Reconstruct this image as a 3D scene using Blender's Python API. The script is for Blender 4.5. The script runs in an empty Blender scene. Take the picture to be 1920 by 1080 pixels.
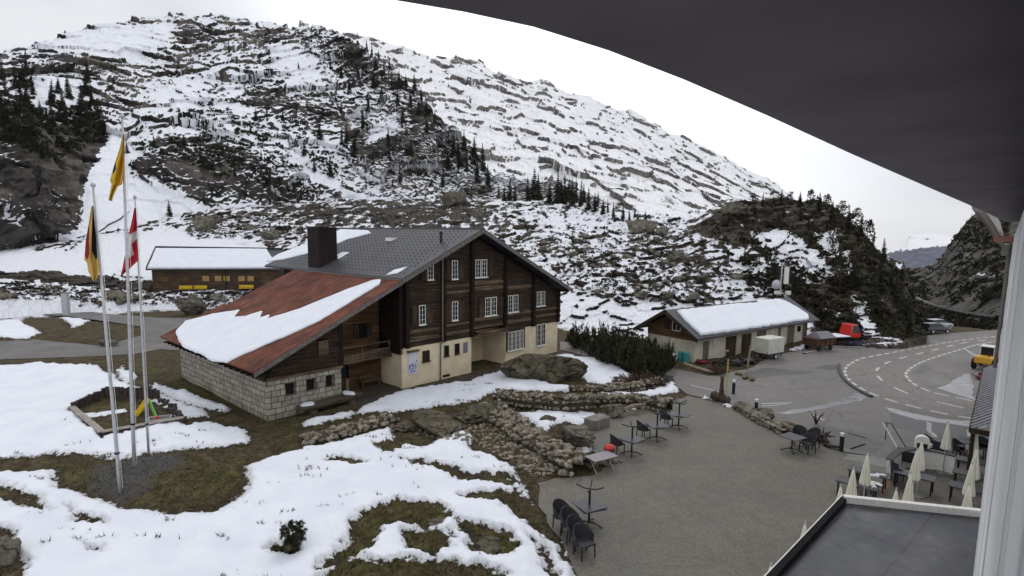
import bpy, bmesh, math, random
import numpy as np
from mathutils import Vector, Matrix
from mathutils.bvhtree import BVHTree
from mathutils.geometry import tessellate_polygon
random.seed(7)
rng = np.random.default_rng(11)
SC = bpy.context.scene
COL = SC.collection
rad = math.radians

# ------------------------------------------------------------------ camera, world, sun, exposure
F, CY, PT, RO, H = 1050.0, 574.3, rad(7.16), rad(-0.72), 11.5
_c, _s, _cr, _sr = math.cos(PT), math.sin(PT), math.cos(RO), math.sin(RO)
RM = np.array([[1, 0, 0], [0, -_s, _c], [0, -_c, -_s]]) @ np.array([[_cr, -_sr, 0], [_sr, _cr, 0], [0, 0, 1]])
CAM = np.array([0.0, 0.0, H])
cd = bpy.data.cameras.new('camera')
cd.sensor_width = 36.0
cd.lens = F / 1920 * 36
cd.shift_y = (CY - 540) / 1920
cd.clip_start, cd.clip_end = 0.05, 30000
cam = bpy.data.objects.new('camera', cd)
COL.objects.link(cam)
_m = Matrix.Identity(4)
for _i in range(3):
    _m[_i][0], _m[_i][1], _m[_i][2], _m[_i][3] = RM[_i, 0], -RM[_i, 1], -RM[_i, 2], CAM[_i]
cam.matrix_world = _m
SC.camera = cam

SUN_EL, SUN_AZ = rad(48), rad(6)          # behind the mountain, in front of the viewer
w = bpy.data.worlds.new('World')
SC.world = w
w.use_nodes = True
nt = w.node_tree
nt.nodes.clear()
def wn(t, **k):
    n = nt.nodes.new(t)
    for a, b in k.items(): setattr(n, a, b)
    return n
wo = wn('ShaderNodeOutputWorld')
sky = wn('ShaderNodeTexSky', sky_type='NISHITA', sun_disc=False, sun_elevation=SUN_EL, sun_rotation=SUN_AZ, altitude=1800)
bg1 = wn('ShaderNodeBackground'); bg1.inputs[1].default_value = 0.10
nt.links.new(sky.outputs[0], bg1.inputs[0])
tc = wn('ShaderNodeTexCoord')
mp = wn('ShaderNodeMapping'); mp.inputs['Scale'].default_value = (1.6, 1.6, 4.2)
nt.links.new(tc.outputs['Generated'], mp.inputs[0])
nz = wn('ShaderNodeTexNoise'); nz.inputs['Scale'].default_value = 2.1; nz.inputs['Detail'].default_value = 7; nz.inputs['Roughness'].default_value = .52
nt.links.new(mp.outputs[0], nz.inputs[0])
cr = wn('ShaderNodeValToRGB')
cr.color_ramp.elements[0].position = .34; cr.color_ramp.elements[0].color = (.80, .82, .87, 1)
cr.color_ramp.elements[1].position = .66; cr.color_ramp.elements[1].color = (1.0, 1.0, 1.02, 1)
nt.links.new(nz.outputs[0], cr.inputs[0])
# the cloud deck is thinner and brighter round the hidden sun
dt = wn('ShaderNodeVectorMath', operation='DOT_PRODUCT')
dt.inputs[1].default_value = (math.sin(SUN_AZ) * math.cos(rad(22)), math.cos(SUN_AZ) * math.cos(rad(22)), math.sin(rad(22)))
nt.links.new(tc.outputs['Generated'], dt.inputs[0])
mr = wn('ShaderNodeMapRange'); mr.inputs[1].default_value = .80; mr.inputs[2].default_value = 1.0; mr.inputs[3].default_value = .92; mr.inputs[4].default_value = 1.6
mr.interpolation_type = 'SMOOTHSTEP'
nt.links.new(dt.outputs['Value'], mr.inputs[0])
# front-lit clouds on the side away from the sun
mr2 = wn('ShaderNodeMapRange'); mr2.inputs[1].default_value = .1; mr2.inputs[2].default_value = .9; mr2.inputs[3].default_value = 1.0; mr2.inputs[4].default_value = 1.35
dt2 = wn('ShaderNodeVectorMath', operation='DOT_PRODUCT'); dt2.inputs[1].default_value = (.35, -.88, .32)
nt.links.new(tc.outputs['Generated'], dt2.inputs[0]); nt.links.new(dt2.outputs['Value'], mr2.inputs[0])
mm = wn('ShaderNodeMath', operation='MULTIPLY'); nt.links.new(mr.outputs[0], mm.inputs[0]); nt.links.new(mr2.outputs[0], mm.inputs[1])
bg2 = wn('ShaderNodeBackground')
nt.links.new(cr.outputs[0], bg2.inputs[0]); nt.links.new(mm.outputs[0], bg2.inputs[1])
mx = wn('ShaderNodeMixShader'); mx.inputs[0].default_value = .93
nt.links.new(bg1.outputs[0], mx.inputs[1]); nt.links.new(bg2.outputs[0], mx.inputs[2])
nt.links.new(mx.outputs[0], wo.inputs[0])
sl = bpy.data.lights.new('sun', 'SUN')
sl.energy = 0.6; sl.angle = rad(14); sl.color = (1, .96, .90)
so = bpy.data.objects.new('sun', sl); COL.objects.link(so)
_d = Vector((math.sin(SUN_AZ) * math.cos(SUN_EL), math.cos(SUN_AZ) * math.cos(SUN_EL), math.sin(SUN_EL)))
so.rotation_euler = _d.to_track_quat('Z', 'Y').to_euler()
SC.view_settings.view_transform = 'Standard'
SC.view_settings.look = 'None'
SC.view_settings.exposure = 0.0
SC.view_settings.gamma = 1
SC.cycles.max_bounces = 5
SC.cycles.diffuse_bounces = 3

# ------------------------------------------------------------------ helpers
def ray(px, py):
    d = RM @ np.array([(px - 960) / F, (py - CY) / F, 1.0])
    return d / np.linalg.norm(d[:2])                  # unit horizontal length
def g(px, py, z=0.0):
    d = ray(px, py); t = (z - H) / d[2]
    return Vector(CAM + d * t)
def atd(px, py, dist):                                 # point seen at a pixel at a horizontal distance
    return Vector(CAM + ray(px, py) * dist)
def tag(o, label, cat, group=None, kind=None):
    if label: o['label'] = label
    if cat: o['category'] = cat
    if group: o['group'] = group
    if kind: o['kind'] = kind
    return o
def empty(name, loc=(0, 0, 0), rz=0.0):
    o = bpy.data.objects.new(name, None); COL.objects.link(o)
    o.location = loc; o.rotation_euler = (0, 0, rz); o.empty_display_size = .2
    return o
def thing(name, label, cat, loc=(0, 0, 0), rz=0.0, group=None):
    return tag(empty(name, loc, rz), label, cat, group)
def copy_tree(o, parent=None):
    c = o.copy(); COL.objects.link(c)
    if parent is not None: c.parent = parent
    for ch in list(o.children): copy_tree(ch, c)
    return c
class MB:
    def __init__(s): s.v = []; s.f = []; s.m = []
    def add(s, vs, fs, mi=0):
        n = len(s.v); s.v += [tuple(p) for p in vs]; s.f += [tuple(i + n for i in q) for q in fs]; s.m += [mi] * len(fs); return s
    def box(s, x0, x1, y0, y1, z0, z1, mi=0):
        return s.add([(x0, y0, z0), (x1, y0, z0), (x1, y1, z0), (x0, y1, z0), (x0, y0, z1), (x1, y0, z1), (x1, y1, z1), (x0, y1, z1)],
                     [(3, 2, 1, 0), (4, 5, 6, 7), (0, 1, 5, 4), (1, 2, 6, 5), (2, 3, 7, 6), (3, 0, 4, 7)], mi)
    def bbox(s, x0, x1, y0, y1, z0, z1, b=.02, mi=0):   # box with chamfered edges
        n = len(s.v)
        vs = []; 
        for zi, (z, bb) in enumerate(((z0, b), (z0 + b, 0), (z1 - b, 0), (z1, b))):
            c = b
            ring = [(x0 + c + bb * 0, y0 + bb), (x1 - c, y0 + bb), (x1 - bb, y0 + c), (x1 - bb, y1 - c), (x1 - c, y1 - bb), (x0 + c, y1 - bb), (x0 + bb, y1 - c), (x0 + bb, y0 + c)]
            vs += [(x, y, z) for x, y in ring]
        fs = [tuple(range(7, -1, -1)), tuple(range(24, 32))]
        for k in range(3):
            for i in range(8): fs.append((k * 8 + i, k * 8 + (i + 1) % 8, k * 8 + 8 + (i + 1) % 8, k * 8 + 8 + i))
        return s.add(vs, fs, mi)
    def hexa(s, b, t, mi=0):                           # bottom ring, top ring (same count)
        n = len(b)
        fs = [tuple(range(n - 1, -1, -1)), tuple(range(n, 2 * n))] + [(i, (i + 1) % n, n + (i + 1) % n, n + i) for i in range(n)]
        return s.add(list(b) + list(t), fs, mi)
    def tube(s, pts, r, n=8, mi=0, cap=True):
        pts = [Vector(p) for p in pts]
        rs = r if isinstance(r, (list, tuple)) else [r] * len(pts)
        vs = []; up = None
        for i, p in enumerate(pts):
            d = (pts[min(i + 1, len(pts) - 1)] - pts[max(i - 1, 0)])
            if d.length < 1e-9: d = Vector((0, 0, 1))
            d.normalize()
            if up is None: up = d.orthogonal().normalized()
            a = (up - d * up.dot(d))
            a = a.normalized() if a.length > 1e-6 else d.orthogonal().normalized()
            up = a; b = d.cross(a)
            for k in range(n):
                t = 2 * math.pi * k / n
                vs.append(p + (a * math.cos(t) + b * math.sin(t)) * rs[i])
        fs = [(i * n + k, i * n + (k + 1) % n, (i + 1) * n + (k + 1) % n, (i + 1) * n + k) for i in range(len(pts) - 1) for k in range(n)]
        if cap: fs += [tuple(range(n - 1, -1, -1)), tuple((len(pts) - 1) * n + k for k in range(n))]
        return s.add(vs, fs, mi)
    def lathe(s, prof, c=(0, 0, 0), n=16, mi=0, axis='z', wob=None):
        vs = []
        for r, z in prof:
            for k in range(n):
                t = 2 * math.pi * k / n; rr = r * (wob(k, z) if wob else 1)
                p = (rr * math.cos(t), rr * math.sin(t), z)
                if axis == 'y': p = (p[0], p[2], p[1])
                if axis == 'x': p = (p[2], p[0], p[1])
                vs.append((c[0] + p[0], c[1] + p[1], c[2] + p[2]))
        m = len(prof)
        fs = [(i * n + k, i * n + (k + 1) % n, (i + 1) * n + (k + 1) % n, (i + 1) * n + k) for i in range(m - 1) for k in range(n)]
        fs += [tuple(range(n - 1, -1, -1)), tuple((m - 1) * n + k for k in range(n))]
        return s.add(vs, fs, mi)
    def rock(s, c, r, sub=2, seed=0, amp=.25, mi=0, flat=0.0):
        vs, fs = ICO[sub]
        p = np.array(vs)
        q = fbm(p * 1.3 + seed * 7.31 + 3.1, 3)
        q2 = fbm(p * 3.1 + seed * 3.7, 2)
        q3 = fbm(p * 6.5 + seed * 1.3, 3) if sub >= 3 else 0 * q2
        p = p * (1 + amp * 1.8 * q[:, None] + amp * .7 * q2[:, None] + amp * .45 * q3[:, None])
        # a few flattened facets
        rs = np.random.default_rng(int(seed * 977) % 100000 + 1)
        for _ in range(9):
            nrm = rs.normal(size=3); nrm /= np.linalg.norm(nrm)
            dd = p @ nrm; lim = rs.uniform(.5, .85)
            p = p - np.clip(dd - lim, 0, None)[:, None] * nrm * .85
        p = p * np.array(r)
        a = rs.uniform(0, 6.28)
        p = np.c_[p[:, 0] * math.cos(a) - p[:, 1] * math.sin(a), p[:, 0] * math.sin(a) + p[:, 1] * math.cos(a), p[:, 2]] if flat == 0 else p
        return s.add((p + np.array(c)).tolist(), fs, mi)
    def build(s, name, mats, parent=None, loc=None, rz=None, smooth=False):
        me = bpy.data.meshes.new(name)
        me.from_pydata(s.v, [], s.f)
        for m in (mats if isinstance(mats, (list, tuple)) else [mats]): me.materials.append(m)
        if len(me.materials) > 1: me.polygons.foreach_set('material_index', s.m)
        if smooth: me.polygons.foreach_set('use_smooth', [True] * len(me.polygons))
        me.update()
        o = bpy.data.objects.new(name, me); COL.objects.link(o)
        if parent is not None: o.parent = parent
        if loc is not None: o.location = loc
        if rz is not None: o.rotation_euler = (0, 0, rz)
        return o
def _ico(sub):
    bm = bmesh.new(); bmesh.ops.create_icosphere(bm, subdivisions=sub, radius=1)
    vs = [tuple(v.co) for v in bm.verts]; fs = [tuple(v.index for v in f.verts) for f in bm.faces]; bm.free(); return vs, fs
ICO = {i: _ico(i) for i in (1, 2, 3, 4)}

# gradient noise on numpy arrays
_perm = np.random.default_rng(5).permutation(512)
_perm = np.concatenate([_perm, _perm, _perm])
_grad = np.random.default_rng(6).normal(size=(512, 3)); _grad /= np.linalg.norm(_grad, axis=1)[:, None]
def noise3(p):
    p = np.asarray(p, float)
    i = np.floor(p).astype(int); f = p - i; u = f * f * f * (f * (f * 6 - 15) + 10)
    i &= 511; r = 0
    for dx in (0, 1):
        for dy in (0, 1):
            for dz in (0, 1):
                h = _perm[_perm[_perm[(i[:, 0] + dx) & 511] + ((i[:, 1] + dy) & 511)] % 512 + ((i[:, 2] + dz) & 511)] % 512
                gr = _grad[h]
                d = gr[:, 0] * (f[:, 0] - dx) + gr[:, 1] * (f[:, 1] - dy) + gr[:, 2] * (f[:, 2] - dz)
                wt = (u[:, 0] if dx else 1 - u[:, 0]) * (u[:, 1] if dy else 1 - u[:, 1]) * (u[:, 2] if dz else 1 - u[:, 2])
                r = r + wt * d
    return r
def fbm(p, o=4, lac=2.03, gain=.5):
    a, s, t = 1.0, 0, 0
    p = np.asarray(p, float)
    for k in range(o):
        s = s + a * noise3(p); t += a; a *= gain; p = p * lac + 17.3
    return s / t * 1.6
def cells(p, size, seed=0):
    """random value of the nearest cell centre: broken rock in blocks"""
    p = np.asarray(p, float) / np.array(size) + seed * 13.7
    i0 = np.floor(p).astype(int); best = np.full(len(p), 9e9); val = np.zeros(len(p))
    for dx in (-1, 0, 1):
        for dy in (-1, 0, 1):
            for dz in (-1, 0, 1):
                c = i0 + (dx, dy, dz); k = c & 511
                h = _perm[_perm[_perm[k[:, 0]] + k[:, 1]] % 512 + k[:, 2]] % 512
                ctr = c + .5 + _grad[h] * .48
                d = ((p - ctr) ** 2).sum(1); m = d < best
                best = np.where(m, d, best); val = np.where(m, h / 511.0, val)
    return val
def sstep(a, b, x):
    t = np.clip((x - a) / (b - a), 0, 1); return t * t * (3 - 2 * t)
def poly_sd(poly, X, Y, far=6.0):                      # signed distance to a polygon, positive inside
    P = np.array([(p[0], p[1]) for p in poly], float)
    out = np.full(X.shape, -far)
    lo, hi = P.min(0) - far, P.max(0) + far
    sel = np.nonzero((X > lo[0]) & (X < hi[0]) & (Y > lo[1]) & (Y < hi[1]))[0]
    if len(sel) == 0: return out
    x, y = X[sel], Y[sel]
    d2 = np.full(x.shape, 1e18); ins = np.zeros(x.shape, bool)
    for i in range(len(P)):
        a, b = P[i], P[(i + 1) % len(P)]
        e = b - a; L = e @ e + 1e-12
        t = np.clip(((x - a[0]) * e[0] + (y - a[1]) * e[1]) / L, 0, 1)
        d2 = np.minimum(d2, (x - a[0] - t * e[0]) ** 2 + (y - a[1] - t * e[1]) ** 2)
        cr_ = (a[1] > y) != (b[1] > y)
        if a[1] != b[1]: ins ^= cr_ & (x < (b[0] - a[0]) * (y - a[1]) / (b[1] - a[1]) + a[0])
    d = np.sqrt(d2); out[sel] = np.clip(np.where(ins, d, -d), -far, None)
    return out
def fast_mesh(name, V, Fq, mats, attrs=None, smooth=True, parent=None):
    me = bpy.data.meshes.new(name)
    V = np.asarray(V, np.float32); Fq = np.asarray(Fq, np.int32)
    k = Fq.shape[1]
    me.vertices.add(len(V)); me.vertices.foreach_set('co', V.ravel())
    me.loops.add(Fq.size); me.loops.foreach_set('vertex_index', Fq.ravel())
    me.polygons.add(len(Fq)); me.polygons.foreach_set('loop_start', np.arange(0, Fq.size, k, dtype=np.int32)); me.polygons.foreach_set('loop_total', np.full(len(Fq), k, np.int32))
    me.polygons.foreach_set('use_smooth', np.full(len(Fq), smooth))
    for m in (mats if isinstance(mats, (list, tuple)) else [mats]): me.materials.append(m)
    me.update(calc_edges=True); me.validate()
    for an, av in (attrs or {}).items():
        at = me.attributes.new(an, 'FLOAT', 'POINT'); at.data.foreach_set('value', np.asarray(av, np.float32))
    o = bpy.data.objects.new(name, me); COL.objects.link(o)
    if parent is not None: o.parent = parent
    return o
def grid_faces(nr, nc):
    i = np.arange(nr - 1)[:, None] * nc + np.arange(nc - 1)[None, :]
    i = i.ravel()
    return np.stack([i, i + 1, i + nc + 1, i + nc], 1)

# ------------------------------------------------------------------ materials
MT = {}
def nodes(name, rough=.8, spec=.3):
    m = bpy.data.materials.new(name); m.use_nodes = True
    t = m.node_tree; b = t.nodes['Principled BSDF']
    b.inputs['Roughness'].default_value = rough
    b.inputs['Specular IOR Level'].default_value = spec
    MT[name] = m
    return m, t, b
def N(t, typ, **k):
    n = t.nodes.new(typ)
    for a, v in k.items():
        if a == 'ins':
            for kk, vv in v.items():
                if isinstance(vv, bpy.types.NodeSocket): t.links.new(vv, n.inputs[kk])
                else: n.inputs[kk].default_value = vv
        else: setattr(n, a, v)
    return n
def coords(t, scale=(1, 1, 1), kind='Object', rot=(0, 0, 0)):
    tc = N(t, 'ShaderNodeTexCoord')
    return N(t, 'ShaderNodeMapping', ins={0: tc.outputs[kind], 'Scale': scale, 'Rotation': rot}).outputs[0]
def noi(t, vec, scale, detail=5, rough=.55):
    return N(t, 'ShaderNodeTexNoise', ins={'Vector': vec, 'Scale': scale, 'Detail': detail, 'Roughness': rough}).outputs[0]
def ramp(t, fac, stops):
    r = N(t, 'ShaderNodeValToRGB', ins={0: fac})
    e = r.color_ramp.elements
    while len(e) < len(stops): e.new(.5)
    for q, (p, c) in zip(e, stops): q.position = p; q.color = (*c, 1) if len(c) == 3 else c
    return r.outputs[0]
def mixc(t, fac, a, b, mode='MIX'):
    n = N(t, 'ShaderNodeMix', data_type='RGBA', blend_type=mode)
    for i, v in ((0, fac), (6, a), (7, b)):
        if isinstance(v, bpy.types.NodeSocket): t.links.new(v, n.inputs[i])
        elif i == 0: n.inputs[0].default_value = v
        else: n.inputs[i].default_value = (*v, 1)
    return n.outputs[2]
def math_(t, op, a, b=None, c=None):
    n = N(t, 'ShaderNodeMath', operation=op)
    for i, v in enumerate((a, b, c)):
        if v is None: continue
        if isinstance(v, bpy.types.NodeSocket): t.links.new(v, n.inputs[i])
        else: n.inputs[i].default_value = v
    return n.outputs[0]
def bump(t, b, h, st=.4, dist=.05):
    n = N(t, 'ShaderNodeBump', ins={'Height': h, 'Strength': st, 'Distance': dist}); t.links.new(n.outputs[0], b.inputs['Normal'])
def link(t, a, b): t.links.new(a, b)
def plain(name, c1, c2=None, rough=.7, scale=6, sc3=(1, 1, 1), bst=.2, bdist=.02, spec=.3, metal=0, detail=6, lo=.35, hi=.65):
    m, t, b = nodes(name, rough, spec)
    b.inputs['Metallic'].default_value = metal
    c2 = c2 or tuple(x * .75 for x in c1)
    v = coords(t, sc3); n = noi(t, v, scale, detail)
    link(t, ramp(t, n, [(lo, c2), (hi, c1)]), b.inputs['Base Color'])
    if bst: bump(t, b, n, bst, bdist)
    return m
SNOWC = (.78, .81, .87)
def snow_mat():
    m, t, b = nodes('snow', .55, .3)
    v = coords(t)
    a = noi(t, v, .9, 6); f = noi(t, v, 9, 4)
    link(t, ramp(t, a, [(.3, (.71, .75, .83)), (.6, SNOWC)]), b.inputs['Base Color'])
    bump(t, b, math_(t, 'ADD', a, math_(t, 'MULTIPLY', f, .12)), .35, .12)
    return m
snow_mat()
def terrain_mat(name, rocks, ns, aniso=(1, 1, 1), amp=1.0, soft=.05, veg=None, bst=.6, bdist=.4, snowc=(.80, .82, .87), det=9, shape=None):
    """snow lying over rock: the 'snow' attribute biases where it lies, noise breaks its edge"""
    m, t, b = nodes(name, .85, .2)
    v = coords(t, aniso); v0 = coords(t)
    n1 = noi(t, v, ns, det, .62)
    at = N(t, 'ShaderNodeAttribute', attribute_name='snow').outputs['Fac']
    x = math_(t, 'ADD', at, math_(t, 'MULTIPLY', math_(t, 'SUBTRACT', n1, .5), amp))
    fac = N(t, 'ShaderNodeMapRange', interpolation_type='SMOOTHSTEP', ins={0: x, 1: .5 - soft, 2: .5 + soft}).outputs[0]
    n2 = noi(t, v0, ns * .6, 8, .65); n3 = noi(t, v0, ns * 5, 5, .6)
    rc = ramp(t, n2, rocks)
    rc = mixc(t, .5, rc, ramp(t, n3, [(.3, (.35, .35, .35)), (.7, (1.3, 1.3, 1.3))]), 'MULTIPLY')
    vo = N(t, 'ShaderNodeTexVoronoi', feature='DISTANCE_TO_EDGE', ins={'Vector': N(t, 'ShaderNodeMapping', ins={0: v0, 'Scale': (1, 1, .55)}).outputs[0], 'Scale': ns * 2.2, 'Randomness': 1.0}).outputs[0]
    ck = N(t, 'ShaderNodeMapRange', ins={0: math_(t, 'ADD', vo, math_(t, 'MULTIPLY', math_(t, 'SUBTRACT', n3, .5), .25)), 1: 0.0, 2: .09, 3: .28, 4: 1.0}).outputs[0]
    rc = mixc(t, 1.0, rc, ck, 'MULTIPLY')
    vo2 = N(t, 'ShaderNodeTexVoronoi', feature='F1', ins={'Vector': v0, 'Scale': ns * 7}).outputs[1]
    rc = mixc(t, .45, rc, N(t, 'ShaderNodeMapRange', ins={0: N(t, 'ShaderNodeSeparateColor', ins={0: vo2}).outputs[0], 1: 0, 2: 1, 3: .45, 4: 1.5}).outputs[0], 'MULTIPLY')
    if veg:
        av = N(t, 'ShaderNodeAttribute', attribute_name='veg').outputs['Fac']
        xv = math_(t, 'ADD', av, math_(t, 'MULTIPLY', math_(t, 'SUBTRACT', noi(t, v0, ns * 1.7, 8, .6), .5), 1.2))
        fv = N(t, 'ShaderNodeMapRange', interpolation_type='SMOOTHSTEP', ins={0: xv, 1: .42, 2: .58}).outputs[0]
        rc = mixc(t, fv, rc, ramp(t, n3, veg))
    link(t, mixc(t, fac, rc, snowc), b.inputs['Base Color'])
    hh = math_(t, 'ADD', n2, math_(t, 'MULTIPLY', n3, .35))
    hh = math_(t, 'ADD', hh, math_(t, 'MULTIPLY', fac, .35))
    hh = math_(t, 'ADD', hh, math_(t, 'MULTIPLY', ck, .3))
    bump(t, b, hh, bst, bdist)
    return m
ROCKS = [(.28, (.018, .016, .016)), (.44, (.052, .046, .042)), (.56, (.125, .112, .096)), (.72, (.25, .228, .195))]
VEG = [(.3, (.010, .010, .007)), (.55, (.028, .025, .014)), (.75, (.055, .045, .022))]
terrain_mat('cliff_terrain', ROCKS, .060, (1, .6, 1.0), 1.25, .035, VEG, .9, 1.2)
terrain_mat('mountain_terrain', [(.3, (.13, .115, .11)), (.55, (.27, .245, .23)), (.75, (.44, .41, .38))], .055, (1, .5, .9), 1.5, .05, None, .7, 5, (.90, .91, .93))  # rock and snow paled: haze and sun glow put into the colour
terrain_mat('slope_terrain', [(.3, (.022, .019, .017)), (.48, (.055, .046, .037)), (.62, (.095, .078, .056)), (.78, (.19, .17, .14))], .46, (1, .40, 1.0), 1.9, .05, VEG, .7, .5)
terrain_mat('dark_mountain', [(.3, (.035, .032, .026)), (.52, (.075, .068, .056)), (.64, (.13, .12, .11)), (.8, (.24, .22, .21))], .045, (1, 1, 1.2), 1.1, .05, VEG, .8, 1.5)
terrain_mat('far_terrain', [(.3, (.025, .035, .075)), (.6, (.065, .075, .13))], .0026, (1, 1, 3.0), 1.2, .06, None, .6, 30, (.92, .93, .95))  # the blue of distant air is put into the rock colour
# ------------------------------------------------------------------ terrain
BVH = []
def surf(name, label_kind, cols, mat, nu, nv, disp, base, bias, slope_k=1.2, back=25, veg_bias=None, dzk=.5, calm=()):
    xs = np.array([c[0] for c in cols], float)
    T = np.linspace(0, 1, nv)
    PY, DD = [], []
    for _, pts in cols:
        p = np.array(pts, float)
        s = np.r_[0, np.cumsum(np.abs(np.diff(p[:, 0])) + .6 * np.abs(np.diff(p[:, 1])) + 1e-6)]; s /= s[-1]
        PY.append(np.interp(T, s, p[:, 0])); DD.append(np.interp(T, s, p[:, 1]))
    PY, DD = np.array(PY), np.array(DD)
    U = np.linspace(xs[0], xs[-1], nu)
    py = np.stack([np.interp(U, xs, PY[:, j]) for j in range(nv)], 0)
    dd = np.stack([np.interp(U, xs, DD[:, j]) for j in range(nv)], 0)
    # soften the kinks between control columns and rows
    for _ in range(6):
        dd[1:-1] = (dd[:-2] + 2 * dd[1:-1] + dd[2:]) / 4
        dd[:, 1:-1] = (dd[:, :-2] + 2 * dd[:, 1:-1] + dd[:, 2:]) / 4
    px = np.broadcast_to(U, py.shape)
    q = np.stack([(px - 960) / F, (py - CY) / F, np.ones_like(py)], -1) @ RM.T
    q /= np.linalg.norm(q[..., :2], axis=-1, keepdims=True)
    V = CAM + q * dd[..., None]
    flat = V.reshape(-1, 3)
    D = disp(flat); D = (D - D.mean()).reshape(nv, nu)
    for poly, am in calm: D = D * (1 - am * sstep(-6, 14, poly_sd(poly, px.ravel(), py.ravel(), 40))).reshape(nv, nu)
    edge = sstep(0, .04, T)[:, None]
    V = V - q * np.array([1, 1, 0]) * (D * edge)[..., None] + np.array([0, 0, 1]) * (D * edge * dzk)[..., None]
    # back of the ridge
    bk = V[-1] + q[-1] * np.array([1, 1, 0]) * back - np.array([0, 0, back * .35])
    bk2 = bk + q[-1] * np.array([1, 1, 0]) * back * 3 - np.array([0, 0, back * 2.5])
    sk = V[0] - q[0] * np.array([4, 4, 0]) - np.array([0, 0, 6.0])
    V = np.concatenate([sk[None], V, bk[None], bk2[None]], 0)
    nr = nv + 3
    e1 = np.gradient(V, axis=1); e2 = np.gradient(V, axis=0)
    nrm = np.cross(e1, e2); nrm /= np.linalg.norm(nrm, axis=-1, keepdims=True) + 1e-9
    nzv = np.abs(nrm[..., 2])
    loc = nzv.copy()
    for _ in range(10):
        loc[1:-1] = (loc[:-2] + loc[1:-1] + loc[2:]) / 3; loc[:, 1:-1] = (loc[:, :-2] + loc[:, 1:-1] + loc[:, 2:]) / 3
    PX = np.concatenate([px[:1], px, px[-1:], px[-1:]], 0).ravel(); PYv = np.concatenate([py[:1], py, py[-1:], py[-1:]], 0).ravel()
    wp = np.stack([PX, PYv, np.zeros_like(PX)], -1)
    wx = fbm(wp * .035, 4) * 16 + fbm(wp * .14 + 9, 3) * 5; wy = fbm(wp * .035 + 31, 4) * 10 + fbm(wp * .14 + 77, 3) * 4
    sn = np.full(PX.shape, base) + slope_k * (nzv - loc).ravel() 
    cm = np.zeros(PX.shape)
    for poly, am in calm: cm = np.maximum(cm, sstep(-8, 4, poly_sd(poly, PX, PYv, 40)))
    sn = sn - 1.3 * (1 - sstep(.22, .52, nzv)).ravel() * (1 - cm)
    for poly, val, soft in bias:
        sd = poly_sd(poly, PX + wx, PYv + wy, 40)
        sn = sn + val * sstep(-soft, soft, sd)
    if name == 'rocky_hill': sn = sn + 1.0 * fbm(V.reshape(-1, 3) * np.array([.022, .014, .040]) + 7, 5)
    if name == 'hillside': sn[-2 * nu:] = np.minimum(sn[-2 * nu:], np.where(PX[-2 * nu:] > 1300, -.5, 9))
    vg = np.zeros(PX.shape)
    for poly, val, soft in (veg_bias or []):
        vg = vg + val * sstep(-soft, soft, poly_sd(poly, PX + wx, PYv + wy, 40))
    Fq = grid_faces(nr, nu)
    o = fast_mesh(name, V.reshape(-1, 3), Fq, mat, {'snow': sn, 'veg': vg})
    o['kind'] = 'structure'
    BVH.append(BVHTree.FromPolygons(V.reshape(-1, 3).tolist(), Fq.tolist()))
    return o
def hit(px, py, only=None):
    d = ray(px, py); d = Vector(d / np.linalg.norm(d)); best = None
    for i, b in enumerate(BVH):
        if only is not None and i not in only: continue
        r = b.ray_cast(Vector(CAM), d)
        if r[0] is not None and (best is None or r[3] < best[3]): best = r
    return best[0] if best else None
def drop(x, y):
    zs = [b.ray_cast(Vector((x, y, 300)), Vector((0, 0, -1)))[0] for b in BVH[:1]]
    zs = [z.z for z in zs if z]
    return max(zs) if zs else 0

# --- near ground: one sheet, flat under the paved areas
def wpoly(pts, z=0.0): return [tuple(g(x, y, z)[:2]) for x, y in pts]
GRAVEL = wpoly([(1010, 905), (1060, 895), (1110, 893), (1150, 868), (1108, 845), (1100, 800), (1130, 775), (1180, 768), (1262, 752), (1290, 742), (1345, 752), (1420, 790), (1500, 822), (1572, 846), (1640, 858), (1700, 876)]) + [(26, 34), (24, 20), (14, 8), (2, 8), (2, 14)] + wpoly([(1085, 1080), (1050, 1010), (1012, 950)])
_r = lambda d, az: (d * math.sin(rad(az)), d * math.cos(rad(az)))
ASPHALT = wpoly([(1050, 640), (1130, 655), (1190, 668), (1250, 690), (1275, 693)]) + wpoly([(1330, 705), (1410, 690), (1440, 668), (1510, 655), (1560, 650), (1640, 648), (1700, 634), (1760, 626), (1890, 617)]) + [(90, 82), (130, 100), (140, 85), (60, 40), (30, 24), (25, 26)] + wpoly([(1720, 872), (1640, 856), (1572, 845), (1500, 820), (1420, 788), (1345, 750), (1290, 740), (1268, 724), (1262, 706), (1180, 690), (1100, 668), (1050, 655)])
LANE = wpoly([(-200, 562), (0, 568), (110, 577), (200, 588), (300, 596), (350, 596), (420, 602), (420, 660), (300, 655), (250, 664), (180, 668), (0, 674), (-250, 678), (-250, 640), (0, 640), (60, 636), (180, 648), (225, 640), (268, 628), (262, 612), (225, 606), (120, 592), (0, 584), (-200, 577)])
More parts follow.
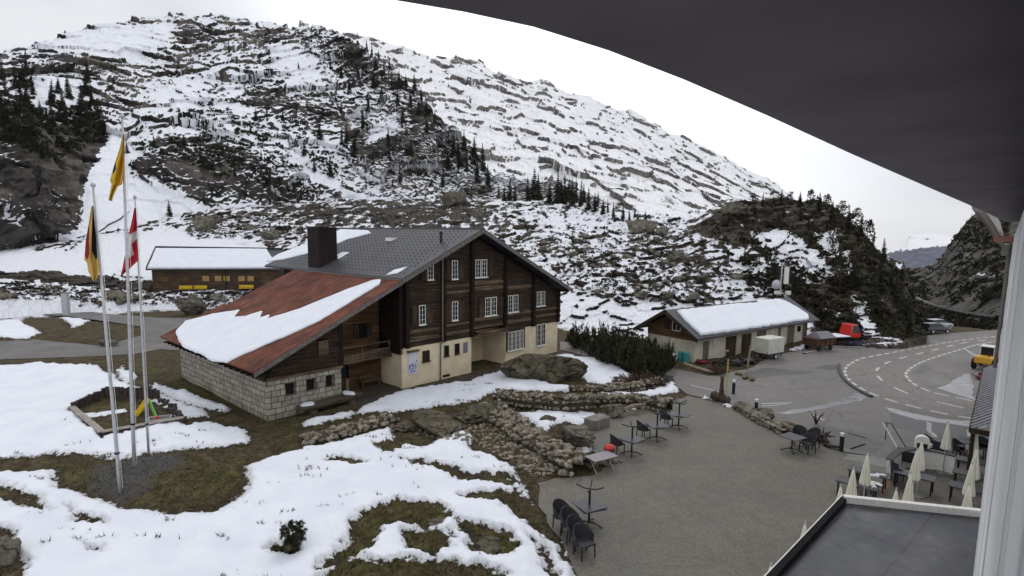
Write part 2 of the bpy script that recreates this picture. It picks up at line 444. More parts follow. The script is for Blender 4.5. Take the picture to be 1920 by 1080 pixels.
SNOWP = [[(-300, 690), (0, 690), (60, 684), (130, 687), (180, 690), (230, 722), (270, 735), (300, 745), (380, 775), (388, 790), (345, 793), (350, 805), (395, 795), (460, 812), (474, 825), (470, 838), (410, 845), (330, 850), (320, 858), (240, 866), (170, 862), (150, 857), (0, 865), (-300, 865)],
 [(288, 722), (320, 733), (375, 750), (430, 770), (425, 780), (370, 769), (310, 749), (285, 733)],
 [(215, 702), (232, 688), (240, 700), (255, 703), (250, 718), (235, 724)],
 [(-300, 886), (0, 889), (108, 886), (98, 900), (110, 920), (170, 938), (230, 962), (320, 975), (350, 962), (400, 965), (450, 935), (470, 908), (448, 895), (455, 885), (500, 866), (540, 855), (600, 845), (680, 822), (735, 803), (748, 833), (790, 845), (830, 828), (868, 815), (885, 828), (882, 845), (930, 862), (965, 885), (990, 930), (1030, 985), (1062, 1030), (1078, 1060), (1078, 1090), (1060, 1300), (-600, 1300)],
 [(760, 738), (885, 716), (960, 695), (990, 712), (1040, 726), (1080, 732), (1060, 740), (1000, 737), (950, 737), (905, 745), (895, 757), (830, 768), (760, 778), (690, 782), (665, 784), (680, 765), (720, 750)],
 [(575, 795), (620, 785), (668, 773), (662, 789), (600, 804), (568, 806)],
 [(1025, 665), (1060, 668), (1110, 670), (1150, 683), (1182, 703), (1172, 720), (1130, 720), (1095, 714), (1080, 690)],
 [(1095, 740), (1200, 735), (1245, 725), (1262, 715), (1272, 728), (1262, 740), (1200, 744), (1130, 745)],
 [(975, 778), (1112, 774), (1118, 783), (1100, 797), (1045, 797), (1022, 815), (1005, 802), (985, 788)],
 [(1162, 762), (1202, 762), (1196, 771), (1168, 773)], [(1085, 835), (1105, 830), (1110, 845), (1095, 850)],
 [(-100, 602), (0, 598), (40, 603), (76, 626), (60, 636), (0, 634), (-100, 634)], [(118, 597), (145, 591), (170, 600), (158, 610), (138, 620)],
 [(90, 588), (110, 590), (105, 595)], [(225, 655), (250, 647), (248, 655)],
 [(1365, 738), (1400, 743), (1425, 764), (1400, 762), (1370, 750)], [(1340, 762), (1375, 753), (1375, 764)], [(1312, 740), (1335, 743), (1340, 751), (1322, 750)],
 [(1480, 655), (1515, 646), (1515, 653), (1488, 660)], [(1590, 640), (1645, 634), (1640, 640), (1600, 645)]]
BARE = [[(690, 962), (740, 945), (830, 955), (850, 985), (800, 1000), (740, 990), (720, 1000), (700, 1040), (640, 1062), (620, 1080), (590, 1085), (640, 1040), (655, 1010), (660, 985)],
 [(848, 985), (900, 990), (960, 1005), (978, 1040), (960, 1052), (900, 1047), (868, 1022)], [(745, 1002), (840, 1005), (850, 1035), (820, 1052), (770, 1040), (750, 1022)],
 [(955, 900), (985, 930), (1010, 960), (1055, 1010), (1075, 1055), (1060, 1060), (1035, 1030), (1000, 998), (965, 975), (935, 950), (880, 945), (860, 935), (900, 925), (960, 928)],
 [(740, 864), (790, 870), (850, 880), (870, 890), (955, 893), (980, 912), (950, 917), (890, 907), (820, 888), (770, 880)],
 [(-100, 915), (0, 915), (40, 925), (85, 950), (97, 972), (60, 967), (0, 947), (-100, 935)], [(120, 955), (160, 970), (210, 987), (200, 994), (140, 985)],
 [(-60, 1000), (8, 1000), (30, 1010), (55, 1070), (52, 1110), (-60, 1150)], [(130, 1028), (205, 1050), (165, 1050)],
 [(500, 1034), (530, 1018), (572, 1026), (562, 1047), (515, 1050)], [(692, 842), (735, 828), (760, 838), (728, 858)], [(640, 1058), (760, 1058), (900, 1066), (960, 1090), (900, 1150), (560, 1150)],
 [(990, 1010), (1020, 1030), (1050, 1080), (1030, 1090), (1005, 1050)], [(640, 862), (690, 872), (660, 880), (600, 872)], [(350, 880), (380, 940), (300, 930)],
 [(130, 772), (190, 738), (270, 745), (345, 790), (300, 800), (192, 832)]]
FLAGBED = wpoly([(95, 905), (160, 880), (250, 868), (330, 855), (400, 852), (460, 885), (470, 910), (450, 940), (400, 968), (320, 978), (230, 955), (120, 920)])
BEDGRAV = wpoly([(175, 905), (195, 880), (260, 866), (340, 868), (350, 885), (300, 905), (270, 940), (225, 950), (180, 930)])
FLATP = [GRAVEL, ASPHALT, LANE]
def ground_build():
    na, nr_ = 860, 520
    az = np.radians(np.linspace(-66, 66, na))
    td = np.linspace(2.1, H / 150.0, nr_)
    r = H / td
    A, R_ = np.meshgrid(az, r)
    X, Y = (R_ * np.sin(A)).ravel(), (R_ * np.cos(A)).ravel()
    p = np.stack([X, Y, np.zeros_like(X)], -1)
    wx = fbm(p * .5, 5, 2.1, .62) * .55 + fbm(p * 4.1, 3) * .16; wy = fbm(p * .5 + 40, 5, 2.1, .62) * .55 + fbm(p * 4.1 + 20, 3) * .16
    flat = np.full(X.shape, -6.0)
    for q in FLATP: flat = np.maximum(flat, poly_sd(q, X, Y, 6.0))
    hum = fbm(p * .25, 4) * .35 + fbm(p * 1.1 + 8, 3) * .10
    off = 1 - sstep(-1.6, -.1, flat)
    bank = .35 * (1 - sstep(-2.2, -.3, poly_sd(GRAVEL, X, Y, 6.0))) * sstep(0, 1, 1) * (X < 6)
    z = off * (hum * .8 + bank * .5) - .05 * (1 - off)
    far = sstep(75, 120, np.hypot(X, Y)); z = z - far * .6
    z = z - 45 * sstep(99, 135, np.hypot(X, Y)) * sstep(rad(31), rad(36), np.arctan2(X, Y))
    bed = poly_sd(FLAGBED, X + wx * .6, Y + wy * .6)
    z = z + .28 * sstep(-.4, 1.2, bed)
    fp = wpoly([(295, 668), (500, 795), (640, 760), (740, 735), (1060, 665), (1060, 600), (600, 560), (400, 600)])
    inb = sstep(-1.0, .2, poly_sd(fp, X, Y)); z = z * (1 - inb) - .04 * inb
    sn = np.full(X.shape, -.5)
    dist = np.hypot(X, Y)
    for q in SNOWP:
        sd = poly_sd(wpoly(q), X + wx * np.clip(dist / 40, .5, 1.4), Y + wy * np.clip(dist / 40, .5, 1.4), 3.0)
        sn = np.maximum(sn, np.clip(sd * .9, -.5, .9))
    fx = fbm(p * 1.7 + 21, 4) * .45; fy = fbm(p * 1.7 + 61, 4) * .45
    for q in BARE:
        sd = poly_sd(wpoly(q), X + wx * .9 + fx, Y + wy * .9 + fy, 3.0)
        sn = np.minimum(sn, np.clip(-sd * 1.3, -.6, .9) + .12)
    sn = np.where(bed > -1.5, np.minimum(sn, np.clip(-bed * .8, -.6, .9)), sn)
    lr = poly_sd(wpoly([(700, 800), (880, 810), (990, 900), (1090, 1080), (1090, 1200), (560, 1200), (600, 1000), (640, 900)]), X, Y)
    sn = np.where(lr > 0, np.minimum(sn, sn - .6 * np.clip(fbm(p * np.array([.55, .9, 1]) + 33, 5) - .02, 0, 1)), sn)
    sn = sn - .5 * np.clip(fbm(p * np.array([1.2, 2.0, 1]) + 133, 4) - .36, 0, 1) * 3 * (dist < 45)
    # far strip of boulders, half under snow
    fz = sstep(92, 100, dist) * (A.ravel() < .1)
    sn = np.where(fz > .3, .05 + .6 * fbm(p * .35 + 3, 4), sn)
    sn = np.where(flat > .3, -.5, sn)
    z = z + .19 * sstep(-.03, .22, sn) + sstep(.05, .5, sn) * (fbm(p * .55 + 70, 4) * .15 + fbm(p * 1.9 + 90, 3) * .05)
    z = z + (1 - sstep(-.3, .1, sn)) * off * fbm(p * 2.3 + 50, 3) * .07
    green = .5 + fbm(p * .5 + 11, 4) * .8
    GR = [wpoly([(250, 690), (330, 690), (470, 760), (420, 775), (300, 715)]), wpoly([(690, 950), (640, 1060), (560, 1100), (760, 1080), (850, 1040), (850, 950)]), wpoly([(850, 980), (980, 1010), (980, 1050), (870, 1040)]), wpoly([(100, 890), (180, 900), (170, 930), (110, 920)]), wpoly([(300, 905), (450, 890), (460, 930), (320, 970)])]
    for q in GR: green = green + .35 * sstep(-.5, .8, poly_sd(q, X, Y))
    grav = sstep(-.3, .3, poly_sd(BEDGRAV, X + wx, Y + wy)) + .75 * sstep(-.4, .5, poly_sd(wpoly([(600, 760), (770, 725), (900, 700), (1050, 665), (1050, 690), (960, 700), (770, 742), (680, 765)]), X, Y)) \
        + .8 * sstep(-.5, .5, poly_sd(wpoly([(1050, 640), (1250, 690), (1275, 720), (1260, 715), (1050, 668)]), X, Y))
    V = np.stack([X, Y, z], -1); Fq = grid_faces(nr_, na)[:, ::-1]
    o = fast_mesh('ground', V, Fq, MT['ground'], {'snow': sn + .5, 'green': green, 'grav': grav})
    o['kind'] = 'structure'
    BVH.append(BVHTree.FromPolygons(V.tolist(), Fq.tolist()))
    return X, Y, z, sn, green, flat
def ground_mat():
    m, t, b = nodes('ground', .9, .15)
    v = coords(t)
    n1 = noi(t, v, 2.2, 8, .65); n2 = noi(t, v, .6, 6); n3 = noi(t, v, 14, 4, .7)
    at = lambda a: N(t, 'ShaderNodeAttribute', attribute_name=a).outputs['Fac']
    x = math_(t, 'ADD', at('snow'), math_(t, 'MULTIPLY', math_(t, 'SUBTRACT', noi(t, v, 3.6, 10, .72), .5), 1.15))
    fac = N(t, 'ShaderNodeMapRange', interpolation_type='SMOOTHSTEP', ins={0: x, 1: .44, 2: .56}).outputs[0]
    brown = ramp(t, n1, [(.28, (.030, .022, .013)), (.5, (.075, .058, .036)), (.72, (.15, .12, .075))])
    green = ramp(t, n1, [(.28, (.026, .028, .009)), (.5, (.078, .077, .024)), (.72, (.16, .145, .055))])
    c = mixc(t, N(t, 'ShaderNodeMapRange', ins={0: at('green'), 1: .35, 2: 1.1}).outputs[0], brown, green)
    c = mixc(t, N(t, 'ShaderNodeMapRange', ins={0: noi(t, v, .45, 7, .7), 1: .50, 2: .60, 3: 0, 4: .75}).outputs[0], c, ramp(t, n1, [(.3, (.026, .017, .011)), (.7, (.085, .055, .034))]))
    c = mixc(t, N(t, 'ShaderNodeMapRange', ins={0: noi(t, v, .9, 6, .65), 1: .58, 2: .68, 3: 0, 4: .7}).outputs[0], c, ramp(t, n1, [(.3, (.06, .060, .014)), (.7, (.17, .16, .04))]))
    c = mixc(t, N(t, 'ShaderNodeMapRange', ins={0: x, 1: .16, 2: .44, 3: 0, 4: .7}).outputs[0], c, (.028, .019, .014))
    gravel = ramp(t, n3, [(.3, (.055, .051, .050)), (.6, (.10, .094, .092)), (.75, (.16, .15, .145))])
    c = mixc(t, math_(t, 'MINIMUM', at('grav'), 1.0), c, gravel)
    c = mixc(t, .55, c, ramp(t, n3, [(.3, (.45, .45, .45)), (.7, (1.35, 1.35, 1.35))]), 'MULTIPLY')
    sc = ramp(t, n2, [(.3, (.70, .735, .81)), (.6, (.78, .81, .87))])
    sc = mixc(t, math_(t, 'MULTIPLY', N(t, 'ShaderNodeMapRange', interpolation_type='SMOOTHSTEP', ins={0: noi(t, v, 5.5, 6, .75), 1: .66, 2: .74}).outputs[0], .75), sc, (.20, .17, .13))
    sc = mixc(t, N(t, 'ShaderNodeMapRange', ins={0: x, 1: .5, 2: .85, 3: .5, 4: 0}).outputs[0], sc, (.40, .385, .36))
    link(t, mixc(t, fac, c, sc), b.inputs['Base Color'])
    bh = math_(t, 'ADD', math_(t, 'MULTIPLY', fac, .5), math_(t, 'MULTIPLY', n3, math_(t, 'SUBTRACT', 1.05, fac)))
    bh = math_(t, 'ADD', bh, math_(t, 'MULTIPLY', n2, .5))
    bump(t, b, bh, .7, .10)
ground_mat()
GX, GY, GZ, GS, GG, GFL = ground_build()

# --- a wide low floor of the valley, so the world does not end behind the hills
fl = MB()
fl.add([(-9000, -1500, -420), (9000, -1500, -420), (9000, 10000, -420), (-9000, 10000, -420)], [(0, 1, 2, 3)])
plain('valley', (.05, .055, .05), (.02, .022, .02), .9, .002, bst=0)
fl.build('terrain', MT['valley'])['kind'] = 'structure'

# --- boulder slope behind the houses and the wooded knoll
S1 = [(-420, [(548, 108), (520, 120), (490, 140), (465, 165)]), (0, [(560, 102), (540, 108), (515, 118), (495, 140), (470, 158)]), (200, [(566, 100), (545, 106), (520, 116), (495, 125), (450, 150), (430, 162)]),
      (400, [(566, 98), (545, 103), (530, 112), (480, 128), (430, 148), (400, 166), (385, 180)]), (600, [(580, 92), (470, 125), (430, 142), (400, 155), (385, 167), (375, 180)]),
      (800, [(640, 70), (560, 85), (430, 125), (400, 145), (385, 158), (372, 176)]), (1000, [(640, 66), (500, 95), (440, 115), (400, 140), (385, 152), (376, 166)]),
      (1150, [(642, 64), (560, 78), (480, 98), (420, 120), (395, 138), (385, 150)]), (1250, [(645, 64), (560, 80), (480, 98), (440, 110), (425, 118), (410, 130)]),
      (1300, [(645, 66), (560, 80), (480, 95), (440, 105), (420, 112), (408, 122)]), (1345, [(640, 68), (560, 82), (450, 100), (420, 106), (395, 113), (384, 120)]),
      (1450, [(630, 71), (540, 86), (450, 102), (400, 114), (380, 121), (371, 127)]), (1545, [(640, 72), (600, 78), (500, 92), (430, 105), (390, 115), (378, 120)]),
      (1600, [(646, 71), (615, 77), (500, 90), (450, 99), (425, 106), (412, 112)]), (1640, [(646, 71), (612, 78), (540, 86), (500, 95), (482, 102), (470, 110)]),
      (1695, [(642, 73), (605, 80), (560, 88), (530, 96), (505, 104), (496, 112)]), (1718, [(636, 76), (622, 82), (602, 90), (588, 96), (576, 103), (568, 108)]), (1738, [(632, 78), (629, 80), (627, 82), (625, 84), (623, 86), (621, 88)])]
def d1(p):
    w_ = np.stack([fbm(p * .3 + 3, 2), fbm(p * .3 + 43, 2), fbm(p * .3 + 83, 2)], 1)
    return fbm(p * .06, 5) * 1.2 + fbm(p * .35 + 5, 4) * .5 + cells(p + w_ * .8, (2.6, 2.6, 1.8), 1) * .8 + cells(p + w_ * .4, (1.1, 1.1, .8), 2) * .2 + cells(p + w_ * 2, (9, 9, 5), 3) * 1.0
b1 = [([(-400, 470), (0, 470), (140, 470), (200, 440), (330, 430), (420, 440), (500, 470), (300, 500), (285, 520), (180, 515), (0, 510), (-400, 510)], .75, 8),
      ([(-400, 512), (0, 513), (90, 512), (170, 518), (290, 530), (290, 545), (200, 538), (90, 527), (0, 524), (-400, 522)], -1.3, 3),
      ([(-400, 526), (0, 526), (160, 534), (300, 552), (480, 552), (480, 600), (-400, 600)], .22, 4),
      ([(520, 388), (650, 385), (740, 380), (830, 375), (920, 380), (925, 410), (760, 430), (640, 410), (560, 410)], -.22, 18),
      ([(1040, 560), (1120, 545), (1230, 575), (1240, 640), (1040, 640)], .45, 14), ([(990, 410), (1110, 395), (1220, 400), (1180, 430), (1040, 430)], .25, 10),
      ([(1300, 440), (1330, 400), (1400, 370), (1560, 365), (1640, 470), (1740, 540), (1740, 640), (1540, 640), (1480, 540), (1420, 470)], -.36, 12),
      ([(1410, 440), (1470, 430), (1560, 500), (1530, 520), (1470, 480)], .75, 6), ([(1530, 440), (1565, 430), (1575, 480), (1540, 475)], .9, 5), ([(1590, 470), (1600, 500), (1590, 520), (1580, 480)], .9, 4),
      ([(1430, 455), (1500, 475), (1560, 520), (1520, 530), (1440, 485)], .8, 6), ([(1600, 560), (1625, 570), (1640, 620), (1660, 636), (1620, 630), (1605, 590)], 1.0, 5),
      ([(1360, 470), (1420, 480), (1450, 500), (1380, 500)], .5, 6), ([(1540, 580), (1575, 590), (1560, 605)], .8, 5), ([(1330, 535), (1400, 530), (1410, 560), (1340, 565)], .35, 8),
      ([(1705, 560), (1800, 560), (1800, 720), (1690, 720)], -1.2, 6)]
v1 = [([(1300, 440), (1340, 400), (1400, 370), (1560, 365), (1640, 470), (1740, 540), (1740, 640), (1540, 640), (1480, 540), (1420, 470)], .40, 14), ([(1700, 600), (2100, 600), (2100, 640), (1700, 640)], .2, 8)]
surf('hillside', 'slope', S1, MT['slope_terrain'], 900, 190, d1, .53, b1, .6, 12, v1, .5, [(b1[0][0], .88)])

# --- steep hill with cliffs on the left
S2 = [(-420, [(520, 145), (400, 158), (250, 180), (170, 235)]), (0, [(505, 150), (470, 158), (380, 166), (260, 180), (180, 215), (104, 290)]),
      (60, [(505, 150), (480, 154), (380, 163), (240, 182), (170, 225), (88, 300)]), (150, [(505, 146), (430, 163), (330, 175), (230, 205), (130, 265), (52, 340)]),
      (235, [(500, 146), (460, 158), (400, 166), (300, 185), (180, 240), (100, 300), (36, 360)]), (320, [(470, 158), (400, 170), (380, 174), (300, 186), (250, 197), (150, 270), (27, 370)]),
      (400, [(440, 165), (385, 174), (300, 190), (250, 200), (150, 270), (30, 370)]), (500, [(420, 170), (380, 177), (300, 188), (200, 232), (100, 300), (44, 350)]),
      (600, [(410, 173), (385, 178), (300, 192), (200, 230), (110, 285), (47, 330)]), (655, [(405, 174), (378, 180), (300, 193), (200, 228), (120, 272), (72, 300)]),
      (700, [(402, 174), (372, 181), (300, 193), (210, 222), (140, 255), (100, 275)]), (750, [(400, 174), (370, 181), (280, 197), (210, 218), (148, 250)]),
      (800, [(400, 174), (370, 180), (290, 196), (230, 212), (200, 226)]), (830, [(400, 174), (374, 180), (310, 195), (260, 206), (235, 217)]), (880, [(398, 174), (376, 180), (330, 191), (290, 200), (262, 210)]),
      (925, [(396, 174), (378, 180), (355, 188), (335, 195), (322, 202)]), (1000, [(396, 174), (378, 180), (360, 186), (345, 192), (334, 200)]), (1060, [(400, 172), (384, 178), (368, 184), (352, 190), (342, 196)]),
      (1110, [(405, 170), (390, 175), (380, 180), (370, 185), (362, 190)]), (1170, [(420, 163), (412, 167), (406, 171), (402, 175), (398, 178)]), (1230, [(440, 155), (432, 158), (428, 160), (424, 163), (420, 166)])]
def d2(p):
    w_ = np.stack([fbm(p * .06 + 3, 3), fbm(p * .06 + 43, 3), fbm(p * .06 + 83, 3)], 1)
    a = fbm(p * .022, 4) * 6
    big = cells(p + w_ * 7, (19, 19, 13), 1) * 6.0; mid = cells(p + w_ * 3.5, (8.5, 9, 6.5), 2) * 3.0; sm_ = cells(p + w_ * 1.5, (3.2, 3.5, 2.4), 3) * .6
    q = np.abs(fbm(p * np.array([.22, .20, .06]) + 23, 4)) * 2
    return a + big + mid + sm_ - q * 1.4 + fbm(p * .5, 3) * .6
CL = [[(-400, 230), (0, 230), (60, 255), (150, 200), (195, 235), (215, 270), (165, 330), (150, 370), (152, 430), (65, 482), (0, 492), (-400, 492)],
      [(248, 290), (300, 248), (380, 258), (480, 290), (520, 330), (600, 370), (652, 392), (560, 386), (480, 386), (370, 386), (300, 352), (250, 312)],
      [(155, 432), (180, 402), (300, 396), (338, 420), (310, 452), (220, 472), (170, 462)],
      [(640, 220), (700, 262), (740, 248), (795, 200), (835, 235), (905, 275), (930, 360), (870, 374), (750, 368), (680, 330), (655, 290)],
      [(600, 50), (660, 72), (760, 150), (830, 235), (780, 240), (700, 150), (640, 90)]]
SN = [[(205, 240), (235, 252), (262, 282), (300, 285), (245, 300), (238, 342), (330, 358), (380, 388), (480, 390), (655, 392), (640, 362), (700, 372), (745, 382), (700, 400), (400, 405), (350, 432), (300, 472), (150, 492), (-400, 520), (-400, 498), (60, 487), (148, 435), (160, 350), (165, 330)],
      [(290, 165), (340, 150), (400, 140), (420, 180), (350, 210), (300, 205)], [(330, 30), (150, 55), (60, 95), (200, 110), (330, 75)], [(420, 160), (460, 160), (480, 210), (400, 235), (380, 210)],
      [(520, 260), (560, 290), (650, 360), (600, 345), (540, 310)], [(700, 225), (740, 225), (760, 245), (705, 270), (690, 260)], [(0, 240), (20, 260), (55, 305), (30, 318), (0, 300)], [(0, 380), (40, 410), (50, 440), (0, 420)],
      [(60, 140), (160, 140), (150, 200), (60, 200)], [(500, 90), (600, 90), (640, 140), (540, 170)]]
b2 = [(c, -.50, 10) for c in CL] + [(c, .42, 14) for c in SN[1:]] + [(SN[0], .75, 6)]
v2 = [([(560, 40), (680, 60), (850, 220), (930, 330), (1180, 400), (1180, 430), (900, 400), (640, 300), (560, 150)], .30, 20), ([(-400, 100), (190, 130), (190, 260), (0, 330), (-400, 300)], .32, 20), ([(250, 280), (520, 300), (600, 360), (300, 340)], .25, 14)]
surf('rocky_hill', 'hill', S2, MT['cliff_terrain'], 860, 330, d2, .74, b2, 1.15, 30, v2, .35, [(SN[0], .88)] + [(q, .55) for q in SN[1:]])

# --- snow mountain behind
S3 = [(560, [(430, 420), (250, 700), (40, 1100)]), (650, [(430, 420), (250, 700), (120, 1000), (66, 1150)]), (690, [(430, 420), (250, 700), (120, 1000), (66, 1150)]), (730, [(430, 420), (250, 700), (140, 1000), (88, 1150)]), (800, [(430, 420), (250, 700), (150, 1000), (94, 1200)]), (850, [(430, 420), (280, 650), (160, 1000), (103, 1200)]),
      (900, [(430, 420), (290, 650), (180, 1000), (114, 1250)]), (945, [(430, 420), (300, 650), (200, 1000), (140, 1250)]), (990, [(430, 420), (300, 650), (210, 1000), (158, 1250)]), (1025, [(430, 420), (300, 650), (220, 1000), (148, 1300)]), (1060, [(440, 420), (320, 650), (230, 1000), (174, 1300)]),
      (1105, [(440, 420), (330, 650), (250, 1000), (177, 1300)]), (1130, [(440, 420), (340, 650), (260, 1000), (194, 1300)]), (1180, [(450, 420), (350, 650), (270, 1000), (207, 1350)]), (1240, [(460, 420), (370, 650), (300, 1000), (238, 1400)]), (1300, [(470, 420), (400, 650), (330, 1000), (268, 1450)]),
      (1350, [(480, 420), (420, 650), (350, 1000), (292, 1500)]), (1400, [(480, 420), (430, 650), (375, 1000), (320, 1550)]), (1440, [(490, 420), (440, 650), (390, 1000), (332, 1600)]), (1478, [(490, 420), (450, 650), (410, 1000), (364, 1600)]), (1520, [(500, 420), (470, 650), (440, 1000), (405, 1600)]), (1600, [(520, 420), (500, 650), (480, 1000), (450, 1600)])]
def d3(p):
    w_ = np.stack([fbm(p * .01 + 3, 3), fbm(p * .01 + 43, 3), fbm(p * .01 + 83, 3)], 1)
    r = 1 - np.abs(fbm(p * np.array([.010, .006, .006]), 5)) * 2.2
    return fbm(p * .003, 4) * 16 + r * 9 + cells(p + w_ * 30, (70, 80, 50), 4) * 13 + cells(p + w_ * 12, (26, 30, 17), 5) * 7 + cells(p + w_ * 5, (10, 12, 7), 6) * 1.5 + np.abs(fbm(p * .03, 4)) * 5
b3 = [([(930, 130), (1100, 180), (1450, 330), (1500, 380), (1400, 350), (1200, 240), (980, 180)], .14, 20), ([(900, 300), (1000, 260), (1100, 300), (1250, 330), (1350, 370), (1250, 420), (1000, 380)], -.05, 20), ([(690, 62), (880, 100), (900, 125), (760, 115)], -.22, 10),
      ([(850, 100), (905, 115), (900, 130), (840, 122)], -.3, 8), ([(1180, 330), (1300, 370), (1340, 420), (1200, 420)], -.2, 18)]
surf('snow_mountain', 'mountain', S3, MT['mountain_terrain'], 620, 260, d3, .92, b3, .35, 120)

# --- dark mountainside on the right with the pass road cut across it
S4 = [(1600, [(560, 520), (520, 540), (505, 560), (495, 600)]), (1660, [(600, 420), (550, 440), (510, 480), (490, 530)]), (1690, [(640, 260), (568, 330), (540, 345), (515, 420), (503, 480)]), (1722, [(650, 235), (565, 300), (559, 308), (520, 400), (503, 470)]), (1748, [(650, 220), (574, 285), (568, 292), (520, 370), (498, 440)]),
      (1764, [(650, 205), (582, 270), (576, 277), (515, 350), (487, 430)]), (1778, [(650, 197), (585, 262), (579, 270), (505, 340), (462, 425)]), (1792, [(650, 190), (587, 255), (581, 262), (500, 330), (444, 420)]), (1820, [(650, 180), (592, 235), (586, 242), (500, 310), (406, 410)]), (1850, [(650, 170), (597, 220), (591, 227), (480, 300), (382, 400)]), (1890, [(650, 160), (603, 202), (597, 209), (470, 290), (340, 390)]), (2000, [(660, 140), (615, 180), (609, 187), (460, 270), (250, 380)]), (2300, [(680, 110), (630, 150), (624, 156), (440, 240), (150, 360)])]
def d4(p):
    w_ = np.stack([fbm(p * .04 + 3, 3), fbm(p * .04 + 43, 3), fbm(p * .04 + 83, 3)], 1)
    return fbm(p * .02, 4) * 6 + (1 - np.abs(fbm(p * np.array([.05, .04, .02]) + 3, 4)) * 2) * 4 + cells(p + w_ * 7, (22, 22, 17), 7) * 6 + cells(p + w_ * 3, (8, 8, 6), 8) * 2.4 + fbm(p * .15, 3)
b4 = [([(1600, 470), (1700, 480), (1720, 500), (1700, 600), (1660, 580)], .12, 10), ([(1815, 512), (1850, 508), (1880, 520), (1820, 522)], .42, 5), ([(1722, 530), (1728, 550), (1722, 560)], .5, 4)]
v4 = [([(1600, 480), (1700, 480), (1800, 440), (1900, 460), (1900, 540), (1800, 545), (1720, 560), (1640, 560)], .34, 14), ([(1680, 600), (2300, 640), (2300, 680), (1680, 680)], .22, 10)]
surf('dark_mountainside', 'mountain', S4, MT['dark_mountain'], 320, 220, d4, .18, b4, .5, 60, v4, .15)

# --- far snowy peak at the end of the valley
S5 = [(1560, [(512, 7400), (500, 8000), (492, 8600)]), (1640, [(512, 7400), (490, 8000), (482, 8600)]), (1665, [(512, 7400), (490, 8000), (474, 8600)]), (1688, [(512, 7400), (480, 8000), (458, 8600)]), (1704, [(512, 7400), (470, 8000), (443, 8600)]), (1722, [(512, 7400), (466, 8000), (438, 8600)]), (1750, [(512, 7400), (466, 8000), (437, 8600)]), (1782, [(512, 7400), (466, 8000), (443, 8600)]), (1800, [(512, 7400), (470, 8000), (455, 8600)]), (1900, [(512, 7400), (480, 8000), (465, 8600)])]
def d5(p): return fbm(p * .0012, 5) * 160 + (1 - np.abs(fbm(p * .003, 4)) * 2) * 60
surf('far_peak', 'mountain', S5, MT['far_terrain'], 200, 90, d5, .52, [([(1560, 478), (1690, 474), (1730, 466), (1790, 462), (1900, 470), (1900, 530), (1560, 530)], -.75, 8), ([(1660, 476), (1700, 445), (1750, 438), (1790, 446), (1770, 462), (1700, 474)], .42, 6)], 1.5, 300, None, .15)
# ------------------------------------------------------------------ paving, roads and markings
def asphalt(name, c1, c2, wet=.35, grit=False):
    m, t, b = nodes(name, .8, .35)
    v = coords(t)
    n = noi(t, v, .35, 6, .6); n2 = noi(t, v, 18, 3, .7); n3 = noi(t, v, 2.4, 5)
    c = ramp(t, n, [(.3, c2), (.65, c1)])
    c = mixc(t, .35, c, ramp(t, n3, [(.3, (.6, .6, .6)), (.7, (1.2, 1.2, 1.2))]), 'MULTIPLY')
    c = mixc(t, .6, c, ramp(t, n2, [(.32, (.55, .55, .55)), (.68, (1.35, 1.35, 1.35))]), 'MULTIPLY')
    if grit:
        c = mixc(t, .55, c, ramp(t, noi(t, v, 7, 6, .75), [(.32, (.45, .45, .44)), (.5, (1, 1, 1)), (.68, (1.5, 1.48, 1.42))]), 'MULTIPLY')
        c = mixc(t, N(t, 'ShaderNodeMapRange', ins={0: noi(t, v, 9, 3, .7), 1: .70, 2: .76}).outputs[0], c, (.32, .30, .27))
        c = mixc(t, .35, c, ramp(t, noi(t, v, .8, 4), [(.4, (.85, .95, .92)), (.6, (1.1, 1.0, .95))]), 'MULTIPLY')
    else:
        ck = N(t, 'ShaderNodeTexVoronoi', feature='DISTANCE_TO_EDGE', ins={'Vector': N(t, 'ShaderNodeVectorMath', operation='ADD', ins={0: v, 1: N(t, 'ShaderNodeTexNoise', ins={'Vector': v, 'Scale': .9, 'Detail': 4}).outputs[1]}).outputs[0], 'Scale': .16}).outputs[0]
        c = mixc(t, N(t, 'ShaderNodeMapRange', ins={0: ck, 1: .0, 2: .012, 3: .55, 4: 0}).outputs[0], c, (.045, .043, .042))
        c = mixc(t, .30, c, ramp(t, noi(t, v, .12, 3), [(.42, (.8, .8, .82)), (.5, (1.1, 1.08, 1.05))]), 'MULTIPLY')
    link(t, c, b.inputs['Base Color'])
    link(t, N(t, 'ShaderNodeMapRange', ins={0: n, 1: .35, 2: .65, 3: .8 - wet, 4: .85}).outputs[0], b.inputs['Roughness'])
    bump(t, b, n2, .5, .012)
asphalt('asphalt', (.185, .174, .163), (.120, .112, .106))
asphalt('road_asphalt', (.20, .188, .175), (.160, .150, .142), .2)
asphalt('lane_asphalt', (.19, .182, .178), (.11, .104, .102), .2)
asphalt('gravel', (.175, .163, .140), (.122, .113, .097), .1, True)
asphalt('deck_paving', (.15, .135, .115), (.09, .08, .07), .3)
asphalt('pale_paving', (.25, .25, .235), (.17, .17, .16), .2)
plain('paint', (.62, .61, .58), (.40, .39, .37), .7, 7, bst=.1)
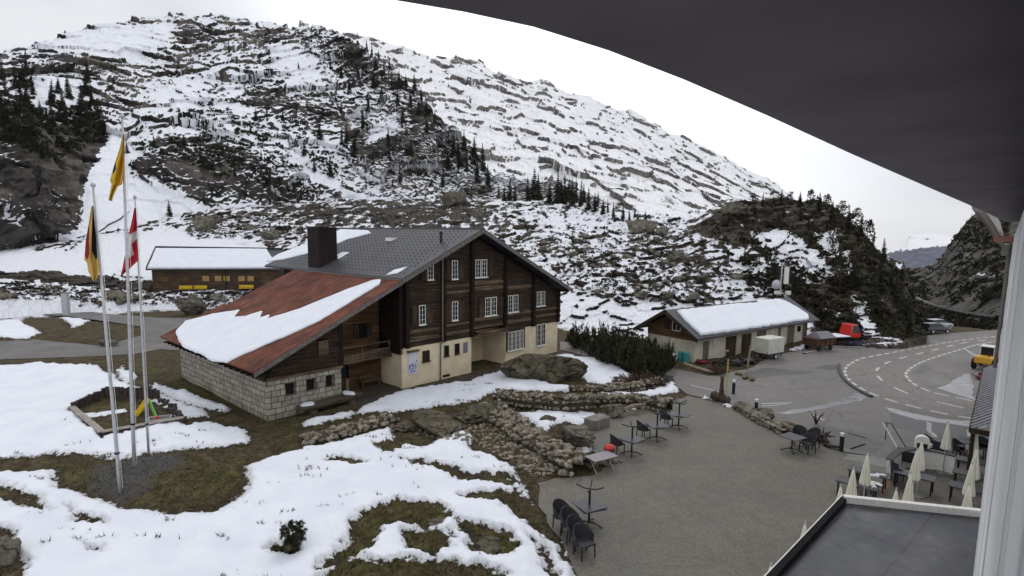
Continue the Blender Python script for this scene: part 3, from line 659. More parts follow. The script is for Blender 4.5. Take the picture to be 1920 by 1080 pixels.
def sheet(name, poly, z, mat, jag=0, step=.4):
    """flat sheet from a world polygon, its outline broken up a little"""
    P = [Vector((p[0], p[1])) for p in poly]
    Q = []
    for i, a in enumerate(P):
        b = P[(i + 1) % len(P)]; n = max(1, int((b - a).length / step)) if jag else 1
        for k in range(n): Q.append(a.lerp(b, k / n))
    if jag:
        q = np.array([(p.x, p.y, 0) for p in Q])
        dx = fbm(q * .9 + 5, 3) * jag; dy = fbm(q * .9 + 55, 3) * jag
        Q = [Vector((p.x + dx[i], p.y + dy[i])) for i, p in enumerate(Q)]
    tri = tessellate_polygon([[Vector((p.x, p.y, 0)) for p in Q]])
    vs = [(p.x, p.y, z) for p in Q]
    fs = []
    for a, b, c in tri:
        n = (Q[b] - Q[a]).cross(Q[c] - Q[a]) if True else 0
        fs.append((a, b, c) if n > 0 else (a, c, b))
    mb = MB().add(vs, fs)
    o = mb.build(name, MT[mat]); o['kind'] = 'structure'
    return o
sheet('gravel_terrace', GRAVEL, .004, 'gravel', .38)
sheet('parking_pavement', ASPHALT, 0.0, 'asphalt', .12)
sheet('lane', LANE, .006, 'lane_asphalt', .2)
def sm(pts, n=6):                                       # Catmull-Rom through points
    P = [Vector(p) for p in pts]; out = []
    for i in range(len(P) - 1):
        a, b, c, d = P[max(i - 1, 0)], P[i], P[i + 1], P[min(i + 2, len(P) - 1)]
        for k in range(n):
            t = k / n
            out.append(.5 * ((2 * b) + (c - a) * t + (2 * a - 5 * b + 4 * c - d) * t * t + (3 * b - a - 3 * c + d) * t ** 3))
    return out + [P[-1]]
OUT = [(1960, 622), (1883, 629), (1796, 639), (1733, 650), (1663, 663), (1617, 672), (1595, 682), (1585, 692), (1587, 706), (1603, 721), (1638, 740), (1688, 756), (1735, 768), (1776, 777), (1823, 785), (1900, 800)]
INN = [(1960, 630), (1890, 637), (1838, 645), (1796, 657), (1750, 671), (1718, 684), (1700, 698), (1701, 708), (1718, 723), (1753, 737), (1796, 746), (1834, 754), (1920, 770)]
MID = [(1960, 627), (1880, 634), (1830, 640), (1807, 643), (1790, 647), (1768, 652), (1744, 658), (1716, 665), (1685, 673), (1657, 683), (1643, 697), (1655, 714), (1700, 737), (1768, 756), (1850, 775)]
wo_, wi_, wm_ = [sm([g(*p) for p in q], 8) for q in (OUT, INN, MID)]
def offs(line, d):
    out = []
    for i, p in enumerate(line):
        t = (line[min(i + 1, len(line) - 1)] - line[max(i - 1, 0)]); t.z = 0; t.normalize()
        out.append(Vector((p.x - t.y * d, p.y + t.x * d, 0)))
    return out
_ro = offs(wo_, -.55); _ri = offs(wi_, .45)
mb = MB()
NR = 160
def resample(line, n):
    L = [0]
    for a, b in zip(line, line[1:]): L.append(L[-1] + (b - a).length)
    out = []; j = 0
    for k in range(n):
        s = L[-1] * k / (n - 1)
        while j < len(L) - 2 and L[j + 1] < s: j += 1
        out.append(line[j].lerp(line[j + 1], (s - L[j]) / max(1e-9, L[j + 1] - L[j])))
    return out
ra, rb = resample(_ro, NR), resample(_ri, NR)
mb.add([(p.x, p.y, .008) for p in ra] + [(p.x, p.y, .008) for p in rb], [(i, i + 1, NR + i + 1, NR + i) for i in range(NR - 1)])
mb.build('road', MT['road_asphalt'])['kind'] = 'structure'
def dashes(name, line, w, on, off, z=.013, s0=0):
    L = [0]
    for a, b in zip(line, line[1:]): L.append(L[-1] + (b - a).length)
    def at(s):
        j = min(max(np.searchsorted(L, s) - 1, 0), len(L) - 2); return line[j].lerp(line[j + 1], (s - L[j]) / max(1e-9, L[j + 1] - L[j]))
    mb = MB(); s = s0
    while s < L[-1]:
        e = min(s + on, L[-1]); k = max(2, int((e - s) / .6) + 1)
        pts = [at(s + (e - s) * i / (k - 1)) for i in range(k)]
        l, r = offs(pts, w / 2), offs(pts, -w / 2)
        n = len(pts)
        mb.add([(p.x, p.y, z) for p in l + r], [(n + i, n + i + 1, i + 1, i) for i in range(n - 1)])
        s += on + off
    o = mb.build(name, MT['paint']); o['kind'] = 'structure'; return o
dashes('edge_marking', wo_, .22, 1.0, .55)
dashes('edge_marking', wi_, .20, 1.0, .45)
dashes('lane_marking', wm_, .20, 1.7, 2.2, s0=.5)
for a, b in (((1296, 722), (1362, 738)), ((1520, 776), (1545, 788)), ((1595, 842), (1622, 833)), ((1590, 812), (1625, 822)), ((1428, 757), (1485, 755))):
    dashes('parking_marking', [g(*a), g(*b)], .12, 20, 1, z=.006)
# raised kerb along the outside of the bend
mb = MB()
kl = sm([g(*p) for p in ((1573, 684), (1573, 692), (1576, 702), (1586, 715), (1604, 729), (1634, 745))], 8)
l, r = offs(kl, .12), offs(kl, -.12); n = len(kl)
mb.add([(p.x, p.y, 0) for p in l] + [(p.x, p.y, .12) for p in l] + [(p.x, p.y, .12) for p in r] + [(p.x, p.y, 0) for p in r],
       [(j * n + i, j * n + i + 1, (j + 1) * n + i + 1, (j + 1) * n + i) for i in range(n - 1) for j in range(3)])
plain('kerb_stone', (.075, .07, .075), (.04, .038, .04), .7, 5)
mb.build('kerb', MT['kerb_stone'])['kind'] = 'structure'
mb = MB()
kl = sm([g(*p) for p in ((1508, 664), (1535, 657), (1565, 651), (1600, 652), (1640, 650))], 6)
l, r = offs(kl, .15), offs(kl, -.15); n = len(kl)
mb.add([(p.x, p.y, 0) for p in l] + [(p.x, p.y, .13) for p in l] + [(p.x, p.y, .13) for p in r] + [(p.x, p.y, 0) for p in r],
       [(j * n + i, j * n + i + 1, (j + 1) * n + i + 1, (j + 1) * n + i) for i in range(n - 1) for j in range(3)])
plain('pale_kerb', (.26, .25, .23), (.16, .15, .14), .8, 5)
mb.build('kerb', MT['pale_kerb'])['kind'] = 'structure'
# wet streaks of meltwater on the asphalt
m, t, b = nodes('wet', .16, .75)
v = coords(t); n = noi(t, v, .9, 4, .55)
link(t, ramp(t, n, [(.3, (.11, .11, .118)), (.6, (.165, .165, .18))]), b.inputs['Base Color'])
link(t, N(t, 'ShaderNodeMapRange', ins={0: n, 1: .35, 2: .65, 3: .10, 4: .40}).outputs[0], b.inputs['Roughness'])
for q in ([(1455, 775), (1490, 768), (1540, 760), (1575, 750), (1598, 742), (1608, 735), (1622, 740), (1618, 751), (1590, 756), (1560, 763), (1520, 771), (1480, 778)],
          [(1428, 760), (1480, 757), (1480, 759), (1428, 763)],
          [(1662, 764), (1672, 766), (1710, 775), (1760, 785), (1800, 790), (1838, 786), (1870, 790), (1870, 804), (1830, 802), (1780, 795), (1720, 787), (1668, 772)],
          [(1757, 728), (1775, 722), (1790, 712), (1806, 702), (1826, 700), (1832, 708), (1822, 716), (1826, 726), (1822, 740), (1832, 752), (1810, 746), (1790, 738)],
          [(1738, 790), (1748, 795), (1746, 806), (1760, 822), (1754, 825), (1738, 808)], [(1815, 806), (1832, 806), (1838, 828), (1822, 834), (1812, 820)],
          [(1808, 652), (1822, 660), (1838, 668), (1830, 670), (1815, 662)]):
    sheet('meltwater', wpoly(q), .010, 'wet', .22, .3)
# darker damp patches
plain('damp', (.070, .066, .066), (.055, .052, .052), .45, 1.5, bst=.1)
for q in ([(1388, 700), (1440, 690), (1530, 697), (1510, 701), (1440, 706), (1395, 712)], [(1520, 690), (1560, 684), (1590, 688), (1560, 694)], [(1668, 770), (1740, 785), (1830, 800), (1860, 815), (1840, 830), (1740, 815), (1672, 800)], [(1705, 690), (1740, 684), (1745, 694), (1720, 702)], [(1480, 800), (1560, 800), (1660, 830), (1640, 850), (1560, 835)]):
    sheet('damp_asphalt', wpoly(q), .006, 'damp', .35, .5)
sheet('pale_path', wpoly([(1590, 852), (1640, 856), (1715, 872), (1690, 885), (1620, 868), (1580, 862)]), .012, 'pale_paving', .05)
sheet('deck', wpoly([(1660, 905), (1690, 880), (1720, 868), (1880, 862), (1880, 1000), (1560, 990), (1590, 925)]), .016, 'deck_paving', .0)
plain('old_planks', (.20, .13, .085), (.12, .075, .05), .7, 3, (8, 1, 1))
sheet('plank_step', wpoly([(1655, 890), (1672, 893), (1664, 930), (1648, 925)]), .022, 'old_planks')
# grassy hump beside the road
mb = MB()
c = g(1655, 640)
mb.rock((0, 0, 0), (4.6, 1.6, .7), 3, 3, .15)
plain('dry_grass', (.14, .11, .065), (.07, .055, .03), .95, 3, bst=.8, bdist=.1)
tag(mb.build('grass_mound', MT['dry_grass'], None, (c.x, c.y, 0), rad(30), True), 'low mound of dry yellow grass at the edge of the bend', 'grass mound')

# guard wall along the pass road far across the valley
mb = MB()
pr_ = []
for px, py in ((1722, 561), (1735, 568), (1750, 574), (1770, 580), (1800, 587), (1830, 593), (1860, 598), (1890, 602)):
    h = hit(px, py, [4]) or atd(px, py, 300)
    pr_.append(h)
for off_, z0, z1 in ((0, -1, .9),):
    n = len(pr_)
    mb.add([(p.x, p.y, p.z + z0) for p in pr_] + [(p.x, p.y, p.z + z1) for p in pr_] + [(p.x + 1.2, p.y + 5.5, p.z + z1) for p in pr_] + [(p.x + 1.5, p.y + 6, p.z + .2) for p in pr_], [(j * n + i, j * n + i + 1, (j + 1) * n + i + 1, (j + 1) * n + i) for i in range(n - 1) for j in range(3)])
plain('road_concrete', (.21, .20, .19), (.13, .12, .115), .8, .4)
tag(mb.build('retaining_wall', MT['road_concrete']), 'pale retaining wall carrying the pass road along the dark mountainside', 'retaining wall')

# ------------------------------------------------------------------ dry stone walls and boulders
plain('rubble', (.34, .30, .235), (.075, .066, .050), .9, 2.6, bst=.6, bdist=.05, lo=.34, hi=.68)
def rockmat(name, c1, c2, lich):
    m, t, b = nodes(name, .92, .15)
    v = coords(t); n = noi(t, v, 1.1, 10, .68); n2 = noi(t, v, 6, 6, .7)
    c = ramp(t, n, [(.30, c2), (.52, tuple(.5 * a + .5 * q for a, q in zip(c1, c2))), (.70, c1)])
    c = mixc(t, .7, c, ramp(t, n2, [(.3, (.4, .4, .4)), (.7, (1.5, 1.5, 1.5))]), 'MULTIPLY')
    c = mixc(t, N(t, 'ShaderNodeMapRange', ins={0: noi(t, v, 2.3, 8, .7), 1: .56, 2: .62, 3: 0, 4: .8}).outputs[0], c, lich)
    vo = N(t, 'ShaderNodeTexVoronoi', feature='DISTANCE_TO_EDGE', ins={'Vector': N(t, 'ShaderNodeVectorMath', operation='ADD', ins={0: v, 1: N(t, 'ShaderNodeTexNoise', ins={'Vector': v, 'Scale': 1.5, 'Detail': 5}).outputs[1]}).outputs[0], 'Scale': .75}).outputs[0]
    ck = N(t, 'ShaderNodeMapRange', ins={0: vo, 1: 0, 2: .05, 3: .25, 4: 1}).outputs[0]
    link(t, mixc(t, 1.0, c, ck, 'MULTIPLY'), b.inputs['Base Color'])
    bump(t, b, math_(t, 'ADD', math_(t, 'ADD', n, math_(t, 'MULTIPLY', n2, .3)), math_(t, 'MULTIPLY', ck, .3)), .9, .18)
rockmat('granite', (.27, .245, .20), (.055, .050, .042), (.10, .095, .055))
rockmat('mossy', (.20, .175, .125), (.035, .032, .024), (.085, .080, .035))
plain('earth', (.07, .055, .038), (.035, .028, .02), .95, 4, bst=.7, bdist=.05)
plain('stone_grey', (.24, .23, .205), (.14, .135, .12), .85, 4, bst=.4)
def stone_wall(label, path, w, h, size, seed, name='dry_stone_wall', lean=0):
    P = [g(*p) for p in path]
    rs = random.Random(seed); mb = MB()
    L = resample(P, max(3, int(sum((b - a).length for a, b in zip(P, P[1:])) / .5)))
    o0 = L[0].copy()
    l, r = offs(L, w / 2 * .8), offs(L, -w / 2 * .8); n = len(L)
    loc = lambda p, z: (p.x - o0.x, p.y - o0.y, z)
    mb.add([loc(p, -.1) for p in l] + [loc(p, h * .85) for p in l] + [loc(p, h * .85) for p in r] + [loc(p, -.1) for p in r], [(j * n + i, j * n + i + 1, (j + 1) * n + i + 1, (j + 1) * n + i) for i in range(n - 1) for j in range(3)], 1)
    tot = sum((b - a).length for a, b in zip(L, L[1:]))
    def put(s, off_, z, sz):
        i = min(int(s * (n - 1)), n - 2); p = L[i].lerp(L[i + 1], s * (n - 1) - i)
        t = (L[i + 1] - L[i]).normalized()
        q = Vector((p.x - t.y * off_ - o0.x, p.y + t.x * off_ - o0.y, z))
        mb.rock(q, (sz * rs.uniform(.7, 1.4), sz * rs.uniform(.6, 1.1), sz * rs.uniform(.5, .85)), 1, rs.random() * 90, .30)
    rows = max(2, int(h / size / 1.15))
    for side in (-1, 1):
        for k in range(rows):
            m_ = int(tot / size / .95)
            for i in range(m_):
                put(min(.999, (i + rs.random()) / m_), side * w / 2 * (1 - .25 * k / rows) * rs.uniform(.9, 1.05), size * .4 + k * h / rows, size * rs.uniform(.45, .95))
    m_ = int(tot * w / size / size / .95)
    for i in range(m_): put(rs.random() * .999, rs.uniform(-.45, .45) * w, h * rs.uniform(.85, 1.02), size * rs.uniform(.4, 1.0))
    o = mb.build(name, [MT['rubble'], MT['earth']], None, (o0.x, o0.y, 0))
    return tag(o, label, 'stone wall')
stone_wall('wide rubble wall running diagonally down to the flat-topped table', [(915, 775), (960, 812), (1005, 842), (1050, 868), (1092, 886)], 1.7, .75, .34, 1)
stone_wall('dark dry stone wall across the garden, with the longest face', [(930, 762), (985, 770), (1050, 776), (1110, 772)], 1.0, 1.15, .26, 2)
stone_wall('dry stone wall ending behind the garden tables', [(1108, 762), (1160, 760), (1210, 762), (1255, 772)], 1.2, .75, .28, 3)
stone_wall('thin upper row of stones below the dark pines', [(1070, 738), (1120, 738), (1180, 732), (1240, 722)], .9, .55, .26, 4)
stone_wall('low grassy stone wall beside the hollowed log trough', [(570, 838), (620, 828), (680, 813), (735, 795)], 1.3, .6, .30, 5)
stone_wall('line of stones edging the gravel terrace beside the car park', [(1385, 765), (1420, 787), (1455, 805), (1475, 815)], .7, .35, .30, 6, 'stone_edging')
def boulder(label, px, py, size, z=0, mat='granite', seed=1, sub=4, amp=.22, name='boulder', dist=None, snow=None, sink=.25, cluster=0):
    c = g(px, py, z) if dist is None else dist
    mb = MB(); mb.rock((0, 0, size[2] * (1 - sink)), size, sub, seed, amp)
    rs = random.Random(seed * 7)
    for k in range(cluster):
        t_ = rs.uniform(0, 6.28); q = rs.uniform(.35, .62); f = rs.uniform(.35, .75)
        mb.rock((math.cos(t_) * size[0] * f, math.sin(t_) * size[1] * f, size[2] * q * rs.uniform(.2, .9)), (size[0] * q, size[1] * q, size[2] * q * 1.1), sub, seed + k * 3 + 1, amp)
    o = mb.build(name, MT[mat], None, (c[0], c[1], c[2] if dist is not None else z), 0, False)
    return tag(o, label, 'boulder')
boulder('huge mossy boulder standing in the snow in front of the chalet entrance', 1008, 712, (3.4, 1.9, 1.45), 0, 'mossy', 44, amp=.34, cluster=4)
boulder('long low arm of rock curling round a snow hollow beside the huge boulder', 1070, 712, (1.3, 1.0, .95), 0, 'mossy', 7)
boulder('brown rock slab rising between snow and low grassy wall', 815, 806, (2.5, 1.2, .6), 0, 'mossy', 9, amp=.3, cluster=7)
boulder('rock shelf at the head of the diagonal rubble wall', 905, 790, (2.2, 1.3, .6), 0, 'mossy', 12, amp=.3, cluster=5)
boulder('cracked block of rock with dark clefts beside the diagonal rubble wall', 1074, 832, (1.2, .8, .7), 0, 'granite', 15, amp=.3, cluster=3)
boulder('small boulder behind the square stone block', 1150, 780, (.75, .6, .55), 0, 'granite', 17)
boulder('small dark rock poking out of the garden snow', 1028, 795, (.55, .4, .3), 0, 'mossy', 18)
boulder('mound of mossy rock with a yellow-green top in the near snow', 915, 1035, (.95, .6, .25), 0, 'mossy', 20, amp=.3)
boulder('grey rock slab lying in the near grass', 825, 985, (.95, .4, .2), 0, 'granite', 22, amp=.3)
boulder('dark rock at the edge of the lower lawn', 12, 1062, (.6, .45, .55), 0, 'granite', 23, amp=.32)
boulder('brown stone beside the carved stump', 1385, 768, (.45, .4, .35), 0, 'granite', 25)
boulder('weathered stones at the end of the hollow log planter', 1437, 783, (.8, .5, .35), 0, 'granite', 26)
boulder('grey boulder half buried beside the upper lane', 215, 578, (2.6, 1.6, 1.6), 0, 'granite', 27)
boulder('leaning boulder at the corner of the lane near the rusty roof', 362, 590, (2.0, 1.3, 1.5), 0, 'granite', 28, amp=.4)
boulder('brown boulder above the lane, left of the flagpoles', 20, 568, (2.5, 1.6, 1.2), 0, 'mossy', 29)
boulder('pale stones piled on the verge below the lane', 205, 648, (1.2, .7, .4), 0, 'granite', 30)
for lab, px, py, wpx, seed in (('big round boulder on the snow above the barn', 386, 428, 52, 31), ('squat boulder on the slope above the barn', 508, 446, 36, 32), ('dark boulder under the left cliff', 470, 432, 26, 33),
                               ('pale boulder standing on the slope behind the garage', 1275, 492, 46, 34), ('flat boulder on the slope above the chalet ridge', 850, 384, 56, 35), ('low grey boulder crowning the patchy slope', 1200, 436, 60, 36),
                               ('rounded rock on top of the wooded knoll', 1375, 402, 56, 37), ('boulder amid bushes in the middle of the patchy slope', 1240, 440, 36, 38)):
    c = hit(px, py)
    d = math.hypot(c.x, c.y); s = wpx * d / 1050 / 2
    boulder(lab, px, py, (s, s * .8, s * .62), 0, 'granite', seed, 4, .38, dist=(c.x, c.y, c.z), sink=.6)

# loose stones on the bank between the walls
mb = MB(); rs = random.Random(66); PB = [(760, 812), (880, 772), (960, 792), (1065, 885), (1000, 895), (960, 868), (900, 835)]
for k in range(1500):
    x, y = rs.uniform(760, 1065), rs.uniform(770, 895)
    r_ = False
    for i in range(len(PB)):
        (x1, y1), (x2, y2) = PB[i], PB[(i + 1) % len(PB)]
        if (y1 > y) != (y2 > y) and x < (x2 - x1) * (y - y1) / (y2 - y1) + x1: r_ = not r_
    if not r_: continue
    p = hit(x, y, [0])
    if p is None: continue
    q = rs.uniform(.05, .17); mb.rock((p.x, p.y, p.z + q * .2), (q * rs.uniform(.8, 1.5), q, q * .6), 1, rs.random() * 80, .3)
mb.build('rubble', MT['rubble'])['kind'] = 'stuff'
# ------------------------------------------------------------------ building materials
def boards(name, c1, c2, c3, sc=(.35, .35, 5.5), rough=.8, ns=1.4):
    m, t, b = nodes(name, rough, .15)
    v = coords(t, sc); v0 = coords(t)
    n = noi(t, v, ns, 7, .65); n2 = noi(t, v0, .5, 4)
    c = ramp(t, n, [(.30, c3), (.48, c2), (.68, c1)])
    c = mixc(t, .6, c, ramp(t, n2, [(.32, (.45, .45, .48)), (.68, (1.35, 1.3, 1.25))]), 'MULTIPLY')
    link(t, c, b.inputs['Base Color']); bump(t, b, n, .5, .02)
boards('log_dark', (.082, .056, .036), (.036, .025, .017), (.012, .009, .007))
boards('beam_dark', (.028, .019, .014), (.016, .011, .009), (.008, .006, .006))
boards('log_grey', (.22, .17, .12), (.10, .07, .045), (.035, .024, .016))
boards('log_brown', (.19, .105, .052), (.10, .056, .028), (.035, .021, .013))
boards('barn_wood', (.12, .085, .058), (.070, .048, .034), (.016, .011, .009))
boards('plank_vert', (.13, .085, .05), (.065, .042, .026), (.02, .014, .010), (4.5, 4.5, .3))
boards('shutter_wood', (.095, .062, .040), (.045, .030, .021), (.018, .013, .010), (3, 3, .4))
plain('plaster', (.72, .62, .44), (.60, .51, .35), .9, 1.1, bst=.15, lo=.3, hi=.6)
plain('plaster_grey', (.58, .55, .44), (.42, .40, .32), .9, .9, bst=.15, lo=.3, hi=.62)
plain('slate', (.070, .072, .082), (.038, .039, .045), .45, 3, bst=.2, spec=.45)
plain('dark_metal', (.020, .019, .021), (.010, .010, .011), .5, 5, bst=.05)
plain('fascia', (.17, .15, .14), (.09, .08, .075), .7, 5)
plain('white_paint', (.80, .79, .74), (.68, .67, .62), .5, 9, bst=.05)
plain('pipe_metal', (.21, .19, .175), (.13, .12, .11), .4, 8, bst=.05, metal=.3)
m, t, b = nodes('glass', .12, .35); b.inputs['Base Color'].default_value = (.012, .013, .016, 1)
# slate with rows of snow guards
m, t, b = nodes('slate_roof', .5, .45)
v = coords(t)
br = N(t, 'ShaderNodeTexBrick', ins={'Vector': N(t, 'ShaderNodeMapping', ins={0: v, 'Rotation': (0, 0, rad(90))}).outputs[0], 'Color1': (.052, .053, .061, 1), 'Color2': (.044, .045, .052, 1), 'Mortar': (.032, .032, .037, 1), 'Scale': 1.0, 'Mortar Size': .012, 'Brick Width': .40, 'Row Height': .26})
n = noi(t, v, .6, 6)
link(t, mixc(t, .7, br.outputs[0], ramp(t, n, [(.3, (.65, .65, .65)), (.7, (1.3, 1.3, 1.3))]), 'MULTIPLY'), b.inputs['Base Color'])
bump(t, b, br.outputs['Fac'], -.4, .02)
# rusty corrugated sheet
m, t, b = nodes('rusty_sheet', .75, .25)
v = coords(t); vs_ = coords(t, (.22, 2.6, 1))
n = noi(t, vs_, 1.3, 7, .62); n2 = noi(t, v, .7, 6, .6)
c = ramp(t, n, [(.26, (.045, .016, .012)), (.42, (.110, .030, .018)), (.56, (.150, .050, .028)), (.66, (.145, .085, .055)), (.78, (.20, .15, .12))])
c = mixc(t, .7, c, ramp(t, n2, [(.32, (.30, .27, .27)), (.5, (.9, .85, .85)), (.68, (1.55, 1.5, 1.45))]), 'MULTIPLY')
link(t, c, b.inputs['Base Color'])
wv = N(t, 'ShaderNodeTexWave', wave_type='BANDS', bands_direction='Y', ins={'Vector': v, 'Scale': 1.6, 'Distortion': .0})
bump(t, b, wv.outputs['Fac'], .5, .03)
# squared stone blocks
m, t, b = nodes('stone_blocks', .9, .2)
v = coords(t)
sx = N(t, 'ShaderNodeSeparateXYZ', ins={0: v}); cx = N(t, 'ShaderNodeCombineXYZ', ins={0: math_(t, 'ADD', sx.outputs[0], sx.outputs[1]), 1: sx.outputs[2]})
wob_ = N(t, 'ShaderNodeVectorMath', operation='ADD', ins={0: cx.outputs[0], 1: N(t, 'ShaderNodeVectorMath', operation='SCALE', ins={0: N(t, 'ShaderNodeTexNoise', ins={'Vector': v, 'Scale': 1.3, 'Detail': 3}).outputs[1], 'Scale': .16}).outputs[0]})
br = N(t, 'ShaderNodeTexBrick', offset=.43, squash=.75, squash_frequency=3, ins={'Vector': wob_.outputs[0], 'Color1': (.42, .39, .335, 1), 'Color2': (.26, .24, .205, 1), 'Mortar': (.085, .075, .062, 1), 'Scale': 1.0, 'Mortar Size': .026, 'Mortar Smooth': .3, 'Brick Width': .62, 'Row Height': .37, 'Bias': 0})
n = noi(t, v, 3, 7, .65)
link(t, mixc(t, .75, br.outputs[0], ramp(t, n, [(.3, (.55, .53, .5)), (.7, (1.3, 1.3, 1.3))]), 'MULTIPLY'), b.inputs['Base Color'])
bump(t, b, math_(t, 'SUBTRACT', math_(t, 'MULTIPLY', n, .4), br.outputs['Fac']), .6, .05)

def frame_of(o, yawd):
    y = rad(yawd)
    return np.array(o[:3] if len(o) == 3 else (o[0], o[1], 0), float), np.array([math.cos(y), math.sin(y), 0]), np.array([-math.sin(y), math.cos(y), 0])
def loc_ray(fr, px, py):
    o, ex, ey = fr; d = ray(px, py); c = CAM - o
    return np.array([c @ ex, c @ ey, c[2]]), np.array([d @ ex, d @ ey, d[2]])
def on_plane(fr, px, py, a, nl):
    c, d = loc_ray(fr, px, py); t = ((np.array(a) - c) @ np.array(nl)) / (d @ np.array(nl)); return c + d * t
def snow_cap(pts, up, th, parent, name='snow_cover', rag=.05, step=.35, loc=None):
    """a rounded slab of snow over a polygon given in 3-D on a plane"""
    P = [Vector(p) for p in pts]; up = Vector(up).normalized(); Q = []
    for i, a in enumerate(P):
        b = P[(i + 1) % len(P)]; n = max(1, int((b - a).length / step))
        for k in range(n): Q.append(a.lerp(b, k / n))
    c = sum(Q, Vector()) / len(Q); n = len(Q)
    q = np.array([tuple(p) for p in Q]); jx = fbm(q * 1.7 + 3, 3) * rag * 2.2
    nor = []
    ori = sum((Q[i] - c).cross(Q[(i + 1) % n] - c).dot(up) for i in range(n))
    for i in range(n):
        t = (Q[(i + 1) % n] - Q[i - 1]); nn = t.cross(up); nn = nn.normalized() if nn.length > 1e-6 else Vector((1, 0, 0))
        nor.append(nn if ori > 0 else -nn)
    rings = []
    for ins, h in ((0, -.01), (-.02, .35 * th), (.05, .8 * th), (.16, th)):
        rings.append([Q[i] + nor[i] * (jx[i] - ins) + up * h for i in range(n)])
    mb = MB()
    for rg in rings: mb.v += [tuple(p) for p in rg]
    for j in range(len(rings) - 1):
        for i in range(n):
            f = (j * n + i, j * n + (i + 1) % n, (j + 1) * n + (i + 1) % n, (j + 1) * n + i)
            mb.f.append(f if ori > 0 else f[::-1]); mb.m.append(0)
    ax = up.orthogonal().normalized(); ay = up.cross(ax); b0 = (len(rings) - 1) * n
    top = [Vector((p.dot(ax), p.dot(ay), 0)) for p in rings[-1]]
    for a, b, c_ in tessellate_polygon([top]):
        w_ = (top[b] - top[a]).cross(top[c_] - top[a]).z
        mb.f.append((b0 + a, b0 + b, b0 + c_) if w_ > 0 else (b0 + a, b0 + c_, b0 + b)); mb.m.append(0)
    return mb.build(name, MT['snow'], parent, loc, None, False)
def window(parent, x, z, w, h, sash=1, shut=0, y=0.0, frame='white_paint', rows=4, sill=True, cols=2, name='window', sm_='shutter_wood', axis=0):
    """casement window on the plane y=const (facing -y); parts: frame > pane; shutters are parts of the house"""
    mb = MB(); fw = .05
    for k in range(sash):
        x0 = x - w / 2 + k * w / sash + (.06 if sash > 1 else 0); x1 = x - w / 2 + (k + 1) * w / sash - (.06 if sash > 1 else 0)
        mb.box(x0, x0 + fw, y - .07, y + .02, z - h / 2, z + h / 2); mb.box(x1 - fw, x1, y - .07, y + .02, z - h / 2, z + h / 2)
        mb.box(x0 + fw, x1 - fw, y - .068, y + .02, z - h / 2, z - h / 2 + fw); mb.box(x0 + fw, x1 - fw, y - .068, y + .02, z + h / 2 - fw, z + h / 2)
        for c_ in range(1, cols): xx = x0 + (x1 - x0) * c_ / cols; mb.box(xx - .013, xx + .013, y - .06, y + .01, z - h / 2 + fw, z + h / 2 - fw)
        for r_ in range(1, rows): zz = z - h / 2 + h * r_ / rows; mb.box(x0 + fw, x1 - fw, y - .058, y + .008, zz - .010, zz + .010)
    if sill: mb.box(x - w / 2 - .06, x + w / 2 + .06, y - .13, y + .02, z - h / 2 - .07, z - h / 2 - .003)
    f = mb.build(name, MT[frame], parent)
    MB().box(x - w / 2 + .02, x + w / 2 - .02, y - .035, y - .012, z - h / 2 + .02, z + h / 2 - .02).build('pane', MT['glass'], f)
    if shut:
        for s in (-1, 1):
            xc = x + s * (w / 2 + .06 + shut / 2)
            b = MB().box(xc - shut / 2, xc + shut / 2, y - .075, y - .03, z - h / 2 - .02, z + h / 2 + .02)
            for zz in (-.3, .3): b.box(xc - shut / 2 + .03, xc + shut / 2 - .03, y - .10, y - .075, z + zz * h - .05, z + zz * h + .05)
            b.build('shutter', MT[sm_], parent)
    return f
def logwall(mb, x0, x1, y, z0, z1, dz=.27, ztop=None, seed=0, th=.14, skip=()):
    """stacked beams, each proud by its own amount; ztop(x) clips them under a roof; skip = (xa, xb, za, zb) openings"""
    rs = random.Random(seed); z = z0
    while z < z1 - .02:
        zt = min(z + dz - .02, z1); a, b = x0, x1
        if ztop:
            xs = np.linspace(x0, x1, 160); ok = [q for q in xs if ztop(q) > zt]
            if not ok: break
            a, b = ok[0], ok[-1]
        segs = [(a, b)]
        for (xa, xb, za, zb) in skip:
            if za < zt and zb > z:
                ns = []
                for (p, q) in segs:
                    if xb <= p or xa >= q: ns.append((p, q))
                    else:
                        if xa > p: ns.append((p, xa))
                        if xb < q: ns.append((xb, q))
                segs = ns
        o = rs.uniform(-.03, .03)
        for p, q in segs:
            if q - p > .05: mb.box(p, q, y - th / 2 + o, y + th / 2, z, zt)
        z += dz
    return mb

# ------------------------------------------------------------------ the chalet
CO = g(760, 727); CYAW = 48.5; CF = frame_of(CO, CYAW)
ch = thing('chalet', 'large dark log chalet with slate and rusty red roofs over cream plaster', 'house', (CO.x, CO.y, 0), rad(CYAW))
RX, RZ, SL = 7.0, 12.09, .451
rz_ = lambda x: RZ - SL * abs(x - RX)
# plaster storey
mb = MB()
mb.box(-.3, 6.95, 0, 2.6, -.5, 3.02); mb.box(11.25, 19.0, 0, 18, -.5, 3.28); mb.box(6.95, 11.25, 2.9, 3.2, -.5, 3.28); mb.box(.2, 11.2, 3.2, 18, -.5, 3.0)
mb.build('plaster_wall', MT['plaster'], ch)
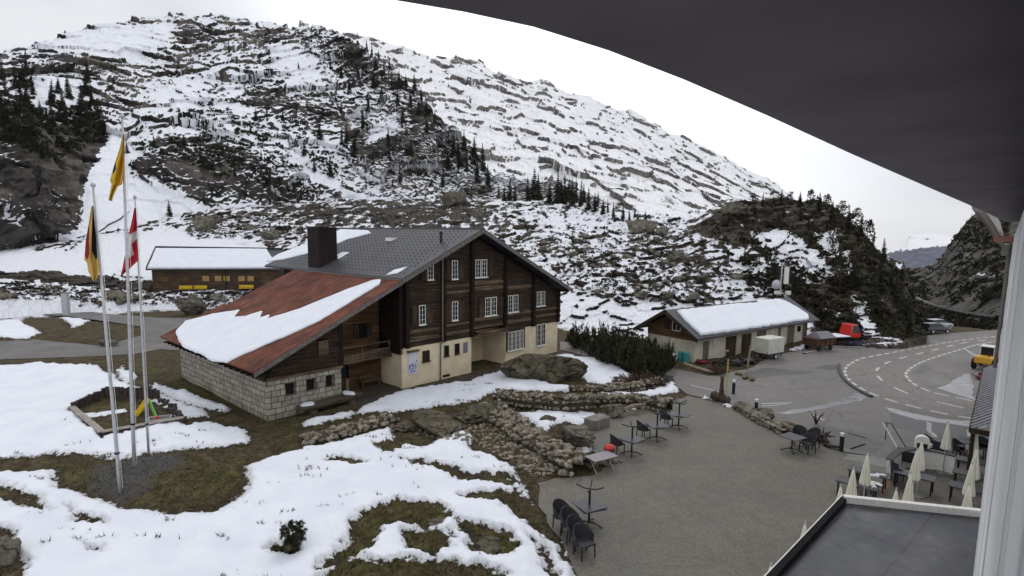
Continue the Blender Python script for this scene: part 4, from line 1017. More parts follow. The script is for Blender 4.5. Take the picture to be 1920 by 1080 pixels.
# log storeys (front)
zin = lambda x: rz_(x) - .42
mb = MB()
logwall(mb, .1, 19.0, .06, 3.06, 12, .27, zin, 3, .16, [(6.95, 11.25, 3.0, 3.34)])
mb.build('log_wall', MT['log_dark'], ch)
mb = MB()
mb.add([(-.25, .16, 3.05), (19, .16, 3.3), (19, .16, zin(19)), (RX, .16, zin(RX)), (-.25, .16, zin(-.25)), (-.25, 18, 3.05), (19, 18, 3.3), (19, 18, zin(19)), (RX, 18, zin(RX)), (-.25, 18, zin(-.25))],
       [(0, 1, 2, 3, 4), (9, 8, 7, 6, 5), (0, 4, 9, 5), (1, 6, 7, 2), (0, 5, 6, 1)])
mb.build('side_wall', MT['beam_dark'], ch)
# projecting beam ends: vertical dark bands, plus the weathered belts between the storeys
for x in (.12, 3.72, 6.85, 11.0, 14.95, 18.85):
    mb = MB(); zt = zin(x) - .05; z = 3.04 if x < 6.9 or x > 11.2 else 3.32
    rs = random.Random(int(x * 10))
    while z < zt - .2: mb.box(x - .16, x + .16, -.30 + rs.uniform(-.05, .05), -.04, z, z + .255); z += .255
    mb.build('beam_ends', MT['beam_dark'], ch)
for (x0, x1, zc) in ((.3, 3.5, 3.55), (.3, 3.5, 4.2), (3.95, 6.65, 3.6), (3.95, 6.65, 4.3), (7.05, 10.8, 3.75), (7.05, 10.8, 4.4), (11.2, 14.75, 3.75), (11.2, 14.75, 4.45), (15.15, 18.7, 3.9), (15.15, 18.7, 4.5),
                     (3.95, 6.65, 6.95), (3.95, 6.65, 7.45), (7.05, 10.8, 7.0), (7.05, 10.8, 7.5), (11.2, 14.75, 6.85)):
    rs = random.Random(int(x0 * 31 + zc * 7))
    mb = MB().box(x0, x1, -.075, -.03, zc - .11, zc + .11)
    if rs.random() < .6: mb.box(x0 + .2, x1 - .3, -.085, -.034, zc + .11, zc + .24)
    mb.build('weathered_belt', MT['log_grey'], ch)
mb = MB(); mb.box(7.0, 11.2, -.45, .10, 3.05, 3.18); mb.box(7.3, 10.9, -.5, -.38, 3.2, 3.42); mb.box(7.1, 9.2, -.52, -.4, 3.44, 3.6)
for x in (7.2, 8.5, 9.8, 11.0): mb.box(x - .06, x + .06, -.48, .1, 3.44, 3.52)
mb.build('entrance_ledge', MT['log_grey'], ch)
MB().box(6.9, 11.3, -.03, 3.0, 3.3, 3.4).build('entrance_ceiling', MT['beam_dark'], ch)
for x, s, w_, h_ in ((1.62, 1, .62, 1.5), (5.0, 1, .62, 1.55), (9.2, 2, 1.55, 1.6), (12.1, 2, 1.5, 1.55), (16.1, 2, 1.35, 1.4)):
    window(ch, x, 5.42 + (x > 15) * .15, w_, h_, s, .62, -.06)
for x, s, w_, h_ in ((2.45, 1, .58, 1.35), (4.98, 1, .62, 1.5), (7.98, 2, 1.5, 1.5)):
    window(ch, x, 8.75, w_, h_, s, .55, -.06)
window(ch, 12.0, 8.55, .35, .9, 1, 0, -.06, 'shutter_wood', 2)
window(ch, 2.0, 2.15, .75, .85, 2, 0, -.03, 'log_dark', 3)
window(ch, 4.12, 2.25, .46, .85, 1, 0, -.03, 'log_dark', 2)
window(ch, 5.28, 2.25, .46, .85, 1, 0, -.03, 'log_dark', 2)
window(ch, 12.6, 1.98, 2.3, 1.75, 4, 0, -.03, 'white_paint', 4)
window(ch, 16.3, 2.05, 1.45, 2.1, 2, 0, -.03, 'white_paint', 4)
MB().box(11.3, 13.9, -.06, -.01, 2.88, 3.34).box(11.3, 11.43, -.06, -.01, 1.05, 2.88).box(13.78, 13.9, -.06, -.01, 1.05, 2.88).build('window_surround', MT['log_dark'], ch)
MB().box(15.45, 17.1, -.06, -.01, 3.12, 3.34).build('window_surround', MT['log_dark'], ch)
m, t, b = nodes('blue_board', .5, .3); b.inputs['Base Color'].default_value = (.16, .15, .22, 1)
MB().box(6.0, 6.48, -.05, -.004, 1.78, 2.65).build('notice_board', MT['blue_board'], ch)
# poster board with a blue picture
po = MB().box(.28, 1.15, -.06, -.004, .95, 2.62).build('poster_board', plain('poster_white', (.60, .62, .68), (.50, .53, .60), .6, 3, bst=0), ch)
plain('poster_blue', (.06, .09, .30), (.10, .13, .36), .6, 9, bst=0)
mb = MB()
for (a, b_, c_, d_) in ((.33, .45, 1.42, 1.72), (.36, .55, 1.30, 1.38), (.50, .58, 1.55, 1.78), (.62, .78, 1.30, 1.42), (.64, .72, 1.46, 1.82), (.76, .84, 1.5, 1.62), (.80, .98, 1.66, 1.74), (.88, .94, 1.28, 1.6), (.98, 1.06, 1.44, 1.52), (.99, 1.09, 1.84, 1.95), (.40, .95, 1.12, 1.2)):
    mb.box(a, b_, -.068, -.0605, c_, d_)
mb.build('poster_print', MT['poster_blue'], po)
MB().box(.15, 1.25, -.22, -.01, 2.66, 2.8).build('poster_canopy', MT['log_grey'], ch)
MB().tube([(3.4, -.42, rz_(3.4) - .2), (3.4, -.40, 3.2), (3.4, -.16, 2.95), (3.4, -.12, -.2)], .06, 8).build('downpipe', MT['pipe_metal'], ch)
MB().box(3.75, 4.5, -.03, -.004, .1, .3).build('vent_grille', MT['dark_metal'], ch)
# main slate roof
def roofslab(mb, x0, x1, y0, y1, th, dz=0, dzu=0):
    a, b = rz_(x0) + dz, rz_(x1) + dz
    mb.hexa([(x0, y0, a - th), (x1, y0, b - th), (x1, y1, b - th), (x0, y1, a - th)], [(x0, y0, a), (x1, y0, b), (x1, y1, b), (x0, y1, a)])
mb = MB(); roofslab(mb, -1.15, RX, -1.3, 20, .16); roofslab(mb, RX, 19.6, -1.3, 20, .16)
rf = mb.build('roof', MT['slate_roof'], ch)
mb = MB(); mb.hexa([(RX - .25, -1.32, RZ - .09), (RX + .25, -1.32, RZ - .09), (RX + .25, 20.02, RZ - .09), (RX - .25, 20.02, RZ - .09)], [(RX - .05, -1.32, RZ + .05), (RX + .05, -1.32, RZ + .05), (RX + .05, 20.02, RZ + .05), (RX - .05, 20.02, RZ + .05)])
mb.build('ridge_cap', MT['dark_metal'], rf)
# rows of snow guards
mb = MB()
for i in range(15):
    for j in range(34):
        x = -.4 + i * .48; y = -.6 + j * .52 + (i % 2) * .26
        if y > 17 or (x < 1.4 and 9.5 < y < 13.5): continue
        mb.hexa([(x - .035, y - .05, rz_(x) - .02), (x + .035, y - .05, rz_(x) + .01), (x + .035, y + .05, rz_(x) + .01), (x - .035, y + .05, rz_(x) - .02)], [(x - .035, y - .05, rz_(x) + .05), (x + .01, y - .05, rz_(x) + .05), (x + .01, y + .05, rz_(x) + .05), (x - .035, y + .05, rz_(x) + .05)])
mb.build('snow_guards', MT['slate'], rf)['kind'] = 'stuff'
mb = MB()
for x0, x1 in ((-1.15, RX), (RX, 19.6)):
    a, b_ = rz_(x0) - .17, rz_(x1) - .17
    mb.hexa([(x0, -1.36, a - .22), (x1, -1.36, b_ - .22), (x1, -1.26, b_ - .22), (x0, -1.26, a - .22)], [(x0, -1.36, a + .1), (x1, -1.36, b_ + .1), (x1, -1.26, b_ + .1), (x0, -1.26, a + .1)])
mb.build('verge_board', MT['fascia'], rf)
mb = MB()
for x in (2.5, 7.0, 11.5, 16.0, 19.0): z = rz_(x) - .30; mb.box(x - .12, x + .12, -1.24, .3, z - .28, z - .02)
mb.build('purlin_ends', MT['beam_dark'], ch)
MB().box(4.3, 4.95, 7.4, 8.2, rz_(4.6) - .1, rz_(4.6) + .2).build('skylight', MT['white_paint'], rf)
MB().lathe([(.11, rz_(4.4) - .2), (.11, rz_(4.4) + .75), (.15, rz_(4.4) + .76), (.15, rz_(4.4) + .86)], (4.4, .9, 0), 10).build('vent_pipe', MT['dark_metal'], rf)
boards('chimney_sheet', (.032, .024, .026), (.020, .015, .017), (.012, .010, .012), (5, 5, .2))
chm = MB().box(-.75, .95, 10.6, 12.5, 7.6, 12.0).build('chimney', MT['chimney_sheet'], rf)
MB().box(-.82, .2, 10.52, 12.58, 11.98, 12.1).box(.2, 1.02, 10.52, 12.58, 11.98, 12.05).build('chimney_cap', MT['dark_metal'], chm)
# rusty lower roof
mb = MB()
roofslab(mb, -6.95, -.95, -1.2, 14.3, .12, -.14); roofslab(mb, -11.75, -6.95, -1.2, 15.1, .12, -.145)
rr = mb.build('rusty_roof', MT['rusty_sheet'], ch)
mb = MB(); x0, x1 = -11.75, -1.0; a, b_ = rz_(x0) - .27, rz_(x1) - .27
mb.hexa([(x0, -1.25, a - .2), (x1, -1.25, b_ - .2), (x1, -1.16, b_ - .2), (x0, -1.16, a - .2)], [(x0, -1.25, a + .09), (x1, -1.25, b_ + .09), (x1, -1.16, b_ + .09), (x0, -1.16, a + .09)])
mb.build('verge_board', MT['fascia'], rr)
mb = MB(); mb.box(-1.25, -.9, -1.2, 14.3, rz_(-1.1) - .19, rz_(-1.1) - .10)
mb.build('flashing', MT['pipe_metal'], rr)
mb = MB()
for y in np.arange(-.9, 15, .8): mb.box(-11.72, -10.2, y, y + .12, 3.05, 3.18)
mb.box(-10.75, -10.5, -.4, 14.6, 2.75, 3.0); mb.build('rafter_ends', MT['beam_dark'], rr)
PLA, PLN = np.array([RX, 0, RZ - .145]), np.array([-SL, 0, 1.0])
rp = lambda px, py, dz=0: tuple(on_plane(CF, px, py, PLA + np.array([0, 0, dz]), PLN))
snow_cap([rp(*q) for q in ((336, 640), (331, 622), (348, 604), (400, 590), (448, 583), (440, 596), (462, 594), (492, 585), (488, 598), (506, 592), (500, 600), (562, 581), (640, 549), (700, 527), (714, 526), (711, 534), (660, 566), (600, 602), (530, 634), (450, 668), (425, 681), (395, 676), (380, 666), (345, 652))], PLN, .16, rr, 'snow_cover', .06)
snow_cap([rp(*q, .145) for q in ((500, 491), (522, 478), (565, 462), (590, 452), (640, 431), (690, 433), (696, 438), (650, 450), (634, 457), (590, 472), (560, 480), (530, 487))], PLN, .14, rf)
snow_cap([rp(*q, .145) for q in ((634, 486), (630, 480), (642, 474), (655, 474))], PLN, .12, rf)
snow_cap([rp(*q, .145) for q in ((725, 516), (740, 507), (764, 501), (745, 513))], PLN, .10, rf, rag=.02)
# stone part with the low windows
mb = MB()
yb = 14.7
ops = [(-9.35, -8.6), (-7.95, -7.2), (-6.55, -5.85)]
zs = (1.25, 2.1)
mb.box(-10.55, -10.0, 0, yb, -.6, 2.42)
mb.box(-10.0, -5.4, 0, .5, -.6, zs[0]); mb.box(-10.0, -5.4, 0, .5, zs[1], 2.42)
e = -10.0
for a, b_ in ops: mb.box(e, a, 0, .5, zs[0], zs[1]); e = b_
mb.box(e, -5.4, 0, .5, zs[0], zs[1]); mb.box(-5.85, -5.4, .5, 2.7, -.6, 2.42); mb.box(-10.0, -5.4, yb - .5, yb, -.6, 2.42)
mb.build('stone_wall', MT['stone_blocks'], ch)
MB().box(-9.9, -5.9, .42, .48, 1.0, 2.3).build('window_dark', MT['dark_metal'], ch)
mb = MB(); logwall(mb, -10.45, -5.35, .12, 2.44, 7, .27, lambda x: rz_(x) - .45, 8, .16, [(-7.05, -6.3, 3.5, 4.5)])
mb.build('log_gable', MT['log_dark'], ch)
MB().box(-10.5, -5.3, -.06, .02, 2.44, 2.62).build('sill_beam', MT['log_grey'], ch)
MB().box(-10.35, -9.0, .25, 14, 2.44, 2.6).box(-9, -5.5, .25, 14, 2.44, 4.2).build('loft_wall', MT['beam_dark'], ch)
MB().box(-7.0, -6.3, -.02, .06, 3.5, 4.5).build('loft_hatch', MT['log_grey'], ch)
mb = MB()
for k in range(12): y = .3 + k * .46; mb.box(-10.62, -10.5, y, y + .07, 2.45, 3.0)
mb.box(-10.64, -10.48, .2, 6, 2.42, 2.5); mb.box(-10.64, -10.48, .2, 6, 2.98, 3.06); mb.build('eave_slats', MT['log_grey'], ch)
MB().box(-10.5, -10.38, .2, 14.5, 2.43, 3.2).build('eave_board', MT['beam_dark'], ch)
# recessed barn part: boards, gallery, door
mb = MB(); logwall(mb, -5.4, -.3, 2.75, -.3, 8, .27, lambda x: rz_(x) - .5, 13, .14, [(-4.0, -3.1, -.3, 1.9)])
mb.build('barn_wall', MT['log_brown'], ch)
MB().box(-5.4, -.3, 2.85, 3.0, -.3, rz_(-5.4) - .6).build('barn_lining', MT['beam_dark'], ch)
mb = MB()
for x in (-4.0, -3.1): mb.box(x - .07, x + .07, 2.6, 2.75, -.3, 2.1)
mb.box(-4.1, -3.0, 2.58, 2.74, 1.9, 2.08)
dr = mb.build('barn_door', MT['log_grey'], ch)
mb = MB()
for k in range(4): mb.box(-3.92 + k * .2, -3.74 + k * .2, 2.66, 2.72, -.25, .95)
mb.box(-3.93, -3.17, 2.62, 2.66, .75, .88); mb.build('door_leaf', MT['plank_vert'], dr)
MB().box(-3.93, -3.17, 2.80, 2.84, .95, 1.9).build('door_dark', MT['dark_metal'], dr)
mb = MB(); mb.box(-5.35, -.35, 1.2, 2.7, 2.35, 2.45); mb.box(-5.35, -.35, 1.15, 1.28, 2.3, 2.5)
bal = mb.build('balcony', MT['log_grey'], ch)
mb = MB()
for z in (2.95, 3.45): mb.box(-5.35, -.35, 1.18, 1.26, z, z + .1)
for x in (-5.2, -2.9, -.5): mb.box(x - .05, x + .05, 1.20, 1.29, 2.5, 3.55)
for k in range(22): mb.box(-5.3 + k * .225, -5.12 + k * .225, 1.26, 1.285, 2.5, 2.92)
mb.build('railing', MT['log_grey'], bal)
window(ch, -1.9, 4.3, .6, 1.0, 1, .45, 2.64, 'beam_dark', 2)
MB().box(-5.5, -5.2, -.02, 2.6, 2.45, rz_(-5.4) - .5).box(-.45, -.15, .0, 2.6, 2.6, rz_(-.4) - .6).build('corner_posts', MT['beam_dark'], ch)
mb = MB(); mb.box(-5.4, -.3, .2, 2.6, -.3, .04); mb.build('porch_floor', MT['earth'], ch)

def lbl(fr, px, py, z=0):
    c, d = loc_ray(fr, px, py); t = (z - c[2]) / d[2]; return c + d * t
def place(fr, p): o, ex, ey = fr; return tuple(o + ex * p[0] + ey * p[1] + np.array([0, 0, p[2]]))
# bench by the barn door
bn = thing('wooden_bench', 'weathered wooden bench against the brown boards of the chalet', 'bench', place(CF, (-1.6, 2.25, .04)), rad(CYAW))
MB().box(-.8, .8, -.22, .22, .40, .46).build('seat', MT['log_grey'], bn)
MB().box(-.8, .8, .17, .22, .55, .85).build('backrest', MT['log_grey'], bn)
for sx_ in (-.7, .7): MB().box(sx_ - .04, sx_ + .04, -.2, .2, 0, .40).build('leg', MT['log_grey'], bn)
ps = MB().bbox(-.07, .07, -.07, .07, 0, 1.25, .02)
plain('pale_post', (.36, .28, .17), (.22, .17, .10), .8, 6)
tag(ps.build('wooden_post', MT['pale_post'], None, tuple(g(652, 742))), 'short pale wooden post at the corner of the squared stone wall', 'post')
# hollowed log trough
a, b_ = g(563, 782, .0), g(672, 752, .0); L_ = (b_ - a).length; yw = math.atan2(b_.y - a.y, b_.x - a.x)
tr = thing('log_trough', 'long hollowed log trough with snow caps at both ends below the stone wall', 'trough', tuple((a + b_) / 2), yw)
plain('trough_wood', (.13, .10, .075), (.06, .045, .035), .85, 2, (.3, 4, 4), bst=.6)
mb = MB(); n = 14
pf = [(.42 * math.cos(t_), .42 * math.sin(t_)) for t_ in np.linspace(math.pi, 2 * math.pi, n)] + [(.42, .06), (.32, .06)] + [(.30 * math.cos(t_), .30 * math.sin(t_) + .02) for t_ in np.linspace(2 * math.pi, math.pi, n)] + [(-.32, .06), (-.42, .06)]
k = len(pf); vs = [(x, p[0], p[1] + .62) for x in (-L_ / 2, L_ / 2) for p in pf]
mb.add(vs, [(i, (i + 1) % k, k + (i + 1) % k, k + i) for i in range(k)])
mb.add([(sx * L_ / 2 + o_, .42 * math.cos(t_), .42 * math.sin(t_) + .62) for sx in (-1, 1) for o_ in (0, -sx * .3) for t_ in np.linspace(math.pi, 2 * math.pi, n)], [tuple(range(n)), tuple(range(2 * n - 1, n - 1, -1)), tuple(range(3 * n - 1, 2 * n - 1, -1)), tuple(range(3 * n, 4 * n)), (0, n, 2 * n - 1, n - 1), (2 * n, 3 * n - 1, 4 * n - 1, 3 * n)])
mb.build('log_body', MT['trough_wood'], tr)
for sx in (-L_ / 3, L_ / 3): MB().box(sx - .2, sx + .2, -.45, .45, -.1, .3).build('support', MT['trough_wood'], tr)
for sx, w_ in ((-L_ / 2 + .5, .5), (L_ / 2 - .75, .75)):
    mb = MB(); mb.rock((sx, 0, .70), (w_, .44, .17), 3, sx, .08); mb.build('snow_cap', MT['snow'], tr, smooth=True)

# ------------------------------------------------------------------ the garage
GO = g(1300, 680); GYAW = 36; GF = frame_of(GO, GYAW)
ga = thing('garage', 'long low garage with pale block walls, log gable and thick snow on its roof', 'garage', (GO.x, GO.y, 0), rad(GYAW))
GW, GL = 5.5, 20.0
gz = lambda y: 4.72 - .60 * abs(y - GW / 2)
mb = MB(); mb.box(0, .25, .25, GW, -.4, 2.02); mb.box(0, GL, GW - .25, GW, -.4, 3.0); mb.box(GL - .25, GL, .25, GW - .25, -.4, 3.0)
dl = [(1.34, 2.34, 1.85), (4.97, 6.89, 1.95), (7.72, 9.54, 1.95), (10.44, 12.26, 2.0), (14.64, 15.2, 2.05), (16.53, 18.12, 2.15)]
e = 0
for a, b_, h_ in dl: mb.box(e, a, 0, .25, -.4, 2.5); mb.box(a, b_, 0, .25, h_, 2.5); e = b_
mb.box(e, GL, 0, .25, -.4, 2.5)
mb.build('block_wall', MT['plaster_grey'], ga)
MB().box(-.02, GL + .02, -.03, .2, 2.3, 2.98).build('fascia_board', MT['beam_dark'], ga)
mb = MB()
q = 2.04
rs = random.Random(4)
z = 2.04
while z < 4.5:
    ys = [y for y in np.linspace(0, GW, 120) if gz(y) - .18 > z + .2]
    if not ys: break
    mb.box(-.07 + rs.uniform(-.02, .02), .1, ys[0], ys[-1], z, z + .2); z += .22
mb.build('log_gable', MT['log_brown'], ga)
def win_x(parent, y, z, w, h, x, mat, fmat='white_paint'):
    f = MB()
    for yy in (y - w / 2, y + w / 2 - .05): f.box(x - .07, x, yy, yy + .05, z - h / 2, z + h / 2)
    for zz in (z - h / 2 - .05, z + h / 2): f.box(x - .07, x, y - w / 2, y + w / 2, zz, zz + .05)
    f.box(x - .06, x, y - .02, y + .02, z - h / 2, z + h / 2)
    o = f.build('window', MT[fmat], parent)
    MB().box(x - .03, x - .005, y - w / 2 + .05, y + w / 2 - .05, z - h / 2, z + h / 2).build('pane', MT[mat], o)
win_x(ga, 2.0, 3.25, .95, .95, -.09, 'glass')
MB().box(-.12, -.09, 2.75, 3.5, 2.75, 3.72).build('shutter', MT['shutter_wood'], ga)
for k, (a, b_, h_) in enumerate(dl):
    big = k in (1, 2)
    d_ = MB().box(a, b_, .14, .20, -.2, h_)
    if big:
        for j in range(6): x = a + (b_ - a) * j / 6; d_.box(x + .02, x + (b_ - a) / 6 - .02, .10, .139, -.1, h_ - .05)
    o = d_.build('garage_door' if k in (1, 2, 3, 5) else 'door', MT['plank_vert' if big else 'door_brown'] if 'door_brown' in MT or big else plain('door_brown', (.17, .14, .11), (.12, .10, .08), .7, 3), ga)
    if not big: MB().tube([(b_ - .12, .08, .9), (b_ - .12, .08, 1.1)], .02, 6).build('handle', MT['dark_metal'], o)
f = MB().box(18.68, 19.38, -.03, .02, 1.2, 1.85).build('window', MT['dark_metal'], ga)
MB().box(18.74, 19.32, -.04, -.031, 1.26, 1.79).build('pane', MT['glass'], f)
for x, z in ((3.2, 1.65), (13.2, 1.9)): MB().box(x - .12, x + .12, -.05, -.002, z - .3, z + .3).build('sign_plate', MT['white_paint'], ga)
MB().box(GL - .1, GL + .02, -.12, -.03, -.2, 2.4).build('downpipe', MT['pipe_metal'], ga)
mb = MB()
for y0, y1 in ((-.95, GW / 2), (GW / 2, GW + .95)):
    mb.hexa([(-1.0, y0, gz(y0) - .14), (-1.0, y1, gz(y1) - .14), (GL + 1.6, y1, gz(y1) - .14), (GL + 1.6, y0, gz(y0) - .14)][::-1], [(-1.0, y0, gz(y0)), (-1.0, y1, gz(y1)), (GL + 1.6, y1, gz(y1)), (GL + 1.6, y0, gz(y0))][::-1])
gr = mb.build('roof', MT['slate'], ga)
mb = MB()
for y0, y1 in ((-.98, GW / 2), (GW / 2, GW + .98)):
    mb.hexa([(-1.06, y0, gz(y0) - .34), (-1.06, y1, gz(y1) - .34), (-.96, y1, gz(y1) - .34), (-.96, y0, gz(y0) - .34)][::-1], [(-1.06, y0, gz(y0) + .03), (-1.06, y1, gz(y1) + .03), (-.96, y1, gz(y1) + .03), (-.96, y0, gz(y0) + .03)][::-1])
mb.build('verge_board', MT['log_dark'], gr)
mb = MB(); mb.tube([(-1, -1.02, gz(-.95) - .1), (GL + 1.6, -1.02, gz(-.95) - .1)], .07, 8); mb.build('gutter', MT['dark_metal'], gr)
GA, GN = np.array([0, GW / 2, gz(GW / 2)]), np.array([0, -.60, 1.0])
gp_ = lambda x, y: (x, y, gz(y))
snow_cap([gp_(*q) for q in ((.35, GW / 2 - .35), (.05, 1.2), (-.1, -.72), (5, -.78), (12, -.76), (19.4, -.72), (20.3, -.2), (20.2, .8), (19.6, 1.9), (18.8, GW / 2 - .22), (14.5, GW / 2 - .12), (14.2, GW / 2 - .4), (10, GW / 2 - .25))], GN, .26, gr, rag=.08)
# small wooden annexe at the far end
mb = MB(); mb.box(GL + .05, GL + 1.5, .3, 3.5, -.4, 2.9); mb.build('annexe', MT['log_brown'], ga)
MB().box(GL + .4, GL + .9, .24, .30, .9, 1.7).build('annexe_window', MT['door_brown'], ga)

# ------------------------------------------------------------------ the barn
B0, B1 = hit(287, 547), hit(525, 550)
bd = (B1 - B0); byaw = math.atan2(bd.y, bd.x); BL = math.hypot(bd.x, bd.y)
bz = min(B0.z, B1.z) + .1
BF = frame_of((B0.x, B0.y, bz), math.degrees(byaw))
ba = thing('barn', 'long dark wooden barn with yellow benches under a snow covered roof', 'barn', (B0.x, B0.y, bz), byaw)
bdist = math.hypot(B0.x, B0.y)
ez = float(on_plane(BF, 400, 504, (0, -.6, 0), (0, 1, 0))[2]); rz2 = float(on_plane(BF, 400, 467, (0, 4.2, 0), (0, 1, 0))[2])
bsl = (rz2 - ez) / 4.8
brz = lambda y: rz2 - bsl * abs(y - 4.2)
mb = MB(); logwall(mb, 0, BL, .07, 0, ez + .25, .24, None, 21, .14); mb.build('log_wall', MT['barn_wood'], ba)
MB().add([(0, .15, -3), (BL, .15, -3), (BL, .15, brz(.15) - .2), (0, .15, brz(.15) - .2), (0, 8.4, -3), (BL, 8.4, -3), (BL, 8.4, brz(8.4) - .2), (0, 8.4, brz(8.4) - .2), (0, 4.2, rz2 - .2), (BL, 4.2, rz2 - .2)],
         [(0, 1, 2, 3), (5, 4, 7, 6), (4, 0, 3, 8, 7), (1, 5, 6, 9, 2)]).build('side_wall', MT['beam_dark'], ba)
mb = MB()
for y0, y1 in ((-.6, 4.2), (4.2, 9.0)):
    mb.hexa([(-.5, y0, brz(y0) - .2), (-.5, y1, brz(y1) - .2), (BL + .2, y1, brz(y1) - .2), (BL + .2, y0, brz(y0) - .2)][::-1], [(-.5, y0, brz(y0)), (-.5, y1, brz(y1)), (BL + .2, y1, brz(y1)), (BL + .2, y0, brz(y0))][::-1])
br_ = mb.build('roof', MT['slate'], ba)
MB().tube([(-.55, 4.25, rz2 + .30), (BL + .25, 4.25, rz2 + .12)], .16, 6).build('ridge_cap', MT['dark_metal'], br_)
MB().hexa([(-.62, -.65, brz(-.6) - .25), (-.62, 4.2, rz2 - .25), (-.5, 4.2, rz2 - .25), (-.5, -.65, brz(-.6) - .25)][::-1], [(-.62, -.65, brz(-.6) + .28), (-.62, 4.2, rz2 + .28), (-.5, 4.2, rz2 + .28), (-.5, -.65, brz(-.6) + .28)][::-1]).build('verge_board', MT['fascia'], br_)
snow_cap([(x, y, brz(y)) for x, y in ((-.4, -.55), (8, -.57), (16, -.56), (BL - .7, -.5), (BL - 1.2, 1.8), (BL - 2.4, 4.1), (10, 4.15), (-.4, 4.15))], (0, -bsl, 1), .32, br_, rag=.04)
plain('ochre', (.40, .26, .10), (.28, .17, .06), .7, 3)
for px in (309, 350, 386, 409, 425, 453, 470):
    p = on_plane(BF, px, 522 if px > 360 else 524, (0, 0, 0), (0, 1, 0))
    wd = .95
    f = MB().box(p[0] - wd / 2, p[0] + wd / 2, -.06, .0, p[2] - .45, p[2] + .4).build('shutter', MT['ochre' if px > 360 else 'log_brown'], ba)
p = on_plane(BF, 493, 535, (0, 0, 0), (0, 1, 0)); p2 = on_plane(BF, 520, 535, (0, 0, 0), (0, 1, 0))
MB().box(p[0], p2[0], -.06, 0, -.2, 2.0).build('door', MT['plank_vert'], ba)
p = on_plane(BF, 424, 530, (0, 0, 0), (0, 1, 0))
MB().tube([(p[0], -.1, ez), (p[0], -.1, 0)], .07, 6).build('downpipe', MT['dark_metal'], ba)
plain('yellow_paint', (.62, .42, .02), (.48, .32, .02), .5, 6, bst=.05)
bproto = None
for i, (px, lab) in enumerate(((350, 'yellow bench in front of the dark barn, outermost on the flagpole side'), (374, 'yellow bench in front of the barn between two others'), (462, 'yellow bench standing alone by the barn door'))):
    p = on_plane(BF, px, 545, (0, -.7, 0), (0, 1, 0)); loc = place(BF, (p[0], -.75, .45))
    if bproto is None:
        bproto = thing('bench', lab, 'bench', loc, byaw, 'yellow benches by the barn')
        MB().box(-1.1, 1.1, -.25, .25, .42, .5).build('seat', MT['yellow_paint'], bproto)
        MB().box(-1.1, 1.1, .2, .27, .55, .98).build('backrest', MT['yellow_paint'], bproto)
        for sx in (-.9, .9): MB().box(sx - .05, sx + .05, -.22, .24, -.9, .42).build('leg', MT['dark_metal'], bproto)
    else:
        c = copy_tree(bproto); c.location = loc; c['label'] = lab

# ------------------------------------------------------------------ the lodge the camera hangs on
TH = rad(41.5); WD = np.array([math.sin(TH), math.cos(TH)]); WN = np.array([math.cos(TH), -math.sin(TH)])
WE = .035
lp = lambda s, o=0.0: (WD[0] * s + WN[0] * (WE + o), WD[1] * s + WN[1] * (WE + o))     # s metres along, o metres into the house
lo = thing('lodge', 'white boarded lodge wall seen along its face, with its eave overhead', 'house', (0, 0, 0))
boards('white_boards', (.88, .91, .90), (.84, .87, .89), (.42, .43, .50), (4, 4, .16), .55, .8)
def wprism(mb, s0, s1, o0, o1, z0, z1, mi=0):
    P = [lp(s0, o0), lp(s1, o0), lp(s1, o1), lp(s0, o1)]
    mb.hexa([(x, y, z0) for x, y in P][::-1], [(x, y, z1) for x, y in P][::-1], mi)
mb = MB()
wprism(mb, -6, 50, .010, 8, -.3, 11.7)
s = -5.0
rs = random.Random(2)
while s < 50: w_ = .18; wprism(mb, s, min(s + w_ - .006, 50), .0015 * rs.random(), .010, 0, 11.7); s += w_
mb.build('boarded_wall', MT['white_boards'], lo)
# eave: dark slab whose edge runs out overhead along the wall
m, t, b = nodes('soffit', .8, .2)
v = coords(t); n = noi(t, v, 2.2, 4, .5)
link(t, ramp(t, n, [(.3, (.17, .145, .165)), (.7, (.225, .20, .22))]), b.inputs['Base Color'])
eg = [(640, -45), (740, 0), (870, 22), (1000, 50), (1140, 94), (1280, 148), (1440, 217), (1600, 290), (1740, 351), (1840, 394), (1885, 416)]
ep = [tuple(g(px, py, H + .42)[:2]) for px, py in eg]
ep = [(ep[0][0] - 1.1, ep[0][1] - 1.4)] + ep
far_ = lp(16, .3); ep.append((far_[0], far_[1]))
back_ = [lp(16, 4), lp(-6, 4)]
n = len(ep) + 2; P = ep + back_
tri = tessellate_polygon([[Vector((x, y, 0)) for x, y in P]])
mb = MB(); z0, z1 = H + .42, H + .58
mb.v = [(x, y, z0) for x, y in P] + [(x, y, z1) for x, y in P]
for a, b_, c_ in tri:
    w_ = (P[b_][0] - P[a][0]) * (P[c_][1] - P[a][1]) - (P[b_][1] - P[a][1]) * (P[c_][0] - P[a][0])
    f = (a, b_, c_) if w_ < 0 else (a, c_, b_)
    mb.f.append(f); mb.f.append(tuple(i + n for i in f[::-1]))
for i in range(n): mb.f.append((i, i + n, (i + 1) % n + n, (i + 1) % n))
mb.m = [0] * len(mb.f)
mb.build('eave', MT['soffit'], lo)
